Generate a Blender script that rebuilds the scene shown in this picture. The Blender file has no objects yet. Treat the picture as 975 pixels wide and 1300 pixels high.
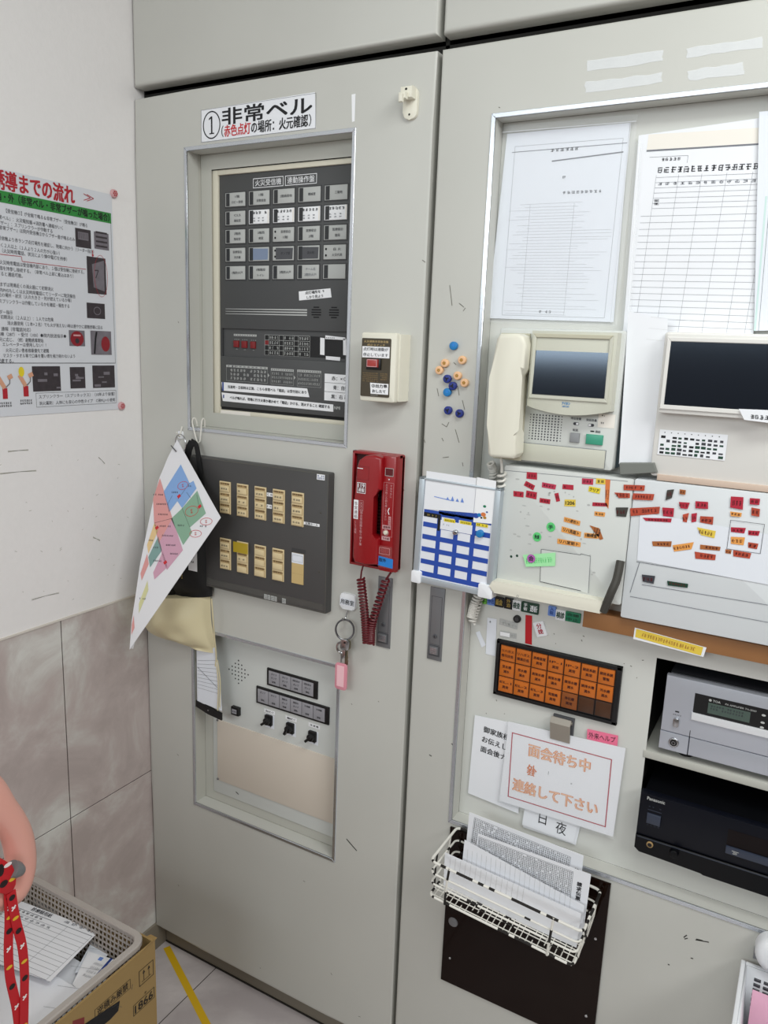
import bpy, bmesh, math, random
from mathutils import Vector, Matrix
random.seed(7)
SC = bpy.context.scene
COL = SC.collection

# ------------------------------------------------------------------ camera, world, light, exposure
cam_data = bpy.data.cameras.new('camera')
cam = bpy.data.objects.new('camera', cam_data); COL.objects.link(cam)
loc=(1.2848,-1.2192,1.5041); rows=((0.8701,0.4913,0.0380),(-0.1347,0.1629,0.9774),(0.4740,-0.8556,0.2080))
cam.matrix_world = Matrix(((rows[0][0], rows[1][0], rows[2][0], loc[0]), (rows[0][1], rows[1][1], rows[2][1], loc[1]),
                           (rows[0][2], rows[1][2], rows[2][2], loc[2]), (0, 0, 0, 1)))
cam_data.sensor_fit = 'VERTICAL'; cam_data.sensor_height = 36.0; cam_data.lens = 990.04 * 36 / 1300
cam_data.clip_start = 0.02
SC.camera = cam
world = bpy.data.worlds.new('world'); SC.world = world
world.use_nodes = True
world.node_tree.nodes['Background'].inputs[0].default_value = (1.0, 0.89, 0.77, 1)
world.node_tree.nodes['Background'].inputs[1].default_value = 0.14
def area(name, loc, target, sx, sy, power, color):
    d = bpy.data.lights.new(name, 'AREA'); d.shape = 'RECTANGLE'; d.size = sx; d.size_y = sy
    d.energy = power; d.color = color
    o = bpy.data.objects.new(name, d); COL.objects.link(o); o.location = loc
    o.rotation_euler = (Vector(target) - Vector(loc)).to_track_quat('-Z', 'Y').to_euler()
    return o
area('ceiling_tube_light', (1.60, -0.85, 2.55), (1.52, -0.70, 0), 1.3, 0.35, 19.5, (0.96, 1.0, 0.97))
area('far_fill_light', (0.35, -3.8, 2.35), (0.35, -1.0, 2.2), 2.4, 1.0, 46, (0.90, 0.97, 1.0))  # unseen panel added for the screen reflection and frontal fill, not a known window
area('side_ceiling_light', (2.9, -1.6, 2.5), (1.6, -0.9, 0.4), 1.2, 0.5, 26, (1.0, 0.99, 0.985))
SC.view_settings.view_transform = 'Standard'; SC.view_settings.look = 'None'
SC.view_settings.gamma = 1.0; SC.view_settings.use_curve_mapping = False
SC.view_settings.exposure = -0.04

# ------------------------------------------------------------------ materials
def lin(h):
    h = h.lstrip('#'); c = [int(h[i:i+2], 16) / 255 for i in (0, 2, 4)]
    return tuple((x / 12.92 if x <= 0.04045 else ((x + 0.055) / 1.055) ** 2.4) for x in c) + (1,)
MATS = {}
def M(name, hexc, rough=0.55, metal=0.0, noise=0.0, nscale=6.0, bump=0.0, alpha=1.0, trans=0.0, coat=0.0, spec=0.5, emit=None, es=0.0):
    m = bpy.data.materials.new(name); m.use_nodes = True
    nt = m.node_tree; b = nt.nodes['Principled BSDF']
    c = lin(hexc)
    b.inputs['Base Color'].default_value = c; b.inputs['Roughness'].default_value = rough
    b.inputs['Metallic'].default_value = metal; b.inputs['Specular IOR Level'].default_value = spec
    b.inputs['Alpha'].default_value = alpha; b.inputs['Transmission Weight'].default_value = trans
    b.inputs['Coat Weight'].default_value = coat
    if emit:
        b.inputs['Emission Color'].default_value = lin(emit); b.inputs['Emission Strength'].default_value = es
    if noise or bump:
        tc = nt.nodes.new('ShaderNodeTexCoord'); n = nt.nodes.new('ShaderNodeTexNoise')
        n.inputs['Scale'].default_value = nscale; n.inputs['Detail'].default_value = 5
        nt.links.new(tc.outputs['Object'], n.inputs['Vector'])
        if noise:
            mx = nt.nodes.new('ShaderNodeMix'); mx.data_type = 'RGBA'
            mx.inputs[6].default_value = tuple(x * (1 - noise) for x in c[:3]) + (1,)
            mx.inputs[7].default_value = tuple(min(1, x * (1 + noise)) for x in c[:3]) + (1,)
            nt.links.new(n.outputs['Fac'], mx.inputs[0]); nt.links.new(mx.outputs[2], b.inputs['Base Color'])
        if bump:
            bp = nt.nodes.new('ShaderNodeBump'); bp.inputs['Strength'].default_value = bump; bp.inputs['Distance'].default_value = 0.002
            nt.links.new(n.outputs['Fac'], bp.inputs['Height']); nt.links.new(bp.outputs['Normal'], b.inputs['Normal'])
    MATS[name] = m
    return m
def marble(name, lo, mid, hi, vein, rough, scale):
    m = bpy.data.materials.new(name); m.use_nodes = True
    nt = m.node_tree; b = nt.nodes['Principled BSDF']; b.inputs['Roughness'].default_value = rough
    tc = nt.nodes.new('ShaderNodeTexCoord')
    mp = nt.nodes.new('ShaderNodeMapping'); mp.inputs['Rotation'].default_value = (0.6, 0.3, 0.4); mp.inputs['Scale'].default_value = (1.0, 1.0, 0.9)
    n = nt.nodes.new('ShaderNodeTexNoise'); n.inputs['Scale'].default_value = scale; n.inputs['Detail'].default_value = 7
    n.inputs['Roughness'].default_value = 0.62; n.inputs['Distortion'].default_value = 0.5
    r = nt.nodes.new('ShaderNodeValToRGB'); e = r.color_ramp.elements
    e[0].position = 0.38; e[0].color = lin(lo); e[1].position = 0.63; e[1].color = lin(hi)
    x = e.new(0.47); x.color = lin(vein); x = e.new(0.54); x.color = lin(mid)
    nt.links.new(tc.outputs['Object'], mp.inputs[0]); nt.links.new(mp.outputs[0], n.inputs['Vector'])
    nt.links.new(n.outputs['Fac'], r.inputs[0]); nt.links.new(r.outputs[0], b.inputs['Base Color'])
    MATS[name] = m
M('steel', '#c5c5bf', 0.42, noise=0.035, nscale=7, bump=0.02)
M('steel_in', '#bebeb6', 0.5, noise=0.02)
M('steel_back', '#d4d5d0', 0.5, noise=0.03)
M('kick', '#8a8376', 0.6)
M('dark_in', '#15140f', 0.8)
M('alu', '#ced3da', 0.25, 0.85, noise=0.02, nscale=30)
M('lock', '#7f8083', 0.42, 0.5)
M('lock_dark', '#55565a', 0.5, 0.3)
M('wall', '#f0eeee', 0.8, noise=0.02, nscale=4, bump=0.25)
MATS['wall'].node_tree.nodes['Noise Texture'].inputs['Scale'].default_value = 90
marble('tile', '#b5a9a6', '#c9c3bf', '#dbdad6', '#c0b4b1', 0.3, 6.0)
marble('floor', '#b9b1b2', '#cfc8c8', '#dcd7d5', '#c6bfbf', 0.28, 2.6)
M('grout', '#4a4340', 0.9)
M('ivory_trim', '#ddd7cf', 0.5)
M('white', '#f4f5f8', 0.6)
M('paper', '#eef0f5', 0.75, noise=0.02, nscale=14)
M('paper_b', '#e6eaf2', 0.7, noise=0.03, nscale=10)
M('paper_w', '#efeae2', 0.75, noise=0.02, nscale=8)
M('form_line', '#8d8f96', 0.8)
M('ink', '#15151a', 0.7)
M('ink_soft', '#3c3d44', 0.7)
M('ink_grey', '#777a82', 0.7)
M('ink_blue', '#28448f', 0.7)
M('red_ink', '#c8242c', 0.6)
M('crimson', '#b01a3a', 0.6)
M('orange_ink', '#d9793f', 0.6)
M('orange_pale', '#f4c7a3', 0.6)
M('panel_grey', '#4b4c4d', 0.5, noise=0.03)
M('panel_dark', '#3a3b3d', 0.45)
M('panel_brown', '#494848', 0.42, 0.1)
M('panel_edge', '#68675f', 0.4, 0.4)
M('black', '#0c0c0e', 0.4)
M('black_matte', '#101013', 0.8)
M('cream', '#ddd8c6', 0.5)
M('cream_box', '#e6e3d4', 0.45)
M('beige', '#c8c8ba', 0.45)
M('beige_dk', '#bfbba6', 0.5)
M('console', '#d2d5d2', 0.5, noise=0.03, nscale=14)
M('window_grey', '#b9bbb9', 0.5)
M('lens', '#2b2d30', 0.3)
M('blue_tape_grey', '#7f8ea8', 0.6)
M('brown_plate', '#423a2a', 0.45)
M('red_button', '#a83a36', 0.35)
M('phone_red', '#930c15', 0.33, coat=0.25)
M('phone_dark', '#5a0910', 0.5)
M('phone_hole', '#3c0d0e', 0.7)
M('cord_red', '#5c0d18', 0.45)
M('clear', '#f2f5f8', 0.25, alpha=0.07)
M('clear_red', '#b85a5a', 0.15, alpha=0.45)
M('blue_tape', '#1f7fd1', 0.5)
M('tan', '#cdb27a', 0.5)
M('tan_lt', '#dfcba0', 0.45)
M('tan_dk', '#a4875a', 0.6)
M('yellow_tape', '#bda21e', 0.35, alpha=0.85)
M('floor_yellow', '#e0b51a', 0.5)
M('screen', '#080d18', 0.10, spec=0.7)
M('green_btn', '#3f9c80', 0.4)
M('grey_btn', '#8d8f92', 0.5)
M('led_red', '#7e1d20', 0.3)
M('orange_lamp', '#c4681d', 0.35, noise=0.12, nscale=60)
M('orange_dim', '#8a4a1c', 0.4, noise=0.2, nscale=60)
M('brown_lamp', '#4a2c18', 0.35, noise=0.3, nscale=70)
M('lamp_grey', '#9b9aa0', 0.5)
M('cover_cream', '#d5cbbe', 0.5)
M('chrome', '#b9b9bb', 0.22, 1.0)
M('key_brass', '#8d8672', 0.35, 0.9)
M('ring_dark', '#77777a', 0.3, 0.9)
M('pink_tag', '#ea9bab', 0.2, alpha=0.8)
M('pink_card', '#f4c3cb', 0.6)
M('nylon', '#060607', 0.65, bump=0.3, nscale=40)
M('cream_cloth', '#d5caa6', 0.42, noise=0.05, nscale=12, bump=0.5)
M('olive', '#8d8a2f', 0.6)
M('gold_ink', '#b49a4e', 0.5)
M('map_blue', '#83a9dc', 0.5); M('map_red', '#dc9a97', 0.5); M('map_pink', '#cf9fb4', 0.5)
M('map_green', '#86ac93', 0.5); M('map_sand', '#e3c590', 0.5); M('map_teal', '#7fa09c', 0.5); M('map_olive', '#d5d3a0', 0.5)
M('laminate', '#e6e6ea', 0.2, coat=0.5)
M('poster_paper', '#dcdfe6', 0.45)
M('poster_green', '#2f8a3c', 0.5)
M('poster_red', '#b3202e', 0.5)
M('photo_dark', '#3a3338', 0.5, noise=0.5, nscale=90); M('photo_mid', '#77727a', 0.5, noise=0.3, nscale=80); M('photo_red', '#8d1c28', 0.5)
M('skin', '#d8a184', 0.6)
M('pin_pink', '#d3a3a6', 0.45)
M('mag_blue', '#1b7bbd', 0.4); M('mag_navy', '#1d2f84', 0.45); M('mag_peach', '#efc194', 0.45); M('mag_gold', '#b3832a', 0.5)
M('wb_blue', '#2149a8', 0.5, noise=0.08, nscale=30); M('wb_white', '#e9ecf4', 0.3); M('wb_frame', '#b9c2c9', 0.35, 0.4)
M('cap_white', '#f1f3f7', 0.4)
M('yellow', '#e8d22c', 0.5); M('yellow_lbl', '#e6c84a', 0.5)
M('red_lbl', '#b41f38', 0.5); M('rose_lbl', '#c03352', 0.5); M('orange_lbl', '#e9a050', 0.5); M('brick_lbl', '#b5472f', 0.5, noise=0.4, nscale=120)
M('rust_lbl', '#a8622f', 0.6, noise=0.4, nscale=120); M('green_lbl', '#5fd07a', 0.5); M('mint', '#a7ecae', 0.6); M('violet', '#b562b4', 0.5)
M('green_dark', '#103f2d', 0.5); M('green_mid', '#17805a', 0.5); M('green_lime', '#6fbe3f', 0.5); M('blue_lbl', '#6c8fd8', 0.5)
M('wood', '#98693f', 0.55, noise=0.12, nscale=16)
M('red_strip', '#c0121f', 0.5)
M('clip', '#b3aca2', 0.34, 0.75)
M('pink_note', '#f2789a', 0.6); M('pink_paper', '#f4b9d2', 0.65)
M('amp_silver', '#c3c7d1', 0.32, 0.5); M('amp_bright', '#eef0f4', 0.3, 0.3); M('amp_dark', '#2a2b2f', 0.4); M('lcd', '#4a5a53', 0.35)
M('disc_player', '#090c16', 0.35, spec=0.25); M('disc_player_dk', '#05060a', 0.4, spec=0.25); M('disc_mid', '#333a4a', 0.35)
M('wire_white', '#e6e4dc', 0.4); M('wire_rust', '#17130f', 0.7)
M('acrylic', '#170904', 0.06, spec=0.15)
M('basket_white', '#eef0f4', 0.35)
M('card', '#9d8252', 0.75, noise=0.04, nscale=25); M('card_in', '#9c7f55', 0.8); M('card_ink', '#2b2218', 0.8)
M('mesh_grey', '#b2aba5', 0.45)
M('pink_vinyl', '#e2a698', 0.35, coat=0.15)
M('grey_metal', '#8d8d90', 0.35, 0.6)
M('lanyard', '#c1121f', 0.6); M('lan_black', '#1a0a0c', 0.6); M('lan_yellow', '#e3b92c', 0.6); M('lan_white', '#f0e6e6', 0.6)
M('cap_grey', '#77787a', 0.4)
M('residue', '#f4f7fb', 0.3, alpha=0.6, noise=0.05, nscale=60)
M('scuff', '#6b685f', 0.7); M('scuff_dark', '#26241f', 0.7); M('scuff_lt', '#a5a498', 0.6)
M('tape_clear', '#5d5c59', 0.25, alpha=0.75, noise=0.2, nscale=60)
M('teal_paper', '#cbe3e0', 0.5)
M('dark_grey', '#3f3d38', 0.6)
MATS['screen'].node_tree.nodes['Principled BSDF'].inputs['Specular Tint'].default_value = (0.68, 0.82, 1.0, 1)
MATS['screen'].node_tree.nodes['Principled BSDF'].inputs['IOR'].default_value = 1.75
M('console_warm', '#e0deda', 0.5)
M('sleeve_shade', '#3d4b52', 0.3)
M('end_grey', '#777a75', 0.5)
M('peach_edge', '#cfb9a8', 0.5)
M('console_lt', '#d9dde0', 0.5, noise=0.03, nscale=14)
M('tray_dark', '#120b0c', 0.4, spec=0.2)
M('cord_white', '#e3e1da', 0.45)

# ------------------------------------------------------------------ mesh builder
class Fr:
    """A flat working frame: origin o, axes a (along), b (up), n (out of the surface)."""
    def __init__(s, o, a, b, n): s.o, s.a, s.b, s.n = Vector(o), Vector(a), Vector(b), Vector(n)
    def __call__(s, x, y, c=0.0): return s.o + s.a * x + s.b * y + s.n * c
    def turn(s, x, y, deg):
        t = math.radians(deg); a = s.a * math.cos(t) + s.b * math.sin(t); b = s.b * math.cos(t) - s.a * math.sin(t)
        return Fr(s(x, y), a, b, s.n)
def front(y): return Fr((0, y, 0), (1, 0, 0), (0, 0, 1), (0, -1, 0))
def between(p, q, y):
    """Frame on the plane at depth y with its origin at p and its first axis towards q; also the length."""
    d = Vector((q[0] - p[0], 0, q[1] - p[1])); L = d.length; d.normalize()
    return Fr((p[0], y, p[1]), d, Vector((-d.z, 0, d.x)), (0, -1, 0)), L
WALL = Fr((0, 0, 0), (0, 1, 0), (0, 0, 1), (1, 0, 0))
TXT = {}
def glyphs(s):
    k = s
    if k not in TXT:
        c = bpy.data.curves.new('t', 'FONT'); c.body = s; c.resolution_u = 2
        o = bpy.data.objects.new('t', c); COL.objects.link(o)
        bpy.context.view_layer.update()
        dg = bpy.context.evaluated_depsgraph_get(); me = bpy.data.meshes.new_from_object(o.evaluated_get(dg))
        vs = [(v.co.x, v.co.y) for v in me.vertices]; fs = [tuple(p.vertices) for p in me.polygons]
        bpy.data.objects.remove(o); bpy.data.curves.remove(c); bpy.data.meshes.remove(me)
        TXT[k] = (vs, fs)
    return TXT[k]
class MB:
    def __init__(s): s.v = []; s.f = []; s.m = []; s.slots = []
    def mi(s, m):
        if m not in s.slots: s.slots.append(m)
        return s.slots.index(m)
    def add(s, vs, fs, m):
        o = len(s.v); s.v += [tuple(v) for v in vs]; i = s.mi(m)
        for f in fs: s.f.append(tuple(o + k for k in f)); s.m.append(i)
        return s
    def poly(s, pts, m): return s.add(pts, [tuple(range(len(pts)))], m)
    def rect(s, fr, a0, a1, b0, b1, c, m): return s.poly([fr(a0, b0, c), fr(a1, b0, c), fr(a1, b1, c), fr(a0, b1, c)], m)
    def flat(s, fr, pts, c, m):
        ar = sum(pts[i-1][0] * pts[i][1] - pts[i][0] * pts[i-1][1] for i in range(len(pts)))
        if ar < 0: pts = pts[::-1]
        return s.poly([fr(p[0], p[1], c) for p in pts], m)
    def bm(s, bm, m):
        bm.verts.ensure_lookup_table(); bm.verts.index_update()
        s.add([v.co.copy() for v in bm.verts], [[v.index for v in f.verts] for f in bm.faces], m); bm.free(); return s
    def prism(s, fr, pts, c0, c1, m, bev=0.0, seg=2, back=False):
        """An outline in the frame, from depth c0 to c1 (c1 is the outer face, bevelled)."""
        ar = sum(pts[i-1][0] * pts[i][1] - pts[i][0] * pts[i-1][1] for i in range(len(pts)))
        if ar < 0: pts = pts[::-1]
        b = bmesh.new(); n = len(pts)
        lo = [b.verts.new(fr(p[0], p[1], c0)) for p in pts]; hi = [b.verts.new(fr(p[0], p[1], c1)) for p in pts]
        top = b.faces.new(hi); b.faces.new(lo[::-1])
        for i in range(n): b.faces.new((lo[i], lo[(i+1) % n], hi[(i+1) % n], hi[i]))
        if bev:
            es = list(top.edges)
            if back: es = list(b.edges) if back == 'all' else es
            bmesh.ops.bevel(b, geom=es, offset=bev, segments=seg, affect='EDGES', profile=0.5, clamp_overlap=True)
        return s.bm(b, m)
    def box(s, fr, a0, a1, b0, b1, c0, c1, m, bev=0.0, seg=2, back=False):
        return s.prism(fr, [(a0, b0), (a1, b0), (a1, b1), (a0, b1)], c0, c1, m, bev, seg, back)
    def rbox(s, fr, a0, a1, b0, b1, c0, c1, m, r=0.004, bev=0.0, seg=4):
        return s.prism(fr, rrect(a0, a1, b0, b1, r, seg), c0, c1, m, bev)
    def cyl(s, p0, p1, r0, r1, m, n=20, bev=0.0):
        p0, p1 = Vector(p0), Vector(p1); d = (p1 - p0).normalized()
        x = d.orthogonal().normalized(); y = d.cross(x)
        b = bmesh.new()
        lo = [b.verts.new(p0 + (x * math.cos(2*math.pi*i/n) + y * math.sin(2*math.pi*i/n)) * r0) for i in range(n)]
        hi = [b.verts.new(p1 + (x * math.cos(2*math.pi*i/n) + y * math.sin(2*math.pi*i/n)) * r1) for i in range(n)]
        t = b.faces.new(hi); b.faces.new(lo[::-1])
        for i in range(n): b.faces.new((lo[i], lo[(i+1) % n], hi[(i+1) % n], hi[i]))
        if bev: bmesh.ops.bevel(b, geom=list(t.edges), offset=bev, segments=3, affect='EDGES', profile=0.5)
        return s.bm(b, m)
    def disc(s, fr, x, y, c, rx, ry, m, n=16):
        return s.poly([fr(x + rx * math.cos(2*math.pi*i/n), y + ry * math.sin(2*math.pi*i/n), c) for i in range(n)], m)
    def ringflat(s, fr, x, y, c, rx, ry, w, m, n=28):
        vs = []; fs = []
        for i in range(n):
            t = 2*math.pi*i/n
            vs += [fr(x + rx*math.cos(t), y + ry*math.sin(t), c), fr(x + (rx-w)*math.cos(t), y + (ry-w)*math.sin(t), c)]
        for i in range(n): j = (i+1) % n; fs.append((2*i, 2*j, 2*j+1, 2*i+1))
        return s.add(vs, fs, m)
    def tube(s, pts, r, m, n=8, closed=False, mat2=None, p2=0.0, rs=None):
        pts = [Vector(p) for p in pts]; k = len(pts); vs = []; up = None
        for i in range(k):
            if closed: d = (pts[(i+1) % k] - pts[i-1]).normalized()
            else: d = (pts[min(i+1, k-1)] - pts[max(i-1, 0)]).normalized()
            if up is None: up = d.orthogonal().normalized()
            up = (up - d * up.dot(d)).normalized(); w = d.cross(up)
            rr = rs[i] if rs else r
            vs += [pts[i] + (up * math.cos(2*math.pi*j/n) + w * math.sin(2*math.pi*j/n)) * rr for j in range(n)]
        fs = []; fm = []
        for i in range(k if closed else k-1):
            a = i*n; b = ((i+1) % k)*n
            sh = 0
            if closed and i == k-1:   # match the twist where the tube closes
                sh = min(range(n), key=lambda q: (vs[a] - vs[b+q]).length)
            mm = mat2 if (mat2 and random.random() < p2) else m
            for j in range(n): fs.append((a+j, a+(j+1) % n, b+(j+1+sh) % n, b+(j+sh) % n)); fm.append(mm)
        o = len(s.v); s.v += [tuple(v) for v in vs]
        for f, mm in zip(fs, fm): s.f.append(tuple(o+q for q in f)); s.m.append(s.mi(mm))
        if not closed:
            s.f.append(tuple(o+j for j in range(n-1, -1, -1))); s.m.append(s.mi(m))
            s.f.append(tuple(o+(k-1)*n+j for j in range(n))); s.m.append(s.mi(m))
        return s
    def text(s, fr, t, x, y, h, m, c=0.0004, align='C', w=None, bold=0.0, vertical=False):
        """Lettering h high (em), centred vertically on y; align L, C or R about x; squeezed or stretched to width w if given."""
        if vertical:
            for i, ch in enumerate(t): s.text(fr, ch, x, y - (i + 0.5) * h * 1.04, h, m, c, 'C', w, bold)
            return s
        vs, fs = glyphs(t)
        if not vs: return s
        x0 = min(v[0] for v in vs); x1 = max(v[0] for v in vs); y0 = min(v[1] for v in vs); y1 = max(v[1] for v in vs)
        cjk = any(ord(q) > 0x2000 for q in t)
        ym = 0.36 if cjk else (y0 + y1) / 2
        k = h; kx = (w / (x1 - x0)) if w else k
        W = (x1 - x0) * kx
        ox = {'L': x, 'C': x - W/2, 'R': x - W}[align]
        e = max(0.0, bold) * h * 0.75
        for j, (dx, dy) in enumerate(((0, 0),) if e < 1e-6 else (((-e, 0), (e, 0)) if bold < 0.02 else ((-e, -e*.6), (e, -e*.6), (-e, e*.6), (e, e*.6)))):
            s.add([fr(ox + dx + (v[0] - x0) * kx, y + dy + (v[1] - ym) * k, c + j * 0.00002) for v in vs], fs, m)
        return s
    def scrawl(s, fr, a0, a1, b0, b1, m, c=0.0004, rows=1, cols=6, fill=0.75, seed=0):
        """Small print too fine to read: each character a handful of short strokes."""
        R = random.Random(seed * 977 + rows * 31 + cols); ch = (a1 - a0) / cols; rh = (b1 - b0) / rows
        for r in range(rows):
            for q in range(cols):
                if R.random() > 0.95: continue
                x0 = a0 + ch * (q + (1 - fill)/2); y0 = b0 + rh * (r + (1 - fill)/2); w = ch * fill; h = rh * fill; t = min(w, h) * 0.16
                for k in range(3):
                    yy = y0 + h * (k + 0.5) / 3; u0 = x0 + w * R.uniform(0, 0.3); u1 = x0 + w * R.uniform(0.65, 1)
                    s.rect(fr, u0, u1, yy - t/2, yy + t/2, c, m)
                for k in range(2):
                    xx = x0 + w * R.uniform(0.1, 0.9); s.rect(fr, xx - t/2, xx + t/2, y0 + h * R.uniform(0, .3), y0 + h * R.uniform(.6, 1), c, m)
        return s
    def hand(s, fr, pts, w, m, c=0.0004):
        """A drawn line as a thin ribbon."""
        for (x0, y0), (x1, y1) in zip(pts, pts[1:]):
            d = Vector((x1-x0, y1-y0)); L = d.length or 1e-6; nx, ny = -d.y/L*w/2, d.x/L*w/2
            s.poly([fr(x0-nx, y0-ny, c), fr(x1-nx, y1-ny, c), fr(x1+nx, y1+ny, c), fr(x0+nx, y0+ny, c)], m)
        return s
    def frame(s, fr, a0, a1, b0, b1, c, w, m):
        s.rect(fr, a0, a1, b0, b0+w, c, m); s.rect(fr, a0, a1, b1-w, b1, c, m)
        s.rect(fr, a0, a0+w, b0+w, b1-w, c, m); return s.rect(fr, a1-w, a1, b0+w, b1-w, c, m)
    def build(s, name, parent=None, label=None, cat=None, group=None, kind=None, smooth=35, solid=0.0, org=None):
        me = bpy.data.meshes.new(name)
        if parent is not None:
            o0 = Vector((0, 0, 0)); p = parent
            while p is not None: o0 += p.location; p = p.parent
        elif org is not None: o0 = Vector(org)
        else:
            xs, ys, zs = zip(*s.v); o0 = Vector(((min(xs)+max(xs))/2, (min(ys)+max(ys))/2, min(zs)))
        me.from_pydata([tuple(Vector(v) - o0) for v in s.v], [], s.f)
        for m in s.slots: me.materials.append(MATS[m])
        me.polygons.foreach_set('material_index', s.m)
        if smooth:
            me.polygons.foreach_set('use_smooth', [True] * len(me.polygons)); me.set_sharp_from_angle(angle=math.radians(smooth))
        me.update()
        o = bpy.data.objects.new(name, me); COL.objects.link(o)
        if parent is not None: o.parent = parent
        else: o.location = o0
        if solid:
            md = o.modifiers.new('thickness', 'SOLIDIFY'); md.thickness = solid; md.offset = -1
        tag(o, label, cat, group, kind)
        return o
def tag(o, label=None, cat=None, group=None, kind=None):
    if label: o['label'] = label
    if cat: o['category'] = cat
    if group: o['group'] = group
    if kind: o['kind'] = kind
    return o
def thing(name, loc, label, cat, group=None):
    o = bpy.data.objects.new(name, None); COL.objects.link(o); o.location = loc; o.empty_display_size = 0.02
    return tag(o, label, cat, group)
def rrect(a0, a1, b0, b1, r, seg=4):
    pts = []
    for cx, cy, t0 in ((a1-r, b1-r, 0), (a0+r, b1-r, 90), (a0+r, b0+r, 180), (a1-r, b0+r, 270)):
        for i in range(seg+1):
            t = math.radians(t0 + 90*i/seg); pts.append((cx + r*math.cos(t), cy + r*math.sin(t)))
    return pts
def lerp(p, q, t): return tuple(a + (b - a) * t for a, b in zip(p, q))
def bez(ps, n=16):
    """Smooth curve through points (Catmull-Rom)."""
    P = [Vector(p) for p in ps]; P = [P[0]*2 - P[1]] + P + [P[-1]*2 - P[-2]]; out = []
    for i in range(1, len(P)-2):
        for k in range(n):
            t = k/n; a, b, c, d = P[i-1:i+3]
            out.append(0.5*((2*b) + (c-a)*t + (2*a-5*b+4*c-d)*t*t + (3*b-a-3*c+d)*t**3))
    return out + [P[-2]]
def coil(path, turns, rad, n=10):
    """Points of a helix wound along a path."""
    P = path; k = len(P); out = []; N = turns * n
    up = Vector((0.3, 0.2, 0.93))
    for i in range(N+1):
        t = i / N * (k-1); j = min(int(t), k-2); p = P[j].lerp(P[j+1], t-j); d = (P[j+1]-P[j]).normalized()
        x = (up - d*up.dot(d)).normalized(); y = d.cross(x); a = 2*math.pi*i/n
        out.append(p + (x*math.cos(a) + y*math.sin(a))*rad)
    return out

# ------------------------------------------------------------------ the setting
F0 = front(0.0)
b = MB(); b.box(Fr((0,0,0),(1,0,0),(0,1,0),(0,0,1)), -2.0, 3.4, -4.2, 0.6, -0.05, 0, 'floor')
FL = Fr((0,0,0),(1,0,0),(0,1,0),(0,0,1))
for x in (0.172, 0.622, 1.072, 1.522): b.rect(FL, x-0.0011, x+0.0011, -3.2, 0.035, 0.0003, 'grout')
for y in (-0.52, -0.97, -1.42): b.rect(FL, 0, 3.4, y-0.001, y+0.001, 0.0003, 'grout')
b.build('floor', kind='structure')
b = MB(); b.box(WALL, -1.6, 0.6, 0.94, 2.9, -0.12, 0, 'wall'); 
for (p, q) in (((-0.3222,1.2906), (-0.2799,1.2894)), ((-0.3406,1.2521), (-0.2656,1.2490)), ((-0.2917,0.9995), (-0.2290,0.9973)), ((-0.1185,1.2594), (-0.1030,1.2446)), ((-0.1406,1.0937), (-0.1228,1.0834))):
    for k in range(3):
        r = random.uniform(-0.002, 0.002); b.hand(WALL, [(p[0], p[1]+r), lerp(p, q, 0.5), (q[0], q[1]+r)], 0.0007, 'scuff_lt', 0.0002)
for k in range(26):
    y = random.uniform(-0.36, -0.03); z = random.uniform(0.96, 1.3); L = random.uniform(0.001, 0.006)
    b.hand(WALL, [(y, z), (y+L, z+random.uniform(-.003, .003))], 0.0007, 'scuff_lt', 0.0002)
b.build('wall_left', kind='structure')
b = MB(); b.box(WALL, -1.6, 0.6, 0, 0.94, -0.12, -0.002, 'grout')
for i in range(-3, 2):
    y0 = -0.228 + 0.45*i
    for z0, z1 in ((0.0, 0.041), (0.041, 0.491), (0.491, 0.94)):
        b.box(WALL, y0+0.0012, y0+0.4488, z0+0.0012, z1-0.0012, -0.002, 0, 'tile', 0.0006, 1)
b.build('wall_left_tiles', kind='structure')
b = MB(); b.box(WALL, -1.6, 0.6, 0.938, 0.942, -0.002, 0.0025, 'ivory_trim'); b.build('trim_1', kind='structure')
b = MB(); b.box(WALL, -1.6, 0.032, 0, 0.072, 0, 0.006, 'kick', 0.002); b.build('baseboard_left', kind='structure')

# ------------------------------------------------------------------ the steel cabinet with its doors
cab = thing('steel_cabinet', (0.86, 0.25, 0), 'grey-beige built-in steel cabinet with two doors that hold all the panels', 'cabinet')
b = MB()
for x0, x1 in ((0.0, 0.003), (1.722, 1.74)): b.box(F0, x0, x1, 0.068, 2.9, -0.5, -0.031, 'dark_in')
b.box(F0, 0.673, 0.680, 0.068, 2.9, -0.06, -0.031, 'dark_in')
b.box(F0, 0.003, 1.722, 0.068, 0.08, -0.5, -0.031, 'dark_in')
b.box(F0, 0.003, 1.722, 1.966, 1.982, -0.5, -0.031, 'dark_in')
b.box(F0, 0.003, 1.722, 2.88, 2.9, -0.5, -0.031, 'dark_in')
b.box(F0, 0.0, 1.74, 0.068, 2.9, -0.52, -0.5, 'dark_in')
b.build('body', cab)
b = MB(); b.box(F0, 0.006, 1.74, 0.0, 0.068, -0.06, -0.032, 'kick'); b.box(F0, 0.006, 1.74, 0.0, 0.004, -0.032, -0.03, 'scuff_dark'); b.build('kick_plate', cab)
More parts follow.
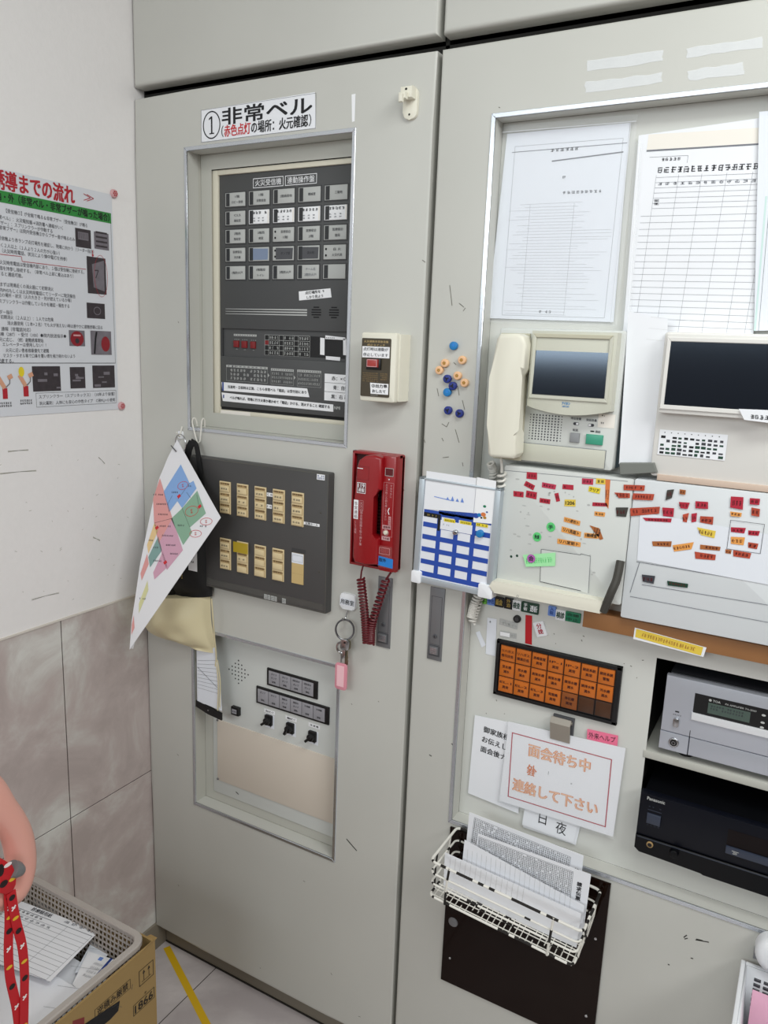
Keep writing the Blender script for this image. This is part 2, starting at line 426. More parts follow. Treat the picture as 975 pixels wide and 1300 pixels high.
def slab(x0, x1, z0, z1, hole, m='steel', thick=0.03, r=0.005):
    """A door leaf with a rectangular hole and softly rounded outer edges."""
    xs = [x0, x1] if not hole else [x0, hole[0], hole[1], x1]; zs = [z0, z1] if not hole else [z0, hole[2], hole[3], z1]
    bm = bmesh.new(); V = {(i, j): bm.verts.new((x, 0, z)) for i, x in enumerate(xs) for j, z in enumerate(zs)}
    fs = []
    for i in range(len(xs)-1):
        for j in range(len(zs)-1):
            if hole and i == 1 and j == 1: continue
            fs.append(bm.faces.new((V[i, j], V[i+1, j], V[i+1, j+1], V[i, j+1])))
    ext = bmesh.ops.extrude_face_region(bm, geom=fs)
    for v in [g for g in ext['geom'] if isinstance(g, bmesh.types.BMVert)]: v.co.y = thick
    bmesh.ops.delete(bm, geom=[], context='FACES')
    def outer(e):
        p, q = e.verts
        if p.co.y > 1e-6 or q.co.y > 1e-6: return False
        return any(abs(p.co[k]-w) < 1e-6 and abs(q.co[k]-w) < 1e-6 for k, ws in ((0, (x0, x1)), (2, (z0, z1))) for w in ws)
    es = [e for e in bm.edges if outer(e)]
    bmesh.ops.bevel(bm, geom=es, offset=r, segments=4, affect='EDGES', profile=0.5)
    bmesh.ops.recalc_face_normals(bm, faces=bm.faces)
    return MB().bm(bm, m)
for x0, x1 in ((0.003, 0.672), (0.6814, 1.72)):
    slab(x0, x1, 1.9885, 2.9, None, r=0.007).build('upper_panel', cab)
HU = (0.1425, 0.5195, 1.3245, 1.8590); HL = (0.1435, 0.5185, 0.4575, 0.8810); HR = (0.7805, 1.653, 0.6415, 1.8560)
# left leaf has two holes: build it from two slabs that meet in a flush joint
bm = bmesh.new()
xs = [0.003, HU[0], HU[1], 0.672]; zs = [0.0675, HL[2], HL[3], HU[2], HU[3], 1.9665]
V = {(i, j): bm.verts.new((x, 0, z)) for i, x in enumerate(xs) for j, z in enumerate(zs)}
fs = [bm.faces.new((V[i, j], V[i+1, j], V[i+1, j+1], V[i, j+1])) for i in range(3) for j in range(5) if not (i == 1 and j in (1, 3))]
ext = bmesh.ops.extrude_face_region(bm, geom=fs)
for v in [g for g in ext['geom'] if isinstance(g, bmesh.types.BMVert)]: v.co.y = 0.03
es = [e for e in bm.edges if all(abs(v.co.y) < 1e-6 for v in e.verts) and (all(abs(v.co.x-0.003) < 1e-6 for v in e.verts) or all(abs(v.co.x-0.672) < 1e-6 for v in e.verts)
      or all(abs(v.co.z-0.0675) < 1e-6 for v in e.verts) or all(abs(v.co.z-1.9665) < 1e-6 for v in e.verts))]
bmesh.ops.bevel(bm, geom=es, offset=0.005, segments=3, affect='EDGES', profile=0.5)
bmesh.ops.recalc_face_normals(bm, faces=bm.faces)
d1 = MB().bm(bm, 'steel')
d1.hand(F0, [(0.5516,0.5151), (0.5767,0.4975)], 0.0022, 'scuff_dark', 0.0003)
for p in ((0.4464,0.3750), (0.0815,0.2153), (0.0869,0.5625), (0.5526,0.8148), (0.6125,0.8360), (0.6469,1.2562), (0.1115,1.5374), (0.5226,0.1803), (0.5947,0.1073), (0.3309,0.1020)):
    d1.hand(F0, [p, (p[0]+random.uniform(.002, .006), p[1]+random.uniform(-.004, .004))], 0.0012, 'scuff', 0.0003)
door = d1.build('door', cab)
d2 = slab(0.6814, 1.72, 0.0675, 1.9665, HR)
for pts in (((0.7359,1.5779), (0.7448,1.5717)), ((0.7438,1.5654), (0.7477,1.5705)), ((0.7170,1.6068), (0.7233,1.5740)), ((0.7161,1.3775), (0.7254,1.3728), (0.7293,1.3812)), ((0.7418,1.3702), (0.7505,1.3481)),
            ((0.7037,1.4370), (0.7075,1.4239)), ((0.7211,1.3193), (0.7329,1.3219)), ((0.7176,1.3532), (0.7209,1.3480)), ((0.7319,1.4818), (0.7365,1.4781)), ((0.7416,1.4431), (0.7455,1.4276)),
            ((0.7517,1.4201), (0.7571,1.4046)), ((0.6637,1.6477), (0.6698,1.6438)), ((0.6813,1.3499), (0.6864,1.3421)), ((0.7837,1.8715), (0.7864,1.8701)), ((0.7585,1.3150), (0.7604,1.3084))):
    d2.hand(F0, list(pts), 0.0011, 'scuff', 0.0003)
for pts in (((1.2182,0.5809), (1.2381,0.5855)), ((1.2004,0.5772), (1.2046,0.5836)), ((1.2019,0.5749), (1.2064,0.5784)), ((1.2192,0.5828), (1.2287,0.5842)), ((1.2150,0.5451), (1.2187,0.5453)), ((1.1822,0.5174), (1.1848,0.5171)),
            ((0.7266,0.7583), (0.7316,0.7566)), ((0.7698,0.7939), (0.7747,0.7922)), ((0.8277,0.5608), (0.8309,0.5604))):
    d2.hand(F0, list(pts), 0.0017, 'scuff_dark', 0.0003)
door2 = d2.build('door', cab)
def hole_trim(h, name_parent, w=0.007):
    x0, x1, z0, z1 = h; b = MB(); o = (x0-w, x1+w, z0-w, z1+w); b2 = [(x0, z0), (x1, z0), (x1, z1), (x0, z1)]; B = [(o[0], o[2]), (o[1], o[2]), (o[1], o[3]), (o[0], o[3])]
    for i in range(4):
        j = (i+1) % 4; b.prism(F0, [B[i], B[j], b2[j], b2[i]], -0.001, 0.002, 'alu', 0.0006, 1)
    b.build('hole_trim', name_parent)
for h, d in ((HU, door), (HL, door), (HR, door2)): hole_trim(h, d)
def tray(h, depth, op, m, parent, name='recess_tray', wall=0.0):
    """Sheet-metal tray behind a hole: four side walls and a back plate, with an opening op cut in the back plate."""
    x0, x1, z0, z1 = h; b = MB()
    e = 0.0004
    b.poly([(x0-e, 0.0005, z0), (x0-e, depth, z0), (x0-e, depth, z1), (x0-e, 0.0005, z1)], m); b.poly([(x1+e, depth, z0), (x1+e, 0.0005, z0), (x1+e, 0.0005, z1), (x1+e, depth, z1)], m)
    b.poly([(x0, 0.0005, z0-e), (x1, 0.0005, z0-e), (x1, depth, z0-e), (x0, depth, z0-e)], m); b.poly([(x0, depth, z1+e), (x1, depth, z1+e), (x1, 0.0005, z1+e), (x0, 0.0005, z1+e)], m)
    fr = front(depth)
    if op:
        a0, a1, c0, c1 = op
        for q in ((x0, a0, z0, z1), (a1, x1, z0, z1), (a0, a1, z0, c0), (a0, a1, c1, z1)): b.box(fr, q[0], q[1], q[2], q[3], -0.0015, 0, m)
    else: b.box(fr, x0, x1, z0, z1, -0.0015, 0, m)
    return b
ul = (0.1697,1.8307); lo = (0.1680,1.3540)
tray(HU, 0.038, (ul[0], 0.517, lo[1], ul[1]), 'steel_in', door).build('recess_tray', door)
tray(HL, 0.033, None, 'steel_in', door).build('recess_tray', door)
t2 = tray(HR, 0.032, (1.1035, 1.62, 0.694, 1.0305), 'steel_back', door2)
BK = front(0.032)
for p in ((0.9328,1.0345), (0.9371,1.0169), (0.9825,1.0413), (0.9805,1.0338), (0.8209,0.8560), (0.8554,0.8640), (0.8386,0.8871), (1.0638,1.0074), (1.0757,0.9897), (1.0535,1.0090), (1.0812,1.0212)):
    t2.hand(BK, [p, (p[0]+random.uniform(.001, .003), p[1]+random.uniform(-.003, .001))], 0.0012, 'scuff', 0.0003)
t2.build('recess_tray', door2)
b = MB()   # dark compartment behind the opening, and the shelf that splits it
x0, x1, z0, z1 = 1.100, 1.624, 0.690, 1.034
b.poly([(x0, .034, z0), (x0, .44, z0), (x0, .44, z1), (x0, .034, z1)], 'dark_in'); b.poly([(x1, .44, z0), (x1, .034, z0), (x1, .034, z1), (x1, .44, z1)], 'dark_in')
b.poly([(x0, .034, z0), (x1, .034, z0), (x1, .44, z0), (x0, .44, z0)], 'dark_in'); b.poly([(x0, .44, z1), (x1, .44, z1), (x1, .034, z1), (x0, .034, z1)], 'dark_in')
b.poly([(x0, .44, z0), (x1, .44, z0), (x1, .44, z1), (x0, .44, z1)], 'dark_in'); b.build('compartment', door2)
MB().box(F0, 1.1, 1.624, 0.855, 0.868, -0.43, -0.030, 'steel_in', 0.002).build('shelf', door2)
def lock(x0, x1, z0, z1, parent):
    b = MB(); fr = F0
    b.box(fr, x0, x1, z0, z1, -0.002, 0.0025, 'lock', 0.001)
    b.frame(fr, x0+0.004, x1-0.004, z0+0.03, z1-0.016, 0.0027, 0.0008, 'lock_dark')
    b.rect(fr, x0+0.0035, x1-0.0035, z0+0.008, z0+0.029, 0.0027, 'lock_dark')
    h = b.build('handle', parent)
    b = MB(); b.box(fr, x0+0.006, x1-0.006, z0+0.012, z0+0.027, 0.002, 0.007, 'lock', 0.0015)
    for k in range(5): b.rect(fr, x0+0.008, x1-0.008, z0+0.014+k*0.0024, z0+0.0150+k*0.0024, 0.0072, 'alu')
    return h, b, fr, (x0+x1)/2, z0+0.046
for args in ((0.6040, 0.6340, 0.948, 1.0855, door), (0.7118, 0.7408, 0.948, 1.0855, door2)):
    h, b, fr, cx, cz = lock(*args)
    b.build('latch', h) if False else b.build('door_latch', args[4])
    k = MB(); k.cyl(fr(cx, cz, 0.002), fr(cx, cz, 0.0045), 0.004, 0.0038, 'lock_dark', 16, 0.0006); k.rect(fr, cx-0.0006, cx+0.0006, cz-0.002, cz+0.002, 0.0047, 'black'); k.build('key_hole', args[4])
b = MB(); b.flat(F0, [(0.5153,1.9187), (0.5232,1.9191), (0.5231,1.8760), (0.5176,1.8753)], 0.0004, 'white'); b.build('tape_scrap', door, label='narrow strip of white tape')
for q in (((0.9163,1.9204), (1.0226,1.9189), (1.0241,1.9053), (0.9177,1.9052)), ((0.9167,1.8910), (1.0240,1.8906), (1.0253,1.8784), (0.9180,1.8768)),
          ((1.0542,1.9181), (1.1481,1.9187), (1.1498,1.9054), (1.0556,1.9062)), ((1.0575,1.8892), (1.1288,1.8911), (1.1305,1.8770), (1.0620,1.8763))):
    pts = []
    for i in range(4):
        for k in range(6):
            p = lerp(q[i], q[(i+1) % 4], k/6); pts.append((p[0]+random.uniform(-.0012, .0012), p[1]+random.uniform(-.0012, .0012)))
    MB().flat(F0, pts, 0.0004, 'residue').build('tape_residue', door2, label='whitish patch of old tape residue')
b = MB(); TP = [(0.0151,0.0107), (0.0271,0.0231)]; 
d = Vector((0.2420, -0.1210)); w = Vector((0.121, 0.242)).normalized()*0.0085; o = Vector((0.022, 0.0165))
b.poly([(o.x-w.x, o.y-w.y, .0005), (o.x+d.x*2.2-w.x, o.y+d.y*2.2-w.y, .0005), (o.x+d.x*2.2+w.x, o.y+d.y*2.2+w.y, .0005), (o.x+w.x, o.y+w.y, .0005)], 'floor_yellow')
b.build('floor_tape', label='yellow tape line stuck on the floor by the cabinet corner', cat='tape')

# ------------------------------------------------------------------ left door: sign, hook, fire alarm receiver
def sheet(name, corners, y, label, cat, group=None, m='paper', draw=None, thick=0.0006, parent=None, lift=0.0):
    """A sheet of paper or tape lying on the plane at depth y: corners TL, TR, BR, BL; draw(b, frame, width, height)."""
    tl, tr, br, bl = corners
    fr, L = between(bl, br, y)
    H = (Vector((tl[0]-bl[0], 0, tl[1]-bl[1]))).length
    b = MB(); q = []
    for p in (bl, br, tr, tl):
        d = Vector((p[0]-bl[0], 0, p[1]-bl[1])); q.append((d.dot(fr.a), d.dot(fr.b)))
    b.prism(fr, q, 0, thick + lift, m)
    fr = Fr(fr(0, 0, thick + lift), fr.a, fr.b, fr.n)
    if draw: draw(b, fr, L, H)
    return b.build(name, parent, label, cat, group)
def d_sign(b, fr, W, H):
    b.ringflat(fr, 0.026, H*0.5, 0.0003, 0.0215, 0.0245, 0.0022, 'ink', 36)
    b.rect(fr, 0.0245, 0.0280, H*0.5-0.0145, H*0.5+0.0150, 0.0003, 'ink'); b.flat(fr, [(0.0245, H*0.5+0.0150), (0.0195, H*0.5+0.0115), (0.0195, H*0.5+0.0090), (0.0250, H*0.5+0.0115)], 0.0003, 'ink'); b.rect(fr, 0.0205, 0.0320, H*0.5-0.0160, H*0.5-0.0140, 0.0003, 'ink')
    b.text(fr, '非常ベル', 0.052, H*0.685, 0.0305, 'ink', align='L', w=0.203, bold=0.038)
    b.text(fr, '（', 0.050, H*0.25, 0.021, 'ink', align='L', bold=0.01, w=0.005)
    b.text(fr, '赤色点灯', 0.057, H*0.25, 0.0215, 'red_ink', align='L', w=0.062, bold=0.026)
    b.text(fr, 'の場所：火元確認', 0.121, H*0.25, 0.0215, 'ink', align='L', w=0.126, bold=0.026)
    b.text(fr, '）', 0.249, H*0.25, 0.021, 'ink', align='L', bold=0.01, w=0.005)
    b.frame(fr, 0, W, 0, H, 0.0002, 0.0006, 'ink_grey')
sheet('emergency_bell_sign', ((0.1805,1.9279), (0.4401,1.9307), (0.4432,1.8721), (0.1797,1.8710)), 0, 'long white sign with bold black Japanese lettering above the fire alarm receiver', 'sign', draw=d_sign)
t = thing('plastic_hook', (0.632, 0, 1.867), 'cream plastic hook with a swivel clip at the top of the left door', 'hook')
b = MB(); b.rbox(F0, 0.6185, 0.6445, 1.867, 1.9165, 0, 0.006, 'cream_box', 0.0115, 0.0015, 6); b.disc(F0, 0.631, 1.8745, 0.0063, 0.0018, 0.0018, 'scuff_dark', 12); b.build('base', t)
b = MB(); b.box(F0, 0.6195, 0.6415, 1.896, 1.914, 0.006, 0.020, 'cream_box', 0.003); b.box(F0, 0.6215, 0.6345, 1.893, 1.903, 0.020, 0.029, 'cream_box', 0.0025)
b.box(F0, 0.6245, 0.6315, 1.887, 1.899, 0.028, 0.034, 'cream_box', 0.002); b.disc(F0, 0.631, 1.909, 0.0204, 0.0022, 0.0018, 'scuff_dark', 12); b.build('hook_clip', t)

YP = 0.046; PF = front(YP)
t = thing('fire_alarm_receiver', (0.35, YP, 1.33), 'dark grey fire alarm receiver panel with rows of labelled windows', 'alarm panel')
pl = (0.1828,1.8205); pb = (0.1829,1.3617); x0 = (pl[0]+pb[0])/2; z1 = pl[1]; z0 = pb[1]; x1 = 0.5185
b = MB(); fo = 0.0095
for q in ((x0-0.0165, x0, z0-0.011, z1+fo), (x1, x1+0.006, z0-0.011, z1+fo), (x0, x1, z1, z1+fo), (x0, x1, z0-0.011, z0)): b.box(PF, q[0], q[1], q[2], q[3], -0.006, 0.004, 'cream', 0.0012)
b.build('frame', t)
zs1 = (0.1979,1.5270)[1]; zs0 = (0.1976,1.4717)[1]
b = MB(); b.box(PF, x0, x1, zs1, z1, -0.004, 0.0, 'panel_grey', 0.0008); b.box(PF, x0, x1, z0+0.006, zs0, -0.004, 0.0, 'panel_grey', 0.0008)
b.box(PF, x0+0.006, x1-0.004, zs0, zs1, -0.0062, -0.004, 'panel_grey'); b.box(PF, x0, x1, z0, z0+0.006, -0.006, -0.003, 'black_matte'); b.box(PF, x0, x0+0.006, zs0, zs1, -0.006, -0.0005, 'panel_dark')
for i, (txt, p, q) in enumerate((('火災受信機', (0.2678,1.8028), (0.3400,1.8053)), ('連動操作盤', (0.3440,1.8058), (0.4159,1.8079)))):
    zc = ((0.3048,1.7994)[1] + (0.3799,1.8021)[1]) / 2
    b.frame(PF, p[0], q[0], zc-0.0088, zc+0.0088, 0.0004, 0.0011, 'white'); b.text(PF, txt, (p[0]+q[0])/2, zc, 0.0125, 'white', w=q[0]-p[0]-0.010, bold=0.006)
for k in range(3):
    za = (0.1979,1.5659)[1] - k*0.0048; zb = (0.3973,1.5652)[1] - k*0.0048; xa = (0.1979,1.5659)[0]; xb = (0.3992,1.5623)[0]
    b.flat(PF, [(xa, za-0.0004), (xb, za-0.0014), (xb, za+0.0014), (xa, za+0.0004)], 0.0004, 'window_grey')
for xx in ((0.4092,1.5624)[0], (0.4492,1.5629)[0]):
    zc = (0.4282,1.5619)[1]
    for k in range(5):
        hw = (0.0065, 0.0108, 0.0112, 0.0108, 0.0065)[k]; zz = zc + (k-2)*0.0046
        b.rect(PF, xx+0.0112-hw, xx+0.0112+hw, zz-0.0011, zz+0.0011, 0.0004, 'black_matte')
b.build('panel', t)
c0 = (0.2001,1.7864); cl = [(0.2001,1.7800)[0], (0.4351,1.7837)[0]]; ce = (0.4841,1.6232)
cw = (0.2495,1.7701)[0] - c0[0]; pitch = (cl[1]-cl[0])/4; wd = ce[0]-cl[1]
rt = [(0.2001,1.7864)[1], (0.1994,1.6484)[1]]; rpitch = (rt[0]-rt[1])/4; ht = (0.2001,1.7864)[1] - (0.2000,1.7608)[1]
CELL = [['1階\nロビー室他', '1階\n診察室他', '2階病室他', '機械室', '三階他'], ['CLS\n薬局室', '*', '*', '*', '*'], ['2階西\n階段室', '2階西\n病室', ':医療宿泊\n1階', '医療宿泊\n2階', '医療宿泊\n階段'],
        ['医療宿泊\n天井裏', '#b', '#:ポンプ室', '#消火栓', ':自 火\n火災代表'], ['1階防火戸', '1階階段\nトイレ', '2階防火戸', '~チーム名\n2階防火戸', '']]
for r in range(5):
    for c in range(5):
        a = cl[0] + pitch*c; h1 = rt[0] - rpitch*r; h0 = h1 - ht; s = CELL[r][c]; b = MB()
        b.box(PF, a-0.0022, a+wd+0.0022, h0-0.0022, h1+0.0022, -0.001, 0.0006, 'panel_dark'); b.box(PF, a, a+wd, h0, h1, 0, 0.0022, 'white' if s == '*' else 'window_grey', 0.0005)
        fr = Fr(PF(a, h0, 0.0022), PF.a, PF.b, PF.n); body = s.lstrip('*#:~b')
        if ':' in s:
            for k in (0.28, 0.72): b.disc(fr, wd*0.12, ht*k, 0.0004, 0.0020, 0.0022, 'black_matte', 12)
        else: b.rect(fr, wd*0.045, wd*0.225, 0.001, ht-0.001, 0.0004, 'lens')
        mx = wd*0.62
        if '#' in s: b.flat(fr, [(0.0075, 0.002), (wd-0.002, 0.002), (wd-0.001, ht-0.003), (0.0075, ht-0.002)], 0.0003, 'blue_tape_grey' if 'b' in s else 'lock_dark')
        if s == '*':
            b.rect(fr, wd-0.003, wd-0.0005, 0.001, ht-0.001, 0.0003, 'paper_w'); b.scrawl(fr, 0.009, wd-0.004, ht*0.66, ht*0.92, 'ink_soft', 0.0004, 1, 5, 0.8, r*5+c); b.scrawl(fr, 0.008, wd-0.008, ht*0.12, ht*0.5, 'ink_grey', 0.0004, 2, 3, 0.5, r+c)
        elif body:
            L = body.split('\n'); m = 'ink_grey' if '~' in s else ('ink' if '#' in s else 'ink_soft')
            for k, ln in enumerate(L): b.text(fr, ln, mx, ht*(0.5 if len(L) == 1 else (0.70, 0.30)[k]), 0.0056, m, w=min(len(ln)*0.0055, wd*0.64), bold=0.012)
        b.build('indicator_window', t)
def d_note(lines, h, m='ink'):
    def f(b, fr, W, H):
        n = len(lines)
        for k, s in enumerate(lines): b.text(fr, s, W/2, H*(n-k-0.5)/n, h, m, w=min(W*0.88, len(s)*h), bold=0.02)
    return f
b0 = 0.0464
sheet('memo_label', ((0.3792,1.6000), (0.4513,1.6058), (0.4541,1.5894), (0.3804,1.5833)), YP, 'small white handwritten label', None, None, 'white', d_note(['点灯場所を ↑', 'しかり見よう'], 0.0062), parent=t)
fs = front(YP + 0.004)
b = MB(); p = (0.2160,1.5158); q = (0.2747,1.5130)
b.rect(fs, p[0], q[0], p[1]-0.003, p[1]+0.001, 0.0005, 'window_grey'); b.scrawl(fs, p[0]+0.001, q[0]-0.001, p[1]-0.0025, p[1]+0.0005, 'ink_soft', 0.0008, 1, 9, 0.7, 3); b.build('switch_caption', t)
for k, (u, v, u2, v2) in enumerate(((0.2174,1.5036)+(0.2303,1.4903), (0.2381,1.5034)+(0.2513,1.4895), (0.2608,1.5030)+(0.2729,1.4893))):
    b = MB(); b.box(fs, u, u2, v2, v, 0, 0.004, 'led_red', 0.0008); b.scrawl(fs, u-0.001, u2+0.001, v+0.0015, v+0.0035, 'window_grey', 0.0004, 1, 3, 0.7, k); b.scrawl(fs, u+0.001, u2-0.001, v2-0.0045, v2-0.0025, 'window_grey', 0.0004, 1, 1, 0.7, k)
    b.hand(fs, [(u-0.004, v-0.002), (u, v-0.003)], 0.0008, 'led_red', 0.0006); b.build('red_switch', t)
b = MB(); p = (0.2955,1.5171); q = (0.4043,1.4776); r = (0.4848,1.4757)
b.rect(fs, p[0], r[0], q[1], p[1], 0.0004, 'black'); fr = Fr(fs(p[0], q[1], 0.0005), fs.a, fs.b, fs.n); W = q[0]-p[0]; H = p[1]-q[1]
for k in range(5): b.rect(fr, 0, W, H*k/4-0.0003 if k else 0, H*k/4+0.0003, 0.0002, 'window_grey')
for a in (0, 0.09, 0.33, 0.42, 0.66, 0.75, 1): b.rect(fr, W*a-0.0003, W*a+0.0003, 0, H, 0.0002, 'window_grey')
for c in range(3):
    for r_ in range(4): b.scrawl(fr, W*(0.1+0.33*c), W*(0.32+0.33*c), H*r_/4+0.0012, H*(r_+1)/4-0.0012, 'window_grey', 0.0003, 1, 4, 0.8, c*4+r_)
b.rect(fr, 0.0004, W*0.088, H*0.52, H*0.72, 0.00025, 'led_red')
b.build('zone_table', t)
b = MB(); 
for q in (((0.4284,1.5153), (0.4384,1.5146), (0.4389,1.4828), (0.4287,1.4834)), ((0.4420,1.4813), (0.4748,1.4804), (0.4743,1.4735), (0.4422,1.4748)), ((0.4801,1.5147), (0.4871,1.5145), (0.4881,1.4845), (0.4810,1.4848)), ((0.4400,1.5199), (0.4852,1.5169), (0.4847,1.5123), (0.4397,1.5131))):
    b.flat(fs, list(q), 0.001, 'white')
p = (0.4410,1.5165); b.scrawl(fs, p[0], p[0]+0.021, p[1]-0.0025, p[1]+0.0002, 'ink', 0.0014, 1, 5, 0.8, 5); b.build('white_tape', t, label='bits of white tape around a black display')
for k, q in enumerate((((0.1994,1.4542), (0.3059,1.4220)), ((0.3143,1.4525), (0.3698,1.4214)), ((0.3784,1.4528), (0.4345,1.4209)))):
    (a0, h1), (a1, h0) = q; b = MB(); b.frame(PF, a0, a1, h0, h1, 0.0004, 0.0004, 'window_grey'); b.rect(PF, a0 + (0.024 if k == 0 else 0), a1, h1-0.0045, h1, 0.0005, 'window_grey')
    if k == 0: b.rect(PF, a0, a0+0.016, h1-0.0045, h1, 0.0005, 'window_grey'); b.rect(PF, a0+0.018, a0+0.0225, h1-0.0045, h1, 0.0005, 'window_grey')
    b.scrawl(PF, a0+0.001, a1-0.001, h1-0.004, h1-0.0005, 'ink_soft', 0.0007, 1, 10, 0.75, k); b.scrawl(PF, a0+(0.009 if k == 0 else 0.002), a1-0.002, h0+0.002, h1-0.006, 'window_grey', 0.0005, 3, 11, 0.72, k+9)
    if k < 2: b.flat(PF, [(a1+0.001, (h0+h1)/2+0.004), (a1+0.0045, (h0+h1)/2), (a1+0.001, (h0+h1)/2-0.004)], 0.0005, 'window_grey')
    b.build('instruction_box', t)
sheet('memo_strip', ((0.1863,1.4182), (0.4023,1.4177), (0.4078,1.4011), (0.1885,1.4008)), YP, 'white strip with handwriting', None, None, 'white', lambda b, fr, W, H: (b.text(fr, '当直時・日祝時は正面、こちら非常ベル「電話」は受付前にあり', W*0.52, H*0.5, 0.0066, 'ink', w=W*0.9, bold=0.025), b.rect(fr, 0, 0.004, 0, H, 0.0003, 'ink_blue')), parent=t)
sheet('memo_strip', ((0.1862,1.3968), (0.4637,1.3909), (0.4641,1.3770), (0.1894,1.3794)), YP+0.0002, 'longer white strip with handwriting', None, None, 'white', lambda b, fr, W, H: (b.text(fr, 'ベルが鳴れば、現場に行き火事か確かめて「電話」かける、消火すること 確認する', W*0.52, H*0.48, 0.0066, 'ink', w=W*0.9, bold=0.03), b.rect(fr, 0.001, 0.004, H*0.35, H*0.75, 0.0003, 'ink_blue')), parent=t)
ta = (0.4428,1.4484); tb = (0.4442,1.3970); hh = (ta[1]-tb[1])/3
for k, s in enumerate(('赤：×００', '青：自動', '黒：右ｉＴ')):
    h1 = ta[1]-hh*k; sheet('memo_tag', ((ta[0], h1), (0.5175, h1-0.0005), (0.5175, h1-hh+0.0004), (ta[0], h1-hh+0.0008)), YP+0.0001*k, 'white tag with handwriting', None, None, 'white', d_note([s], 0.0085), parent=t)
b = MB(); p = (0.4653,1.3850); b.text(PF, 'NMI', p[0]+0.0075, p[1], 0.0085, 'window_grey', w=0.013, bold=0.03); b.build('maker_mark', t)
b = MB(); b.flat(front(YP-0.004), [(0.1885,1.3605), (0.2657,1.3615), (0.2657,1.3535), (0.1853,1.3523)], 0.0004, 'paper_w'); b.build('frame_label', t)

# ------------------------------------------------------------------ stop-switch box
t = thing('stop_switch_box', (0.612, 0, 1.409), 'cream box with brown face and red square button beside the alarm receiver', 'switch box')
b = MB(); b.box(F0, 0.580, 0.6485, 1.4115, 1.5245, 0, 0.036, 'cream_box', 0.003, 2); b.build('body', t)
b = MB(); b.rbox(F0, 0.5768, 0.6462, 1.4098, 1.5262, 0.034, 0.045, 'cream_box', 0.004, 0.003); b.build('cover', t)
fs = front(-0.0452); p = (0.5790,1.5164); q = (0.6357,1.4182)
b = MB(); b.rbox(fs, p[0], q[0], q[1], p[1], -0.001, 0.0012, 'brown_plate', 0.002); fr = Fr(fs(p[0], q[1], 0.0012), fs.a, fs.b, fs.n); W = q[0]-p[0]; H = p[1]-q[1]
b.text(fr, '火災連動非常放送盤', W/2, H*0.945, 0.0042, 'tan', w=W*0.84); b.text(fr, '停止スイッチ', W/2, H*0.885, 0.0042, 'tan', w=W*0.62)
b.scrawl(fr, W*0.06, W*0.6, H*0.25, H*0.42, 'tan_dk', 0.0003, 5, 12, 0.7, 2); b.scrawl(fr, W*0.68, W*0.93, H*0.29, H*0.42, 'tan_dk', 0.0003, 4, 5, 0.7, 4); b.scrawl(fr, W*0.36, W*0.62, H*0.015, H*0.04, 'window_grey', 0.0003, 1, 6, 0.7, 8)
pb_ = b.build('face_plate', t)
f2 = Fr(fr(0, 0, 0), fr.a, fr.b, fr.n)
b = MB(); b.box(f2, W*0.03, W*0.97, H*0.67, H*0.86, 0, 0.0008, 'white'); f3 = Fr(f2(0, 0, .0009), fr.a, fr.b, fr.n)
b.text(f3, '点灯時は連動が', W/2, H*0.815, 0.0062, 'ink_soft', w=W*0.86, bold=0.015); b.text(f3, '停止しています', W/2, H*0.72, 0.0062, 'ink_soft', w=W*0.86, bold=0.015); b.build('white_label', t)
b = MB(); b.box(f2, W*0.2, W*0.7, H*0.47, H*0.655, 0, 0.003, 'black', 0.0008); b.build('button_guard', t)
b = MB(); b.box(f2, W*0.27, W*0.63, H*0.51, H*0.645, 0.003, 0.008, 'red_button', 0.001); b.frame(Fr(f2(0,0,.008), fr.a, fr.b, fr.n), W*0.275, W*0.625, H*0.515, H*0.64, 0.0002, 0.001, 'pin_pink'); b.build('button', t)
b = MB(); b.flat(f2, [(W*0.37, H*0.05), (W*0.98, H*0.05), (W*0.98, H*0.235), (W*0.34, H*0.24)], 0.0008, 'white'); f3 = Fr(f2(0, 0, .0009), fr.a, fr.b, fr.n)
b.text(f3, '②出力準', W*0.67, H*0.19, 0.0062, 'ink', w=W*0.54, bold=0.03); b.text(f3, 'おしたて', W*0.66, H*0.10, 0.006, 'ink', w=W*0.46, bold=0.03); b.build('memo_label', t)

# ------------------------------------------------------------------ grey selector panel with cream button strips
YS = -0.018; SF = front(YS)
tr = (0.4961,1.2686); br = (0.5039,0.9974); x1 = (tr[0]+br[0])/2; z1 = tr[1]; z0 = br[1]-0.004; x0 = 0.155
t = thing('selector_panel', ((x0+x1)/2, 0, z0), 'dark grey wall panel with ten strips of small cream buttons', 'control panel')
b = MB(); b.rbox(F0, x0, x1, z0, z1, 0, 0.018, 'panel_brown', 0.003, 0.002, 3); b.frame(SF, x0+0.002, x1-0.0015, z0+0.002, z1-0.0015, 0.0003, 0.0012, 'panel_edge')
for p in ((0.4825,1.1913), (0.4828,1.0753)): b.disc(SF, p[0], p[1], 0.0003, 0.0022, 0.0022, 'panel_edge', 12); b.disc(SF, p[0], p[1], 0.0005, 0.0012, 0.0012, 'black', 10)
p = (0.2187,0.9908); b.rect(SF, p[0]-0.02, x1-0.006, z0+0.006, z0+0.019, 0.0003, 'tape_clear')
b.build('plate', t)
b = MB(); p = (0.3505,1.0051)
for k, (a, w) in enumerate(((0, 0.007), (0.0085, 0.007), (0.017, 0.008), (0.026, 0.006), (0.045, 0.009))): b.rect(SF, p[0]+a, p[0]+a+w, p[1]-0.009, p[1]+0.001, 0.0006, 'window_grey'); b.scrawl(SF, p[0]+a+0.0008, p[0]+a+w-0.0008, p[1]-0.008, p[1], 'ink_soft', 0.0008, 2, 2, 0.8, k)
b.build('tape_label', t, label='row of pale tape labels')
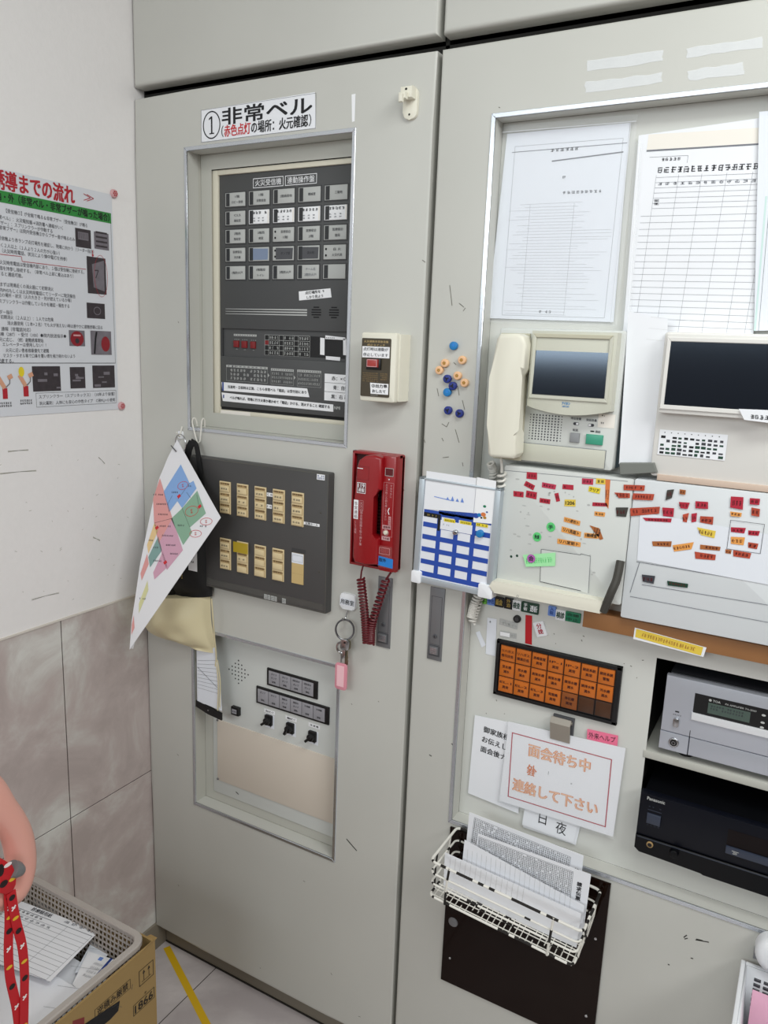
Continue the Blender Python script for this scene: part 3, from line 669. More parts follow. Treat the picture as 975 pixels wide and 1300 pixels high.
R1 = [((0.2366,1.2248), (0.2649,1.1584)), ((0.2820,1.2245), (0.3098,1.1582)), ((0.3274,1.2244), (0.3550,1.1577)), ((0.3723,1.2244), (0.4004,1.1587)), ((0.4162,1.2244), (0.4446,1.1586))]
R2 = [((0.2389,1.1066), (0.2645,1.0403)), ((0.2825,1.1051), (0.3091,1.0407)), ((0.3276,1.1056), (0.3554,1.0411)), ((0.3728,1.1056), (0.4007,1.0401))]
xa = (R1[0][0][0] + R2[0][0][0])/2; pit = (R1[4][0][0]-R1[0][0][0])/4; sw = sum(q[0]-p[0] for p, q in R1)/5
for row, RR in enumerate((R1, R2)):
    zt = sum(p[1] for p, q in RR)/len(RR); zb = sum(q[1] for p, q in RR)/len(RR)
    for c in range(len(RR)):
        a = R1[0][0][0] + pit*c; b = MB(); b.box(SF, a, a+sw, zb, zt, 0, 0.0022, 'tan_lt', 0.0005)
        st = b.build('button_strip', t); hh = (zt-zb)/3; f2 = front(YS-0.0022)
        for k in range(3):
            h1 = zt - hh*k; b = MB(); b.rect(f2, a+0.002, a+sw-0.002, h1-hh*0.30, h1-hh*0.10, 0.0002, 'tan_dk'); b.scrawl(f2, a+0.004, a+sw-0.004, h1-hh*0.28, h1-hh*0.12, 'ink', 0.0004, 1, 4, 0.85, c+k)
            for xx in (a+0.0028, a+sw-0.0028): b.disc(f2, xx, h1-hh*0.20, 0.0005, 0.0009, 0.0009, 'black', 8)
            b.rect(f2, a+0.0012, a+sw-0.0012, h1-hh*0.96, h1-hh*0.34, 0.0002, 'tan_dk'); b.box(f2, a+0.0022, a+sw-0.0022, h1-hh*0.92, h1-hh*0.38, -0.0005, 0.0022, 'tan_lt', 0.0006)
            f3 = front(YS-0.0044)
            if row == 0 or (c < 2 and not (c == 1 and k == 2)): b.scrawl(f3, a+0.005, a+sw-0.005, h1-hh*0.74, h1-hh*0.55, 'ink_soft', 0.0003, 1, 3, 0.85, c*3+k)
            b.build('push_button', st)
        if row == 1 and c == 1: MB().rect(front(YS-0.0052), a-0.007, a+sw+0.003, zt-hh*1.05, zt-0.001, 0, 'yellow_tape').build('yellow_tape', t, label='yellowed clear tape')
p, q = (0.4182,1.1042), (0.4447,1.0426)
b = MB(); b.box(SF, p[0], p[0]+sw, q[1], p[1], 0, 0.0012, 'tan'); f2 = front(YS-0.0012); b.rect(f2, p[0], p[0]+sw, p[1]-(p[1]-q[1])*0.33, p[1], 0.0003, 'paper_b'); b.frame(f2, p[0]+0.002, p[0]+sw-0.002, p[1]-(p[1]-q[1])*0.27, p[1]-0.004, 0.0005, 0.0004, 'ink_grey')
b.hand(f2, [(p[0], p[1]-(p[1]-q[1])*0.67), (p[0]+sw, p[1]-(p[1]-q[1])*0.67)], 0.0003, 'tan_dk', 0.0004); b.rect(SF, p[0]-0.001, p[0]+sw+0.004, p[1]+0.002, p[1]+0.009, 0.0004, 'panel_dark'); b.build('blank_strip', t, label='tan strip without buttons')
for (u, v, u2, v2), s in (((0.3557,1.2153)+(0.3712,1.2078), 'ＣＲ'), ((0.3559,1.1917)+(0.3685,1.1839), 'ＥＲ'), ((0.4449,1.1696)+(0.4814,1.1641), '玄関ホール')):
    b = MB(); b.rect(SF, u, u2, v2, v, 0.0008, 'white'); b.text(SF, s, (u+u2)/2, (v+v2)/2, 0.0052, 'ink', 0.001, w=(u2-u)*0.8, bold=0.02); b.build('white_label', t)
p, q = (0.4727,1.2652), (0.4907,1.2546); b = MB(); b.rect(SF, p[0], q[0], q[1], p[1], 0.0006, 'white'); b.scrawl(SF, p[0]+0.0015, q[0]-0.001, q[1]+0.001, p[1]-0.001, 'ink_blue', 0.0009, 2, 4, 0.8, 2); b.build('corner_label', t)

# ------------------------------------------------------------------ lower panel with lamp rows, speaker holes and rotary switches
YL = 0.031; LF = front(YL)
pl = (0.1692,0.4802); x0 = pl[0]; z0 = pl[1]; x1 = 0.5175; z1 = 0.8795
t = thing('pump_alarm_panel', ((x0+x1)/2, YL, z0), 'pale grey panel with two lamp rows and three rotary switches in the lower recess', 'control panel')
b = MB(); b.box(LF, x0, x1, z0, z1, -0.001, 0, 'console', 0.0005)
cc = (0.2434,0.7932); sp = 0.0089
for i in range(-3, 4):
    for j in range(-3, 4):
        if abs(i)+abs(j) <= 3: b.disc(LF, cc[0]+sp*i, cc[1]+sp*j, 0.0003, 0.0018, 0.0018, 'black_matte', 10)
p = (0.2363,0.4938); b.hand(LF, [(0.2351,0.4994), (0.2432,0.4952)], 0.002, 'scuff_dark', 0.0003)
b.build('plate', t)
T1 = ['ボイラ\nポンプ\n故障', 'ボイラ\nポンプ\n運転', '消防用水\nポンプ\n故障', '消防用水\nポンプ\n運転']; T2 = ['ポンプ\n\n運転', 'ボイラ\n\n故障', '補給水\nポンプ\n故障', '補給水\nポンプ\n運転', '冷凍機\n\n故障', '冷凍機\n\n運転']
for (tl, br), a0, a1, TT in ((((0.3238,0.8239), (0.4533,0.7851)), (0.3289,0.8162)[0], (0.4448,0.7960)[0], T1), (((0.2952,0.7750), (0.4831,0.7361)), (0.2996,0.7577)[0], (0.4744,0.7513)[0], T2)):
    b = MB(); b.box(LF, tl[0], br[0], br[1], tl[1], 0, 0.004, 'black', 0.0006); fm = b.build('lamp_frame', t); f2 = front(YL-0.004); n = len(TT); w = (a1-a0)/n
    for k, s in enumerate(TT):
        b = MB(); b.box(f2, a0+w*k+0.0006, a0+w*(k+1)-0.0006, br[1]+0.0045, tl[1]-0.0045, 0, 0.0012, 'lamp_grey', 0.0003); f3 = front(YL-0.0052); H = tl[1]-br[1]-0.009
        for j, ln in enumerate(s.split('\n')):
            if ln: b.text(f3, ln, a0+w*(k+0.5), br[1]+0.0045+H*(0.8-0.29*j), 0.0047, 'ink', w=min(w*0.8, len(ln)*0.0047), bold=0.015)
        b.build('lamp_window', fm)
for (u, v), (lu, lv), s, ang in (((0.3285,0.7038), (0.3294,0.7225), '消火ポンプ', 40), ((0.3858,0.7018), (0.3865,0.7221), '補給水ポンプ', 65), ((0.4431,0.6995), (0.4459,0.7228), '冷 凍 機', 45)):
    b = MB(); b.rect(LF, u-0.011, u+0.0135, v-0.019, v+0.012, 0.0003, 'paper_b'); b.rect(LF, lu-0.0145, lu+0.0145, lv-0.0045, lv+0.0045, 0.0006, 'white'); b.text(LF, s, lu, lv, 0.005, 'ink', 0.0009, w=0.021, bold=0.02); b.scrawl(LF, u-0.003, u+0.006, v-0.018, v-0.013, 'ink', 0.0005, 1, 2, 0.8, 2); b.build('switch_caption', t)
    b = MB(); b.rbox(LF, u-0.0095, u+0.0095, v-0.012, v+0.0115, 0, 0.006, 'black', 0.002, 0.0012); b.cyl(LF(u, v, 0.006), LF(u, v, 0.014), 0.0085, 0.0078, 'black', 20, 0.001)
    g = LF.turn(u, v, ang); b.box(g, -0.0105, 0.0095, -0.0028, 0.0028, 0.013, 0.021, 'black', 0.0012); b.build('rotary_switch', t)
p = (0.2389,0.7013); b = MB(); b.box(LF, p[0]-0.0105, p[0]+0.0105, p[1]-0.0095, p[1]+0.0095, 0, 0.009, 'black', 0.0012); b.rect(front(YL-0.009), p[0]-0.007, p[0]+0.006, p[1]-0.005, p[1]+0.0055, 0.0003, 'lamp_grey'); b.scrawl(front(YL-0.009), p[0]-0.006, p[0]+0.005, p[1]-0.002, p[1]+0.002, 'ink', 0.0006, 1, 3, 0.8, 1); b.build('buzzer_button', t)
q = [(0.1826,0.6610), (0.4942,0.6672), (0.4927,0.5143), (0.1828,0.5125)]; a0 = (q[0][0]+q[3][0])/2; a1 = 0.5165; h1 = (q[0][1]+q[1][1])/2; h0 = (q[2][1]+q[3][1])/2
MB().box(LF, a0, a1, h0, h1, 0, 0.0022, 'cover_cream', 0.0005).build('blank_cover', t)
for p in ((a0+0.0015, h1-0.001), (a1-0.0045, h1-0.004), (a0+0.0015, h0+0.003), (a1-0.004, h0+0.003)):
    b = MB(); b.cyl(LF(p[0], p[1], 0.002), LF(p[0], p[1], 0.0042), 0.0028, 0.0024, 'lock', 14, 0.0006); b.rect(LF, p[0]-0.002, p[0]+0.002, p[1]-0.0003, p[1]+0.0003, 0.0044, 'black'); b.build('screw', t)

# ------------------------------------------------------------------ red emergency telephone
t = thing('emergency_telephone', (0.595, 0, 1.0975), 'red wall telephone with handset and coiled cord, marked 119', 'telephone')
b = MB(); xl_, zt_, zb_ = 0.5505, (0.5536,1.3172)[1], (0.5524,1.1039)[1]; b.rbox(F0, xl_, 0.648, zb_, zt_, 0, 0.010, 'phone_red', 0.004, 0.002)
for q in ((xl_, xl_+0.004, zb_, zt_), (xl_, 0.648, zt_-0.005, zt_), (xl_, 0.648, zb_, zb_+0.0045)): b.box(F0, q[0], q[1], q[2], q[3], 0.009, 0.020, 'phone_red', 0.0015)
xb = (0.6215,1.3141)[0]
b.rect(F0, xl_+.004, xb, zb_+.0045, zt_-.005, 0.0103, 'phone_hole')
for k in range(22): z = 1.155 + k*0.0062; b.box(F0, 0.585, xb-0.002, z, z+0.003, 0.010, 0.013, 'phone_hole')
b.build('base', t)
b = MB(); zt2, zb2 = ((0.6213,1.3182)[1]+(0.6476,1.3149)[1])/2, ((0.6187,1.1067)[1]+(0.6507,1.1074)[1])/2; b.box(F0, xb, 0.648, zb2, zt2, 0.002, 0.034, 'phone_red', 0.0025); HB = front(-0.0343); W = 0.648 - xb; cx = xb + W*0.5
p, q = (0.6287,1.2946), (0.6435,1.2823)
b.rect(HB, p[0], q[0], q[1], p[1], 0.0002, 'phone_dark'); b.frame(HB, p[0]-0.001, q[0]+0.001, q[1]-0.001, p[1]+0.001, 0.0004, 0.0008, 'window_grey'); xm = (p[0]+q[0])/2
b.flat(HB, [(xm-0.0015, p[1]-0.018), (xm, p[1]-0.021), (xm+0.0015, p[1]-0.018)], 0.0003, 'white')
p, q = (0.6266,1.2698), (0.6452,1.1754); b.frame(HB, p[0]-0.0005, q[0]+0.001, q[1]-0.003, p[1], 0.0003, 0.0004, 'pin_pink')
b.text(HB, '火災の時この釦を押して下さい', (p[0]*2+q[0])/3-0.0008, p[1]-0.002, 0.0046, 'pin_pink', 0.0004, vertical=True); b.text(HB, 'すみやかに', (p[0]+q[0]*2)/3+0.0022, p[1]-0.003, 0.0046, 'pin_pink', 0.0004, vertical=True)
b.rect(HB, (p[0]+q[0]*2)/3-0.001, (p[0]+q[0]*2)/3+0.004, q[1]+0.012, q[1]+0.034, 0.0003, 'pin_pink'); b.text(HB, '自動通報中', (p[0]+q[0]*2)/3+0.0015, q[1]+0.033, 0.0040, 'phone_red', 0.0006, vertical=True)
b.hand(HB, [((p[0]+q[0])/2+0.003, p[1]-0.045), ((p[0]+q[0])/2+0.0005, p[1]-0.051), ((p[0]+q[0])/2+0.003, p[1]-0.057)], 0.0016, 'white')
b.build('front_block', t)
for (u, v), s in (((0.6349,1.1894), '通報用'), ((0.6343,1.1685), '下の釦')):
    b = MB(); b.rect(HB, u-0.0085, u+0.0085, v-0.0035, v+0.0035, 0.0006, 'pin_pink'); b.text(HB, s, u, v, 0.0052, 'phone_dark', 0.0008, w=0.014, bold=0.02); b.build('caption_label', t)
p = (0.6338,1.1794); b = MB(); b.cyl(HB(p[0], p[1], 0), HB(p[0], p[1], 0.004), 0.0042, 0.0036, 'cream', 20, 0.001); b.ringflat(HB, p[0], p[1], 0.0004, 0.0056, 0.0056, 0.0008, 'pin_pink'); b.build('button', t)
p, q = (0.6227,1.1545), (0.6480,1.1148); b = MB(); b.box(HB, p[0], q[0], q[1], p[1], 0, 0.005, 'clear_red', 0.001); b.frame(HB, p[0]+0.002, q[0]-0.002, p[1]-0.014, p[1]-0.002, 0.0055, 0.0006, 'pin_pink'); b.build('button_cover', t)
p, q = (0.6217,1.1361), (0.6533,1.1167); b = MB(); b.flat(front(-.0395), [(p[0], q[1]+0.002), (q[0], q[1]), (q[0], p[1]-0.002), (p[0]+0.001, p[1])], 0, 'blue_tape'); b.text(front(-.0395), '取外', (p[0]*2+q[0])/3, (p[1]+q[1])/2+0.003, 0.0075, 'ink', 0.0004, bold=0.02); b.build('blue_tape', t, label='piece of blue tape')
YH = -0.044; HF = front(YH)
O = [(0.5734,1.2890), (0.5786,1.3051), (0.5904,1.3136), (0.6096,1.3167), (0.6248,1.3134), (0.6249,1.2562), (0.6139,1.2513), (0.6071,1.2447), (0.6071,1.1708), (0.6237,1.1697), (0.6236,1.1195), (0.5981,1.1150), (0.5754,1.1163), (0.5709,1.1260), (0.5704,1.2097)]
hs = MB(); hs.prism(HF, O, -0.024, 0.0, 'phone_red', 0.0045, 3)
x0 = (0.5759,1.2651)[0]
p, q = (0.5768,1.2652), (0.5947,1.2460); hs.frame(HF, p[0], q[0], q[1], p[1], 0.0003, 0.0009, 'white'); hs.rect(HF, p[0]+0.0009, q[0]-0.0009, q[1]+0.0009, p[1]-0.0009, 0.0002, 'phone_dark')
hs.text(HF, '119', (p[0]+q[0])/2, (p[1]*3+q[1])/4-0.0005, 0.0105, 'white', 0.0004, w=(q[0]-p[0])*.70, bold=0.022); hs.text(HF, '通報', (p[0]+q[0])/2, (p[1]+q[1]*3)/4+0.001, 0.0080, 'white', 0.0004, w=(q[0]-p[0])*.70, bold=0.018)
p, q = (0.5741,1.2919), (0.6004,1.2666); hs.frame(HF, p[0]+0.001, q[0], q[1]+0.004, p[1]+0.003, 0.0002, 0.0004, 'phone_dark'); hs.hand(HF, [(0.5766,1.2908), (0.5881,1.2906)], 0.0012, 'white')
p, q = (0.5713,1.2330), (0.5808,1.1981); hs.rect(HF, p[0], q[0], q[1], p[1], 0.0003, 'white'); hs.text(HF, '非常連絡', (p[0]+q[0])/2, p[1]-0.003, 0.0075, 'phone_dark', 0.0005, vertical=True); hs.text(HF, 'として通報', (p[0]+q[0])/2, q[1]-0.003, 0.0046, 'pin_pink', 0.0004, vertical=True)
p = (0.5870,1.2322); hs.frame(HF, p[0]-0.0035, p[0]+0.004, p[1]-0.018, p[1]+0.001, 0.0003, 0.0004, 'pin_pink'); hs.text(HF, '火災の場合受話器を取り押す事', p[0]+0.0005, p[1]-0.001, 0.0056, 'pin_pink', 0.0004, vertical=True)
hs.build('handset', t)
p = (0.5972,1.2399); b = MB(); b.box(front(-.012), p[0]-0.004, p[0]+0.007, p[1]-0.004, p[1]+0.003, 0, 0.004, 'lamp_grey', 0.0008); b.build('hook_switch', t)
A = Vector((0.5877,-0.0320,1.1097)); B1 = Vector((0.5824,-0.0300,1.0842)); B2 = Vector((0.5912,-0.0260,1.0146)); B3 = Vector((0.6042,-0.0300,0.9597)); B4 = Vector((0.6063,-0.0220,1.0011)); B5 = Vector((0.6311,-0.0220,1.0882)); B6 = Vector((0.6402,-0.0220,1.1032))
b = MB(); b.tube([A, A.lerp(B1, .5) + Vector((-.001, 0, 0)), B1], 0.0016, 'cord_red'); path = bez([B1, B2, B3 + Vector((-.004, 0, 0))], 10); b.tube(coil(path, 23, 0.0066, 10), 0.0022, 'cord_red', 6)
path = bez([B3 + Vector((.003, .002, 0)), B4, B5], 10); b.tube(coil(path, 23, 0.0062, 10), 0.0022, 'cord_red', 6); b.tube([B5, B5.lerp(B6, .5), B6], 0.0022, 'cord_red'); b.build('coiled_cord', t)

# ------------------------------------------------------------------ key hook and keys
t = thing('key_hook', (0.5415, 0, 1.004), 'white magnetic hook with a name label below the grey selector panel', 'hook')
p, q = (0.5237,1.0393), (0.5576,1.0081)
b = MB(); b.rbox(F0, p[0], q[0], q[1], p[1], 0, 0.0065, 'cap_white', 0.006, 0.002, 5); fr = front(-.0066); b.rect(fr, p[0]+0.0008, q[0]-0.0008, (p[1]+q[1])/2-0.0075, (p[1]+q[1])/2+0.0055, 0.0002, 'paper_b')
b.text(fr, '用務室', (p[0]+q[0])/2, (p[1]+q[1])/2-0.001, 0.0108, 'ink', 0.0005, w=0.030, bold=0.02); b.build('base', t)
b = MB(); c = Vector((0.5401,-0.0060,1.0014)); b.tube(bez([c + Vector((0, .002, .004)), c + Vector((0, -.002, -.004)), c + Vector((0, -.006, -.010)), c + Vector((0, -.012, -.012)), c + Vector((0, -.015, -.007))], 5), 0.0014, 'chrome'); b.build('wire_hook', t)
t = thing('key_ring', (0.5452,-0.0160,0.8474), 'bunch of keys on a dark ring with a pink plastic tag', 'keys')
c = Vector((0.5426,-0.0160,0.9707)); b = MB(); R_ = 0.0205
b.tube([c + Vector((math.cos(a)*R_*0.78, math.cos(a)*R_*0.35, math.sin(a)*R_)) for a in [2*math.pi*i/32 for i in range(32)]], 0.0019, 'ring_dark', 8, True); b.build('ring', t)
c2 = Vector((0.5361,-0.0160,0.9332)); b = MB(); b.tube([c2 + Vector((math.cos(a)*0.008, math.cos(a)*.003, math.sin(a)*0.011)) for a in [2*math.pi*i/24 for i in range(24)]], 0.0024, 'chrome', 8, True); b.build('clasp', t)
def key(p, tilt, L, m):
    fr = Fr(p, (math.cos(tilt), 0.15, math.sin(tilt)), (-math.sin(tilt), 0, math.cos(tilt)), (0.15, -0.98, 0)); b = MB()
    b.rbox(fr, -0.009, 0.009, -0.02, 0.002, 0, 0.0022, m, 0.006, 0.0005); b.prism(fr, [(-0.0035, -0.019), (-0.0035, -L), (-0.001, -L-0.003), (0.003, -L), (0.0036, -L*0.85), (0.0026, -L*0.8), (0.0036, -L*0.72), (0.0028, -L*0.62), (0.0036, -0.019)], 0.0002, 0.002, m, 0.0004)
    b.disc(fr, 0, -0.004, 0.0024, 0.0022, 0.0022, 'black', 10); b.build('key', t)
key(Vector((0.5453,-0.0130,0.9504)), 0.04, 0.050, 'key_brass'); key(Vector((0.5458,-0.0180,0.9505)), -0.1, 0.036, 'chrome')
p, q = (0.5270,0.9032), (0.5531,0.8493); fr = front(-.019); b = MB(); b.rbox(fr, p[0], q[0], q[1], p[1], 0, 0.004, 'pink_tag', 0.006, 0.001, 4); g = b.build('pink_tag', t)
b = MB(); b.box(fr, p[0]+0.005, q[0]-0.005, q[1]+0.007, p[1]-0.004, 0.0041, 0.0046, 'pink_card'); b.build('name_card', g)
b = MB(); b.tube([Vector((0.5374,-0.0180,0.9212)), Vector((0.5390,-0.0200,0.9045))], 0.0015, 'chrome'); b.build('link', t)

# ------------------------------------------------------------------ hooks, hanging map, bags at the left of the door
t = thing('wire_hook', (0.1723,-0.0100,1.2984), 'white wire double hook hung over the frame above the black bag', 'hook')
for k, ps in enumerate(([(0.1569,0.0040,1.3270), (0.1570,0.0010,1.3386), (0.1563,-0.0040,1.3445), (0.1521,-0.0060,1.3387), (0.1551,-0.0060,1.3243), (0.1608,-0.0060,1.3052)], [(0.1771,0.0040,1.3270), (0.1795,0.0010,1.3404), (0.1807,-0.0040,1.3453), (0.1784,-0.0060,1.3391), (0.1758,-0.0060,1.3212), (0.1725,-0.0060,1.2981)])):
    MB().tube(bez(ps, 6), 0.0014, 'wire_white').build('wire', t)
b = MB(); b.tube(bez([(0.1608,-0.0060,1.3052), (0.1683,-0.0080,1.2946), (0.1725,-0.0060,1.2981)], 6), 0.0013, 'wire_white'); b.build('wire', t)
t = thing('adhesive_hook', (0.1166,-0.0040,1.2994), 'small white hook holding the ring of the hanging floor map', 'hook')
b = MB(); b.tube(bez([(0.1203,-0.0020,1.3236), (0.1192,-0.0040,1.3162), (0.1187,-0.0060,1.3081), (0.1222,-0.0120,1.3039), (0.1256,-0.0200,1.3081), (0.1263,-0.0240,1.3134)], 6), 0.0017, 'wire_white'); b.build('hook_wire', t)
b = MB(); p = (0.1152,1.3056); b.rbox(F0, p[0]-0.007, p[0]+0.007, p[1]-0.008, p[1]+0.008, 0, 0.003, 'cap_white', 0.003, 0.001); b.build('pad', t)

MF = Fr(*[Vector(v) for v in ((0.1322,-0.0300,1.2997),(0.7056,-0.1492,-0.6927),(0.7034,0.2653,0.6594),(0.0854,-0.9526,0.2921))])
t = thing('floor_map', tuple(MF.o), 'laminated colour-coded floor map hanging on a ring by its corner', 'map')
SIL = [(0.3001,-0.3213), (0.2557,-0.2887), (0.2110,-0.2491), (0.1646,-0.2084), (0.1195,-0.1625), (0.0778,-0.1198), (0.0432,-0.0797), (0.0181,-0.0382)]
out = [(0.0000,0.0000), (0.2011,0.0000)] + SIL
b = MB(); b.prism(MF, out, -0.0008, 0, 'laminate', 0.0002, 1)
# the far half of the sheet rolls away behind the visible fold
sil = [(0.0000,0.0000)] + SIL[::-1]; vs = []; K = 9
for i, p in enumerate(sil):
    s = math.sin(math.pi * i / (len(sil)-1)); r = 0.006 + 0.016*s
    for k in range(K):
        a = math.pi*0.85*k/(K-1); vs.append(MF(p[0] - r*math.sin(a)*0.35, p[1], -r*(1-math.cos(a))) + MF.a * (0.02*s*k/(K-1)))
b.add(vs, [(i*K+k, i*K+k+1, (i+1)*K+k+1, (i+1)*K+k) for i in range(len(sil)-1) for k in range(K-1)], 'laminate')
for m, P in (('map_blue', [(0.0506,-0.0197), (0.0969,-0.0227), (0.0987,-0.0127), (0.1165,-0.0149), (0.1296,-0.0643), (0.1105,-0.0662), (0.1179,-0.0950), (0.1025,-0.0904), (0.0864,-0.0866), (0.0728,-0.0830)]),
             ('map_green', [(0.1217,-0.0160), (0.1733,-0.0235), (0.1747,-0.0695), (0.1864,-0.0706), (0.1954,-0.1015), (0.1320,-0.0977), (0.1300,-0.0645)]),
             ('map_red', [(0.0429,-0.0761), (0.1332,-0.0945), (0.1571,-0.1492), (0.1128,-0.1358), (0.0692,-0.1121)]),
             ('map_pink', [(0.1332,-0.0945), (0.2039,-0.1074), (0.2153,-0.1605), (0.1574,-0.1489)]),
             ('map_sand', [(0.1139,-0.1353), (0.1330,-0.1357), (0.1601,-0.1811), (0.1428,-0.1747)]),
             ('map_teal', [(0.1441,-0.1425), (0.1740,-0.1491), (0.1867,-0.1921), (0.1656,-0.1845)]),
             ('map_pink', [(0.1767,-0.1484), (0.2110,-0.1565), (0.2141,-0.1959), (0.2002,-0.1912)]),
             ('map_red', [(0.1583,-0.1836), (0.1787,-0.1912), (0.1974,-0.2234), (0.1832,-0.2184)]),
             ('map_olive', [(0.2058,-0.2113), (0.2236,-0.2194), (0.2504,-0.2636), (0.2340,-0.2538)]),
             ('map_red', [(0.2467,-0.2763), (0.2697,-0.2878), (0.2776,-0.3018), (0.2604,-0.2903)])):
    b.flat(MF, P, 0.0004, m)
def mapline(p, q, w, m): b.hand(MF, [p, q], w, m, 0.0006)
for p, q in (((0.0969,-0.0227), (0.1082,-0.0632)), ((0.1086,-0.0385), (0.1241,-0.0367)), ((0.1296,-0.0643), (0.1747,-0.0695)), ((0.1021,-0.0902), (0.0929,-0.0699)), ((0.1332,-0.0945), (0.1145,-0.1362)), ((0.1279,-0.0211), (0.1485,-0.0283))): mapline(p, q, 0.0006, 'ink_soft')
for (c, rx, ry, ang) in (((0.0913,-0.0385), 0.0085, 0.013, 25), ((0.1491,-0.0488), 0.0105, 0.016, 25), ((0.1877,-0.0315), 0.0075, 0.0145, 35), ((0.1935,-0.0650), 0.0075, 0.0145, 35)):
    g = MF.turn(c[0], c[1], -ang); b.ringflat(g, 0, 0, 0.0007, rx, ry, 0.0009, 'red_ink'); b.scrawl(g, -rx*.5, rx*.5, -0.003, 0.003, 'red_ink', 0.0007, 1, 2, .8, 3)
for c in ((0.1044,-0.0575), (0.1526,-0.0281), (0.1999,-0.1556), (0.1270,-0.1356)): b.flat(MF, [(c[0]-.003, c[1]-.004), (c[0]+.003, c[1]-.004), (c[0]+.003, c[1]+.004), (c[0]-.003, c[1]+.004)], 0.0008, 'red_ink')
for c, n_ in (((0.0699,-0.0975), 6), ((0.0916,-0.1014), 6), ((0.1122,-0.1092), 6), ((0.1365,-0.1171), 7), ((0.1566,-0.1225), 7), ((0.1777,-0.1262), 6), ((0.1972,-0.1290), 5), ((0.1583,-0.0848), 4), ((0.1858,-0.1700), 5), ((0.1600,-0.1590), 3), ((0.0909,-0.0618), 4), ((0.1405,-0.1612), 3), ((0.2302,-0.2408), 4), ((0.1913,-0.0425), 4), ((0.1023,-0.0255), 2)):
    g = MF.turn(c[0], c[1], 52); b.scrawl(g, -0.0042*n_/2, 0.0042*n_/2, -0.0024, 0.0024, 'ink_soft', 0.0007, 1, n_, 0.8, n_+int(c[0]*900))
b.build('sheet', t)
c = Vector((0.1420,-0.0300,1.2930)); b = MB(); b.tube([c + MF.a*0 + Vector((math.cos(a)*.019*.95, math.cos(a)*.019*-.2, math.sin(a)*.0185)) for a in [2*math.pi*i/36 for i in range(36)]], 0.0011, 'chrome', 8, True); b.build('ring', t)
b = MB(); b.tube([MF(*(0.0030,-0.0174), 0.002), MF(*(0.0217,-0.0137), 0.002)], 0.0011, 'ring_dark'); b.build('pin', t)

def bag(left, right, D, m, wr, seed, nx=26, seg=8):
    """A soft hanging bag: closed pouch between two edge lines (top to bottom), swelling D towards the room."""
    L = bez(left, seg); Rr = bez(right, seg); n = min(len(L), len(Rr)); R = random.Random(seed); ph = [R.uniform(0, 6) for _ in range(6)]
    vs = []; fs = []
    for i in range(n):
        tt = i/(n-1)
        for k in range(nx):
            s = k/(nx-1); p = L[i].lerp(Rr[i], s); sw = (math.sin(math.pi*s)**0.6) * (0.35 + 0.65*math.sin(math.pi*min(1, 0.12+tt*0.95))**0.7)
            w = wr*(math.sin(9*s+4*tt+ph[0]) + 0.7*math.sin(17*s-7*tt+ph[1]) + 0.5*math.sin(5*s+15*tt+ph[2]))*math.sin(math.pi*s)
            vs.append(Vector((p.x, p.y - D*sw - w, p.z + 0.3*w)))
    o = len(vs)
    vs += [Vector((v.x, max(a.y, -0.003) if False else a.y, v.z)) for v, a in ((vs[i*nx+k], L[i].lerp(Rr[i], k/(nx-1))) for i in range(n) for k in range(nx))]
    for i in range(n-1):
        for k in range(nx-1):
            a = i*nx+k; fs.append((a, a+nx, a+nx+1, a+1)); fs.append((o+a, o+a+1, o+a+nx+1, o+a+nx))
    for k in range(nx-1): fs.append((k, k+1, o+k+1, o+k)); a = (n-1)*nx+k; fs.append((a, o+a, o+a+1, a+1))
    return MB().add(vs, fs, m)
t = thing('black_bag', (0.1512,-0.0100,0.9475), 'black nylon bag with a white label, hanging behind the floor map', 'bag')
bag([(0.1151,-0.0080,1.1582), (0.0976,-0.0080,1.0863), (0.0931,-0.0080,0.9968), (0.0954,-0.0080,0.9504)], [(0.1820,-0.0080,1.2005), (0.1980,-0.0080,1.1017), (0.2014,-0.0080,1.0164), (0.2053,-0.0080,0.9700)], 0.045, 'nylon', 0.002, 3).build('body', t)
bag([(0.0530,-0.0060,1.0612), (0.0341,-0.0060,0.9857), (0.0301,-0.0060,0.9371)], [(0.1204,-0.0060,1.0719), (0.1212,-0.0060,1.0014), (0.1202,-0.0060,0.9528)], 0.03, 'nylon', 0.0015, 5).build('side_pocket', t)
b = MB()
def strap(b, pts, w, th, m):
    P = [Vector(p) for p in pts]; vs = []
    for i in range(len(P)):
        d = (P[min(i+1, len(P)-1)] - P[max(i-1, 0)]).normalized(); s = d.cross(Vector((0, -1, 0))).normalized()*w/2; y = Vector((0, -th, 0))
        vs += [P[i]-s, P[i]+s, P[i]+s+y, P[i]-s+y]
    fs = [(i*4+j, i*4+(j+1) % 4, (i+1)*4+(j+1) % 4, (i+1)*4+j) for i in range(len(P)-1) for j in range(4)] + [(3, 2, 1, 0), tuple((len(P)-1)*4+j for j in range(4))]
    return b.add(vs, fs, m)
strap(b, bez([(0.1489,-0.0200,1.1645), (0.1461,-0.0180,1.2308), (0.1517,-0.0160,1.2774), (0.1599,-0.0140,1.2960)], 6), 0.016, 0.003, 'nylon')
strap(b, bez([(0.1577,-0.0140,1.2974), (0.1734,-0.0160,1.2893), (0.1850,-0.0200,1.2518), (0.1985,-0.0240,1.1916)], 6), 0.011, 0.003, 'nylon'); b.build('strap', t)
b = MB(); b.tube(bez([(0.1604,-0.0120,1.2450), (0.1553,-0.0140,1.2231), (0.1642,-0.0120,1.2122), (0.1571,-0.0140,1.1983), (0.1659,-0.0120,1.1823)], 6), 0.0022, 'olive'); b.tube(bez([(0.1692,-0.0120,1.2558), (0.1641,-0.0140,1.2274), (0.1683,-0.0120,1.1960)], 6), 0.0018, 'olive'); b.build('cord', t, label='olive drawcord')
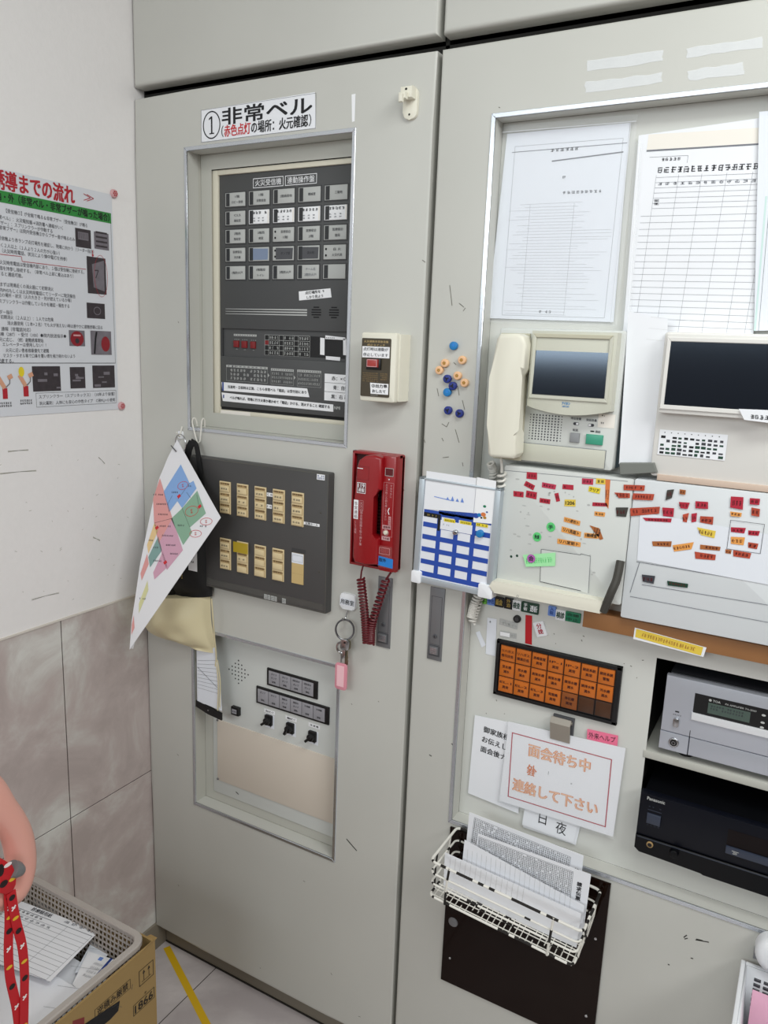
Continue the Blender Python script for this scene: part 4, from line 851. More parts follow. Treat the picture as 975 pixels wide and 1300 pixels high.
g = front(-.0545); p, q = (0.1812,1.0948), (0.2057,1.0351); b = MB(); b.flat(g, [p, (q[0], p[1]), q, (p[0]+.0006, q[1])], 0, 'white')
for k, ch in enumerate('アレム2'): b.text(g.turn((p[0]+q[0])/2, p[1]-0.012-k*0.0095, -90), ch, 0, 0, 0.010, 'ink', 0.0005, bold=0.02)
b.build('white_label', t)
b = MB(); p = (0.1624,1.0442); b.text(front(-.0535), '非常持出品袋', p[0], p[1], 0.0052, 'gold_ink', 0.0006, vertical=True); b.build('gold_lettering', t)
t = thing('cream_cloth_bag', (0.1189,-0.0100,0.8164), 'cream cloth bag bulging below the black bag', 'bag')
bag([(0.0136,-0.0040,0.9408), (0.0109,-0.0040,0.8973), (0.0133,-0.0040,0.8601), (0.0737,-0.0040,0.8526)], [(0.1952,-0.0040,0.9687), (0.1968,-0.0040,0.9175), (0.2031,-0.0040,0.8813), (0.2116,-0.0040,0.8417)], 0.055, 'cream_cloth', 0.0034, 11).build('body', t)
b = MB(); b.tube(bez([(0.2217,-0.0300,0.9738), (0.2255,-0.0300,0.9312), (0.2213,-0.0220,0.8910), (0.2175,-0.0120,0.8404), (0.2115,-0.0080,0.8122)], 6), 0.0016, 'cream_cloth'); b.build('drawcord', t)
t = thing('document_pouch', (0.1898,-0.0040,0.6842), 'clear pouch of folded papers with a black bottom edge, below the cream bag', 'pouch')
g = front(-.006); b = MB(); b.prism(g, [(0.1585,0.8391), (0.2091,0.8544), (0.2229,0.7887), (0.2275,0.7124), (0.1828,0.7170), (0.1586,0.7123)], 0, 0.003, 'paper_b', 0.0006, 1)
for k in range(9): b.hand(g, [lerp((0.1613,0.8140), (0.1604,0.7505), k/8), lerp((0.2132,0.8264), (0.2215,0.7516), k/8)], 0.0006, 'ink_grey', 0.0034)
b.hand(g, [(0.1611,0.7991), (0.2172,0.7652)], 0.0008, 'ink_soft', 0.0036); b.build('papers', t)
b = MB(); b.prism(g, [(0.1552,0.7190), (0.1919,0.7139), (0.2290,0.7072), (0.2289,0.6904), (0.1917,0.6950), (0.1550,0.7038)], 0, 0.0045, 'black', 0.0008, 1); p = (0.1930,0.7057); b.cyl(g(p[0], p[1], .0045), g(p[0], p[1], .0062), 0.002, 0.0018, 'chrome', 12); b.build('bottom_edge', t)
b = MB(); b.tube(bez([(0.2128,-0.0080,0.8270), (0.2226,-0.0120,0.7817), (0.2209,-0.0120,0.7131)], 6), 0.0012, 'cream_cloth'); b.tube(bez([(0.2172,-0.0080,0.8281), (0.2281,-0.0120,0.7831), (0.2265,-0.0120,0.7220)], 6), 0.0012, 'cream_cloth'); b.build('string', t)

# ------------------------------------------------------------------ poster on the left wall
PW = Fr((0.0016, 0, 0), (0, 1, 0), (0, 0, 1), (1, 0, 0))
t = thing('evacuation_poster', (0.001, -0.36, 1.352), 'laminated white evacuation poster with red title and green band on the wall', 'poster')
zt = ((-0.0618,1.7794)[1] + (-0.3047,1.7709)[1])/2 + 0.001; zb = ((-0.0639,1.3517)[1] + (-0.3337,1.3599)[1])/2 - 0.002; yr = -0.0625; yl = yr - 0.594
b = MB(); b.box(Fr((0.0004,0,0),(0,1,0),(0,0,1),(1,0,0)), yl, yr, zb, zt, 0, 0.001, 'poster_paper', 0.0003, 1)
def pz(u, v): pass
p = (-0.1527,1.7578); b.text(PW, '避難誘導までの流れ', p[0], p[1], 0.0345, 'poster_red', align='R', w=0.216, bold=0.035)
p = (-0.1315,1.7629); q = (-0.1113,1.7600)
for k in (0, 0.0075): b.hand(PW, [(p[0]+k, p[1]+0.003), (q[0]-0.004+k, q[1]+0.001), (p[0]+k, q[1]-0.006)], 0.0013, 'poster_red')
g0 = (-0.0651,1.7406); g1 = (-0.0659,1.7212); b.rect(PW, yl+0.02, yr-0.004, g1[1], g0[1], 0.0002, 'poster_green'); b.text(PW, '院内・外（非常ベル・非常ブザーが鳴った場合）', g0[0]-0.006, (g0[1]+g1[1])/2, 0.0150, 'ink', align='R', w=0.0150*22*0.78, bold=0.03)
for (y, z), s in (((-0.1254,1.7088), '【受信機①】が全館で鳴る＆非常ブザー（受信機②）が鳴る'), ((-0.1821,1.6966), '『非常ベル』：火災報知器→消防署へ通報がいく'), ((-0.2052,1.6876), '『非常ブザー』：スプリンクラーが作動する'), ((-0.1560,1.6793), '『非常ブザー』は院内受信機②からブザー音が鳴るのみ'),
        ((-0.1123,1.6619), '受信機より赤ランプ点灯場所を確認し、現場に向かう（リーダー指示）'), ((-0.1919,1.6504), 'なるべく２人以上（１人より２人の方が心強い）'), ((-0.1759,1.6413), '（火災時用電話、状況により懐中電灯を持参）'),
        ((-0.1374,1.6216), '火災時用電話は受信機内部にあり、１個は受信機に接続する。'), ((-0.1630,1.6117), '１個を持参し接続する。（非常ベル上部に差込はあり）'), ((-0.2726,1.6023), '接続すると通話可能。'),
        ((-0.2092,1.5843), 'まずは現場近くの消火器にて初期消火'), ((-0.1603,1.5746), '院内PHSもしくは火災時用電話にてリーダーに現況報告'), ((-0.1700,1.5663), '火元の場所・状況（火の大きさ・何が燃えているか等）'), ((-0.1751,1.5556), 'スプリンクラーは作動しているかを確認・報告する'),
        ((-0.2970,1.5371), 'リーダー指示'), ((-0.2125,1.5287), '初期消火（２人以上）：１人では危険'), ((-0.0978,1.5187), '消火器使用（１本×２名）でも火が消えない時は速やかに避難誘導に回る'), ((-0.2621,1.5082), '・通報（非電話対応）'),
        ((-0.1858,1.4992), '救急病棟（287）・受付（100）●院内放送指示●'), ((-0.2366,1.4898), '火元に応じ、（続）避難誘導開始'), ((-0.2313,1.4814), 'エレベーターは使用しない！！'), ((-0.2257,1.4713), '火元に近い患者様最優先で避難'), ((-0.1674,1.4618), 'マスク・タオル等で口鼻を覆い煙を極力吸わないよう'), ((-0.3012,1.4526), '配慮する。')):
    b.text(PW, s, y, z, 0.0078, 'ink_soft', align='R', w=len(s)*0.0078*0.82)
lb = (-0.0676,1.4488); lt = (-0.0609,1.7219)
b.rect(PW, yl+0.02, yr-0.005, lb[1]-0.0005, lb[1]+0.0005, 0.0003, 'ink'); b.rect(PW, yr-0.0056, yr-0.005, lb[1], lt[1], 0.0003, 'ink')
def photo(p, q, m): b.rect(PW, p[0], q[0], q[1], p[1], 0.0003, m); return p[0], q[0], q[1], p[1]
a = photo((-0.1543,1.7013), (-0.1181,1.6671), 'photo_dark'); b.rect(PW, a[0]+.006, a[1]-.006, a[2]+.014, a[3]-.006, 0.0005, 'photo_mid')
for k in range(5): b.rect(PW, a[0]+.008+k*.0045, a[0]+.009+k*.0045, a[2]+.016, a[3]-.008, 0.0007, 'photo_dark')
a = photo((-0.1104,1.7006), (-0.0744,1.6689), 'photo_mid')
for k in range(4): b.rect(PW, a[0]+.004, a[1]-.004, a[2]+.004+k*.0085, a[2]+.0075+k*.0085, 0.0005, 'photo_dark')
a = photo((-0.1301,1.6526), (-0.0844,1.5833), 'photo_dark'); b.flat(PW, [(a[0]+.012, a[3]-.014), (a[1]-.004, a[3]-.004), (a[1]-.005, a[2]+.006), (a[0]+.014, a[2]+.012)], 0.0005, 'photo_mid'); b.hand(PW, [(a[0]+.018, a[3]-.025), (a[0]+.027, a[2]+.045), (a[0]+.020, a[2]+.03)], .002, 'photo_dark', .0007)
b.ringflat(PW, (a[0]+a[1])/2+.010, (a[2]+a[3])/2, 0.0009, 0.0165, 0.040, 0.0007, 'poster_red')
a = photo((-0.1345,1.5653), (-0.0903,1.5359), 'photo_dark'); b.ringflat(PW, (a[0]+a[1])/2+.003, (a[2]+a[3])/2, 0.0006, 0.009, 0.008, 0.0015, 'photo_mid')
a = photo((-0.1790,1.5112), (-0.1421,1.4814), 'photo_mid'); b.disc(PW, (a[0]+a[1])/2, (a[2]+a[3])/2-.001, 0.0005, .0155, .0145, 'photo_red'); b.rect(PW, a[0]+.010, a[1]-.010, a[3]-.011, a[3]-.008, .0007, 'pin_pink'); b.disc(PW, (a[0]+a[1])/2, (a[2]+a[3])/2-.005, 0.0007, .005, .005, 'photo_dark')
a = photo((-0.1280,1.5121), (-0.0765,1.4652), 'photo_mid'); b.disc(PW, a[1]-.015, (a[2]+a[3])/2-.002, 0.0005, .011, .015, 'photo_red'); b.hand(PW, [(a[0]+.015, a[3]-.002), (a[0]+.012, a[3]-.014), (a[0]+.008, a[2]+.002)], .004, 'ink', .0007)
for p, q in (((-0.2641,1.4430), (-0.2029,1.3966)), ((-0.1808,1.4412), (-0.1451,1.4001)), ((-0.1268,1.4441), (-0.0708,1.3996))):
    a = photo(p, q, 'photo_dark'); R = random.Random(int(a[0]*1e4))
    for k in range(4): y0 = R.uniform(a[0], a[1]-.01); z0 = R.uniform(a[2], a[3]-.01); b.rect(PW, y0, min(a[1], y0+R.uniform(.006, .022)), z0, min(a[3], z0+R.uniform(.002, .006)), 0.0004+k*0.0001, 'photo_mid')
p = (-0.2588,1.3953); q = (-0.0671,1.3674); z1_ = (p[1]+(-0.0661,1.3925)[1])/2; b.frame(PW, p[0], yr-0.006, q[1], z1_, 0.0003, 0.0005, 'ink'); b.text(PW, 'スプリンクラー（スプリネックス）（10年より設置）', p[0]+0.006, q[1]+(z1_-q[1])*.72, 0.0078, 'ink_soft', align='L'); b.text(PW, '消火薬剤：人体にも安心の中性タイプ　C液M.J.×６使用', p[0]+0.006, q[1]+(z1_-q[1])*.26, 0.0078, 'ink_soft', align='L', w=yr-0.010-p[0]-0.006)
for (y, z), y2 in (((-0.3216,1.3945), .007), ((-0.2791,1.3974), .0075)):
    b.rect(PW, y-y2*.7, y+y2*.7, z-.009, z+.010, .0003, 'poster_red'); b.hand(PW, [(y, z+.010), (y-.006, z+.020), (y-.012, z+.030)], .008, 'skin', .0004); b.hand(PW, [(y+.002, z+.011), (y+.010, z+.018), (y+.011, z+.028)], .002, 'grey_metal', .0006); b.hand(PW, [(y+.007, z+.028), (y+.016, z+.032)], .008, 'skin', .0007); b.scrawl(PW, y-.014, y+.012, z-.024, z-.014, 'ink', .0004, 2, 6, .8, 6)
p = (-0.2865,1.4332); b.disc(PW, p[0], p[1], .0005, .006, .009, 'yellow')
b.hand(PW, [(-0.3147,1.6348), (-0.2731,1.6355), (-0.2721,1.6274), (-0.1328,1.6277)], 0.0009, 'poster_red', .0005); p = (-0.1152,1.6609); b.hand(PW, [(p[0], p[1]+.004), (p[0], p[1]-.006)], .0016, 'poster_red', .0005); b.flat(PW, [(p[0]-.003, p[1]-.004), (p[0]+.003, p[1]-.004), (p[0], p[1]-.009)], .0006, 'poster_red')
b.build('sheet', t)
for (y, z), lab in (((-0.0582,1.7787), 'round pink-patterned magnet at the top right corner of the poster'), ((-0.0561,1.3607), 'round pink-patterned magnet at the bottom right corner of the poster')):
    b = MB(); c = PW(y, z, 0); b.cyl(PW(y, z, 0.0), PW(y, z, 0.005), 0.0085, 0.0075, 'pin_pink', 20, 0.0015); g = Fr(PW(y, z, .0051), PW.a, PW.b, PW.n)
    for k in range(6): a = k*math.pi/3; b.disc(g, math.cos(a)*.004, math.sin(a)*.004, .0002, .0016, .0016, 'poster_red', 8)
    b.disc(g, 0, 0, .0003, .0014, .0014, 'poster_red', 8); b.build('round_magnet', label=lab, cat='magnet', group='pink magnets on the poster')

# ------------------------------------------------------------------ right door: magnets, papers
def round_magnet(p, kind, label):
    b = MB(); r = 0.0072
    m = {'blue': 'mag_blue', 'navy': 'mag_navy', 'peach': 'mag_peach'}[kind]
    b.cyl(F0(p[0], p[1], 0), F0(p[0], p[1], 0.0075), r*0.92, r, m, 20, 0.0018); g = front(-0.0077)
    if kind == 'peach':
        b.ringflat(g, p[0], p[1], 0.0001, r*0.66, r*0.66, 0.0008, 'orange_pale')
        for k in range(5): a = k*2*math.pi/5 + p[0]*90; b.disc(g, p[0]+math.cos(a)*.0018, p[1]+math.sin(a)*.0018, 0.0002, .0013, .0013, 'mag_gold', 8)
    elif kind == 'navy':
        for k in range(3): a = k*2.1 + p[0]*70; b.hand(g, [(p[0], p[1]), (p[0]+math.cos(a)*.004, p[1]+math.sin(a)*.004)], .0022, 'black', .0002)
    else: b.disc(g, p[0]+.001, p[1]+.001, .0002, .003, .003, 'blue_tape', 10)
    b.build('round_magnet', label=label, cat='magnet', group='round magnets on the right door')
for p, k, lab in (((0.7320,1.5089), 'blue', 'bright blue round magnet, topmost of the cluster on the right door'), ((0.7491,1.4864), 'peach', 'peach round magnet just below the topmost blue magnet'),
                  ((0.7178,1.4799), 'peach', 'peach round magnet touching a second one at the left of the cluster'), ((0.7082,1.4677), 'peach', 'peach round magnet furthest left in the cluster'),
                  ((0.7422,1.4603), 'peach', 'peach round magnet in the middle beside the navy pair'), ((0.7558,1.4493), 'peach', 'lowest peach round magnet, nearest the recess frame'),
                  ((0.7237,1.4541), 'navy', 'navy round magnet, upper one of the touching pair'), ((0.7346,1.4429), 'navy', 'navy round magnet, lower one of the touching pair'),
                  ((0.7251,1.4318), 'blue', 'bright blue round magnet below the navy pair'), ((0.7284,1.4016), 'navy', 'navy round magnet at the bottom left of the cluster'),
                  ((0.7497,1.3979), 'navy', 'navy round magnet lowest of all, at the bottom of the cluster')):
    round_magnet(p, k, lab)
YB = 0.032
def d_form1(b, fr, W, H):
    fr2 = fr; R = random.Random(4)
    b.frame(fr, W*.12, W*.93, H*.02, H*.93, 0.0002, 0.0004, 'form_line')
    b.hand(fr, [(W*.1, H*.90), (W*.96, H*.905)], 0.0009, 'ink_grey', .0003); b.hand(fr, [(W*.42, H*.84), (W*.94, H*.862)], 0.0018, 'ink_grey', .0003)
    b.scrawl(fr, W*.40, W*.62, H*.885, H*.905, 'ink_soft', .0003, 1, 6, .8, 1); b.scrawl(fr, W*.47, W*.54, H*.745, H*.765, 'ink_grey', .0003, 1, 2, .7, 2); b.scrawl(fr, W*.52, W*.82, H*.665, H*.685, 'ink_grey', .0003, 1, 9, .8, 3)
    for k in range(38):
        z = H*(.03 + .016*k); a = R.uniform(.10, .3); b.hand(fr, [(W*a, z), (W*R.uniform(.6, .93), z+R.uniform(-.0006, .0006))], 0.00025, 'form_line', .0002)
    for a in (.28, .62): b.hand(fr, [(W*a, H*.03), (W*a, H*.62)], 0.0003, 'form_line', .0002)
    b.scrawl(fr, W*.42, W*.52, H*.035, H*.055, 'ink_grey', .0003, 1, 4, .8, 7)
t = thing('paper_in_sleeve', (0.9093,0.0280,1.5484), 'printed sheet in a clear sleeve hanging above the left monitor phone', 'paper')
sheet('paper', ((0.7894,1.8394), (0.9801,1.8376), (0.9840,1.5535), (0.7759,1.5560)), 0.029, None, None, None, 'paper_b', d_form1, parent=t)
b = MB(); g = front(0.0275); b.prism(g, [(0.7811,1.8513), (0.9906,1.8479), (0.9897,1.5477), (0.7742,1.5495)], 0, 0.0004, 'clear'); b.hand(g, [(0.7818,1.8420), (0.9893,1.8385)], 0.0012, 'paper', .0006)
b.hand(g, [(0.9816,1.8371), (0.9809,1.5522)], 0.0007, 'paper', .0006); b.build('sleeve', t)
def d_form2(b, fr, W, H):
    b.rect(fr, 0, W, H*.93, H, .0002, 'paper_w'); b.hand(fr, [(0, H*.925), (W, H*.93)], .0022, 'ink_grey', .0003)
    b.scrawl(fr, W*.12, W*.27, H*.872, H*.892, 'ink_soft', .0003, 1, 5, .8, 3); b.hand(fr, [(W*.03, H*.895), (W*.32, H*.895), (W*.32, H*.862)], .0004, 'ink_grey', .0003)
    b.scrawl(fr, W*.1, W*.94, H*.815, H*.852, 'ink_soft', .0003, 1, 17, .86, 4)
    for k in range(7): b.hand(fr, [(W*.1, H*(.80-.024*k)), (W*.93, H*(.80-.024*k)+.0006)], .0004, 'form_line', .0003)
    b.scrawl(fr, W*.11, W*.9, H*.758, H*.782, 'ink_grey', .0003, 1, 14, .6, 4); b.scrawl(fr, W*.1, W*.16, H*.67, H*.70, 'ink_soft', .0003, 2, 1, .8, 5)
    for k in range(20): b.hand(fr, [(W*.02, H*(.62-.031*k)), (W*.97, H*(.625-.031*k))], .0004, 'form_line', .0003)
    for a in (.1, .27, .44, .62, .80, .93): b.hand(fr, [(W*a, H*.81), (W*(a-.01), H*.03)], .00035, 'form_line', .0003)
sheet('ruled_form_sheet', ((0.9951,1.8184), (1.1541,1.8264), (1.1847,1.5179), (1.0008,1.5231)), 0.026, 'tall ruled form with a cream top edge hanging above the right monitor phone', 'paper', None, 'paper', d_form2)
sheet('blank_cover_sheet', ((1.0114,1.5687), (1.0687,1.5583), (1.0852,1.3340), (1.0202,1.3402)), 0.0, 'plain off-white sheet hanging between the two monitor phones', 'paper', None, 'paper', lambda b, fr, W, H: [b.hand(fr, [(W*.05, H*(.97-.07*k)), (W*.95, H*(.975-.07*k))], .0002, 'window_grey', .0003) for k in range(3)])
def d_form3(b, fr, W, H):
    b.rect(fr, 0, .0025, 0, H*.62, .0002, 'teal_paper'); b.hand(fr, [(.006, 0), (.006, H)], .0005, 'ink_grey', .0003); b.scrawl(fr, .012, .04, H*.9, H*.96, 'ink_soft', .0003, 2, 2, .8, 3)
sheet('paper_in_sleeve', ((1.1535,1.8333), (1.34, (1.1535,1.8333)[1]), (1.34, 1.552), (1.1827,1.5450)), 0.022, 'sheet with a teal side edge at the right of the ruled form', 'paper', None, 'paper_b', d_form3)
b = MB(); g = front(0.0165); b.prism(g, [(0.9925,1.8079), (1.0029,1.8050), (1.0124,1.5465), (1.0168,1.3368), (1.0071,1.3357), (0.9989,1.5404)], 0, .0005, 'clear'); b.hand(g, [(0.9993,1.8074), (1.0089,1.5465), (1.0132,1.3364)], .0012, 'cap_white', .0007); b.prism(front(.012), [(0.9987,1.4815), (1.0140,1.4822), (1.0216,1.3353), (1.0040,1.3284)], 0, .0006, 'sleeve_shade'); b.build('empty_sleeve', label='narrow clear plastic sleeve edge with a painted shadow strip, hanging between the two large sheets', cat='sleeve')  # the dark strip is the sleeve's shadow, painted as a flat piece

# ------------------------------------------------------------------ nurse-call consoles
def console_face(t, dx, first):
    """Upper unit of a monitor phone: body, tilted screen bezel, speaker holes, buttons, flap."""
    yb = -0.008; UF = front(yb)
    x0 = 0.813 if first else 0.868 + dx; x1 = 1.0125 if first else 1.33; z0 = 1.329; z1 = 1.540
    b = MB(); b.rbox(UF, x0, x1, z0, z1, -0.038, 0, 'console' if first else 'console_warm', 0.005, 0.003)
    if first:
        sp = (0.8759,1.4061); ep = (0.9271,1.3677)
        for i in range(11):
            for j in range(10):
                e = i in (0, 10); b.disc(UF, sp[0]+(ep[0]-sp[0])*i/10, ep[1]+(sp[1]-ep[1])*j/9, .0003, .0009 if e else .0013, .0009 if e else .0013, 'ink_soft', 8)
        for (u, v), s in (((0.9496,1.4049), '呼出音量'), ((0.9737,1.4043), '受話音量'), ((0.9500,1.3871), '転送'), ((0.9850,1.3874), '通話')): b.text(UF, s, u, v, .0042, 'ink_soft', .0004, bold=.02)
        for (u, v), k in (((0.9503,1.3970), -1), ((0.9738,1.3967), 1)): b.rbox(UF, u-.0045, u+.0045, v-.0022, v+.0022, 0, .0006, 'ink_soft', .002); b.rbox(UF, u+(0 if k < 0 else -.004), u+(.004 if k < 0 else 0), v-.0016, v+.0016, .0006, .001, 'white', .0012)
        p = (0.9898,1.4134); b.rect(UF, p[0]-.006, x1-.003, p[1]-.019, p[1]+.002, .0004, 'paper_w'); b.scrawl(UF, p[0]-.002, p[0]+.004, p[1]-.014, p[1]-.010, 'ink_soft', .0006, 1, 2, .8, 1); b.disc(UF, p[0], p[1]-.0005, .0006, .001, .001, 'black', 8); b.disc(UF, p[0]+.003, p[1]-.001, .0006, .0006, .0006, 'black', 8)
        p = (0.9765,1.3875); b.rect(UF, p[0]-.003, p[0]+.003, p[1]-.001, p[1]+.001, .0004, 'ink')
    b.build('body', t)
    bz = MB(); y2 = -0.030; BF = Fr((0, y2, 0), (1, 0, 0), (0, 0, 1), (0, -1, 0))
    a0, a1, h0, h1 = 0.8745+dx, 1.0065 if first else 1.275, 1.4205, 1.5365
    arc = [(a0 + (a1-a0)*k/12, h0 - (0.0095 if first else 0.0)*math.sin(math.pi*k/12)) for k in range(13)] if first else [(a0, h0+.004), (a1, h0+.004)]
    mb_ = 'beige' if first else 'console_warm'; bz.prism(BF, arc + [(a1, h1), (a0, h1)], -0.024, 0, mb_, 0.003, 2)
    s0, s1, v0, v1 = (0.8835, 0.9955, 1.4400, 1.5262) if first else (0.8815+dx, 1.266, 1.4370, 1.5262)
    for q in (((s0-.0055, v0-.0065), (s1+.0055, v0-.0065), (s1, v0), (s0, v0)), ((s1+.0055, v0-.0065), (s1+.0055, v1+.006), (s1, v1), (s1, v0)), ((s1+.0055, v1+.006), (s0-.0055, v1+.006), (s0, v1), (s1, v1)), ((s0-.0055, v1+.006), (s0-.0055, v0-.0065), (s0, v0), (s0, v1))):
        bz.prism(BF, list(q), -0.001, 0.0028, ('beige_dk' if q[0][1] > v1 and q[1][1] > v1 else 'beige') if first else 'console_warm', 0.0008, 1)
    if first:
        p = (0.9379,1.4273); bz.text(BF, 'アイホン', p[0], p[1]+.0012, .0055, 'mag_blue', .0006, w=.0125, bold=.04); bz.text(BF, 'NIVC-4W', p[0], p[1]-.0034, .0032, 'mag_blue', .0006, w=.0105, bold=.03)
    bez_ = bz.build('bezel', t)
    sc = MB(); zm = (v0+v1)/2; tilt = math.radians(2.9 if first else 1.0)
    g = Fr((0, y2-.0012, zm), (1, 0, 0), (0, math.sin(tilt), math.cos(tilt)), (0, -math.cos(tilt), math.sin(tilt))); sc.box(g, s0, s1, -(v1-v0)/2, (v1-v0)/2, -0.003, 0, 'screen'); sc.build('screen', bez_)
    return UF
t = thing('nurse_call_phone', (0.912, YB, 1.33), 'beige monitor phone with full handset and tilted screen, nearer the door magnets', 'intercom', 'monitor phones')
UF = console_face(t, 0, True)
for (u, v), w, h, m in (((0.9504,1.3754), .0148, .0148, 'grey_btn'), ((0.9813,1.3751), .0262, .0155, 'green_btn')):
    b = MB(); b.box(UF, u-w/2, u+w/2, v-h/2, v+h/2, 0, .0035, m, .0008); b.build('button', t, label='green talk button' if m == 'green_btn' else 'grey button')
p = [(0.8650,1.3596), (1.0001,1.3612), (1.0001,1.3361), (0.8651,1.3326)]; g = front(-.009); b = MB(); b.box(g, p[3][0], p[2][0], p[3][1]-.001, p[0][1], 0, .0035, 'beige', .0012); b.frame(g, p[3][0]-.0008, p[2][0]+.0008, p[3][1]-.0018, p[0][1]+.0008, .0003, .0008, 'ink_grey'); b.build('flap', t)
hf = front(-0.052)
O = [(0.8255,1.5219), (0.8308,1.5298), (0.8596,1.5306), (0.8688,1.5267), (0.8741,1.5151), (0.8739,1.4784), (0.8665,1.4672), (0.8672,1.3820), (0.8703,1.3761), (0.8714,1.3452), (0.8661,1.3377), (0.8282,1.3364), (0.8231,1.3416), (0.8193,1.3867), (0.8180,1.4611)]
b = MB(); b.prism(hf, O, -0.034, 0, 'cream_box', 0.006, 4); b.build('handset', t)
b = MB(); xs = .872; b.box(UF, .818, .8665, 1.33, 1.532, 0, .006, 'beige_dk', .002); b.build('cradle', t)
b = MB(); P0, P1, P2 = Vector((0.8387,-0.0300,1.3332)), Vector((0.8373,-0.0200,1.3190)), Vector((0.8373,-0.0180,1.3083))
b.tube([P0, P1, P2], .0022, 'cord_white'); path = bez([P2, Vector((0.8323,0.0000,1.2249)), Vector((0.8240,0.0080,1.1387)), Vector((0.7945,0.0120,1.0721)), Vector((0.7878,0.0100,1.0390))], 12); b.tube(coil(path, 36, .0062, 10), .0021, 'cord_white', 6)
path = bez([Vector((0.7899,0.0120,1.0285)), Vector((0.7961,0.0200,1.0658)), Vector((0.8107,0.0200,1.1337)), Vector((0.8146,0.0120,1.2478)), Vector((0.8115,0.0100,1.3021)), Vector((0.8100,0.0000,1.3191))], 10); b.tube(coil(path, 34, .0056, 10), .0020, 'cord_white', 6); b.build('coiled_cord', t)
# lower writing panel of the left console, with its rounded lip and stickers
yl = -0.014; WF = front(yl)
t = thing('console_panel', (0.94, YB, 1.11), 'pale console panel with red, yellow and orange stickers below the left monitor phone', 'console')
tl, tr_, br, bl = (0.8405,1.3187), (1.0417,1.3235), (1.0264,1.1379), (0.8379,1.1255)
xL = (tl[0]+bl[0])/2; xR = tr_[0]+.006; zT = (tl[1]+tr_[1])/2; zB = (0.8536,1.1242)[1]
b = MB(); b.rbox(WF, xL, xR, zB-.004, zT, -.046, 0, 'console', .004, .002)
b.hand(WF, [(0.8396,1.3121), (1.0388,1.3171)], .0007, 'ink_grey', .0003)
for p in ((0.8628,1.1691), (0.8729,1.1721)): b.disc(WF, p[0], p[1], .0003, .0022, .0022, 'green_dark', 12)
R = random.Random(9)
for k in range(40):
    p = lerp(tl, br, R.random()); p = (R.uniform(xL+.02, xR-.03), R.uniform(zB+.03, zT-.02)); b.disc(WF, p[0], p[1], .0002, R.uniform(.001, .004), R.uniform(.0006, .002), 'window_grey', 8)
b.build('panel', t)
b = MB(); LP = (0.8486,1.1232); LQ = (0.8544,1.1033)
lz1 = (0.8609,1.1278)[1]; lz0 = (0.9433,1.1073)[1]; lx1 = (1.0303,1.1234)[0]
b.prism(front(-.034), rrect(xL-.004, lx1, lz0, lz1, .009, 5), -.066, 0, 'cream_box', .004, 3); p = (0.8859,1.1096); b.ringflat(front(-.0343), p[0], p[1], .0001, .002, .002, .0005, 'ink_grey', 12); b.build('lip', t)
q = [(0.9134,1.1902), (0.9939,1.1917), (0.9959,1.1308), (0.9159,1.1357)]; b = MB(); b.flat(WF, [q[3], q[2], q[1], q[0]], .0012, 'console'); b.hand(WF, [q[3], q[0], lerp(q[0], q[1], .8), (lerp(q[0], q[1], .8)[0]+.001, lerp(q[0], q[1], .8)[1]+.002), q[1]], .0007, 'ink_soft', .0015); b.hand(WF, [q[3], (q[2][0]-.012, q[3][1]-.003)], .0010, 'ink_soft', .0015); b.hand(WF, [q[1], q[2]], .0006, 'ink_grey', .0015); b.build('flap', t)
def sticker(t, fr, cs, m, txt=None, im='ink', seed=0, name='sticker', lift=.0006, label=None):
    """A small tape label from its four corners (TL TR BR BL)."""
    tl, tr, br, bl = cs; d = Vector((tr[0]-tl[0], tr[1]-tl[1])); W = d.length; ang = math.degrees(math.atan2(d.y, d.x)); H = Vector((bl[0]-tl[0], bl[1]-tl[1])).length
    b = MB(); b.flat(fr, list(cs), lift, m); c = ((tl[0]+br[0])/2, (tl[1]+br[1])/2); g = Fr(fr(0, 0, 0), fr.a, fr.b, fr.n).turn(c[0], c[1], ang)
    n = max(2, int(W/.005))
    if txt: b.text(g, txt, 0, 0, H*.72, im, lift+.0003, w=W*.82, bold=.03)
    else: b.scrawl(g, -W*.40, W*.40, -H*.32, H*.32, im, lift+.0003, 1, n, .8, seed)
    return b.build(name, t, label)
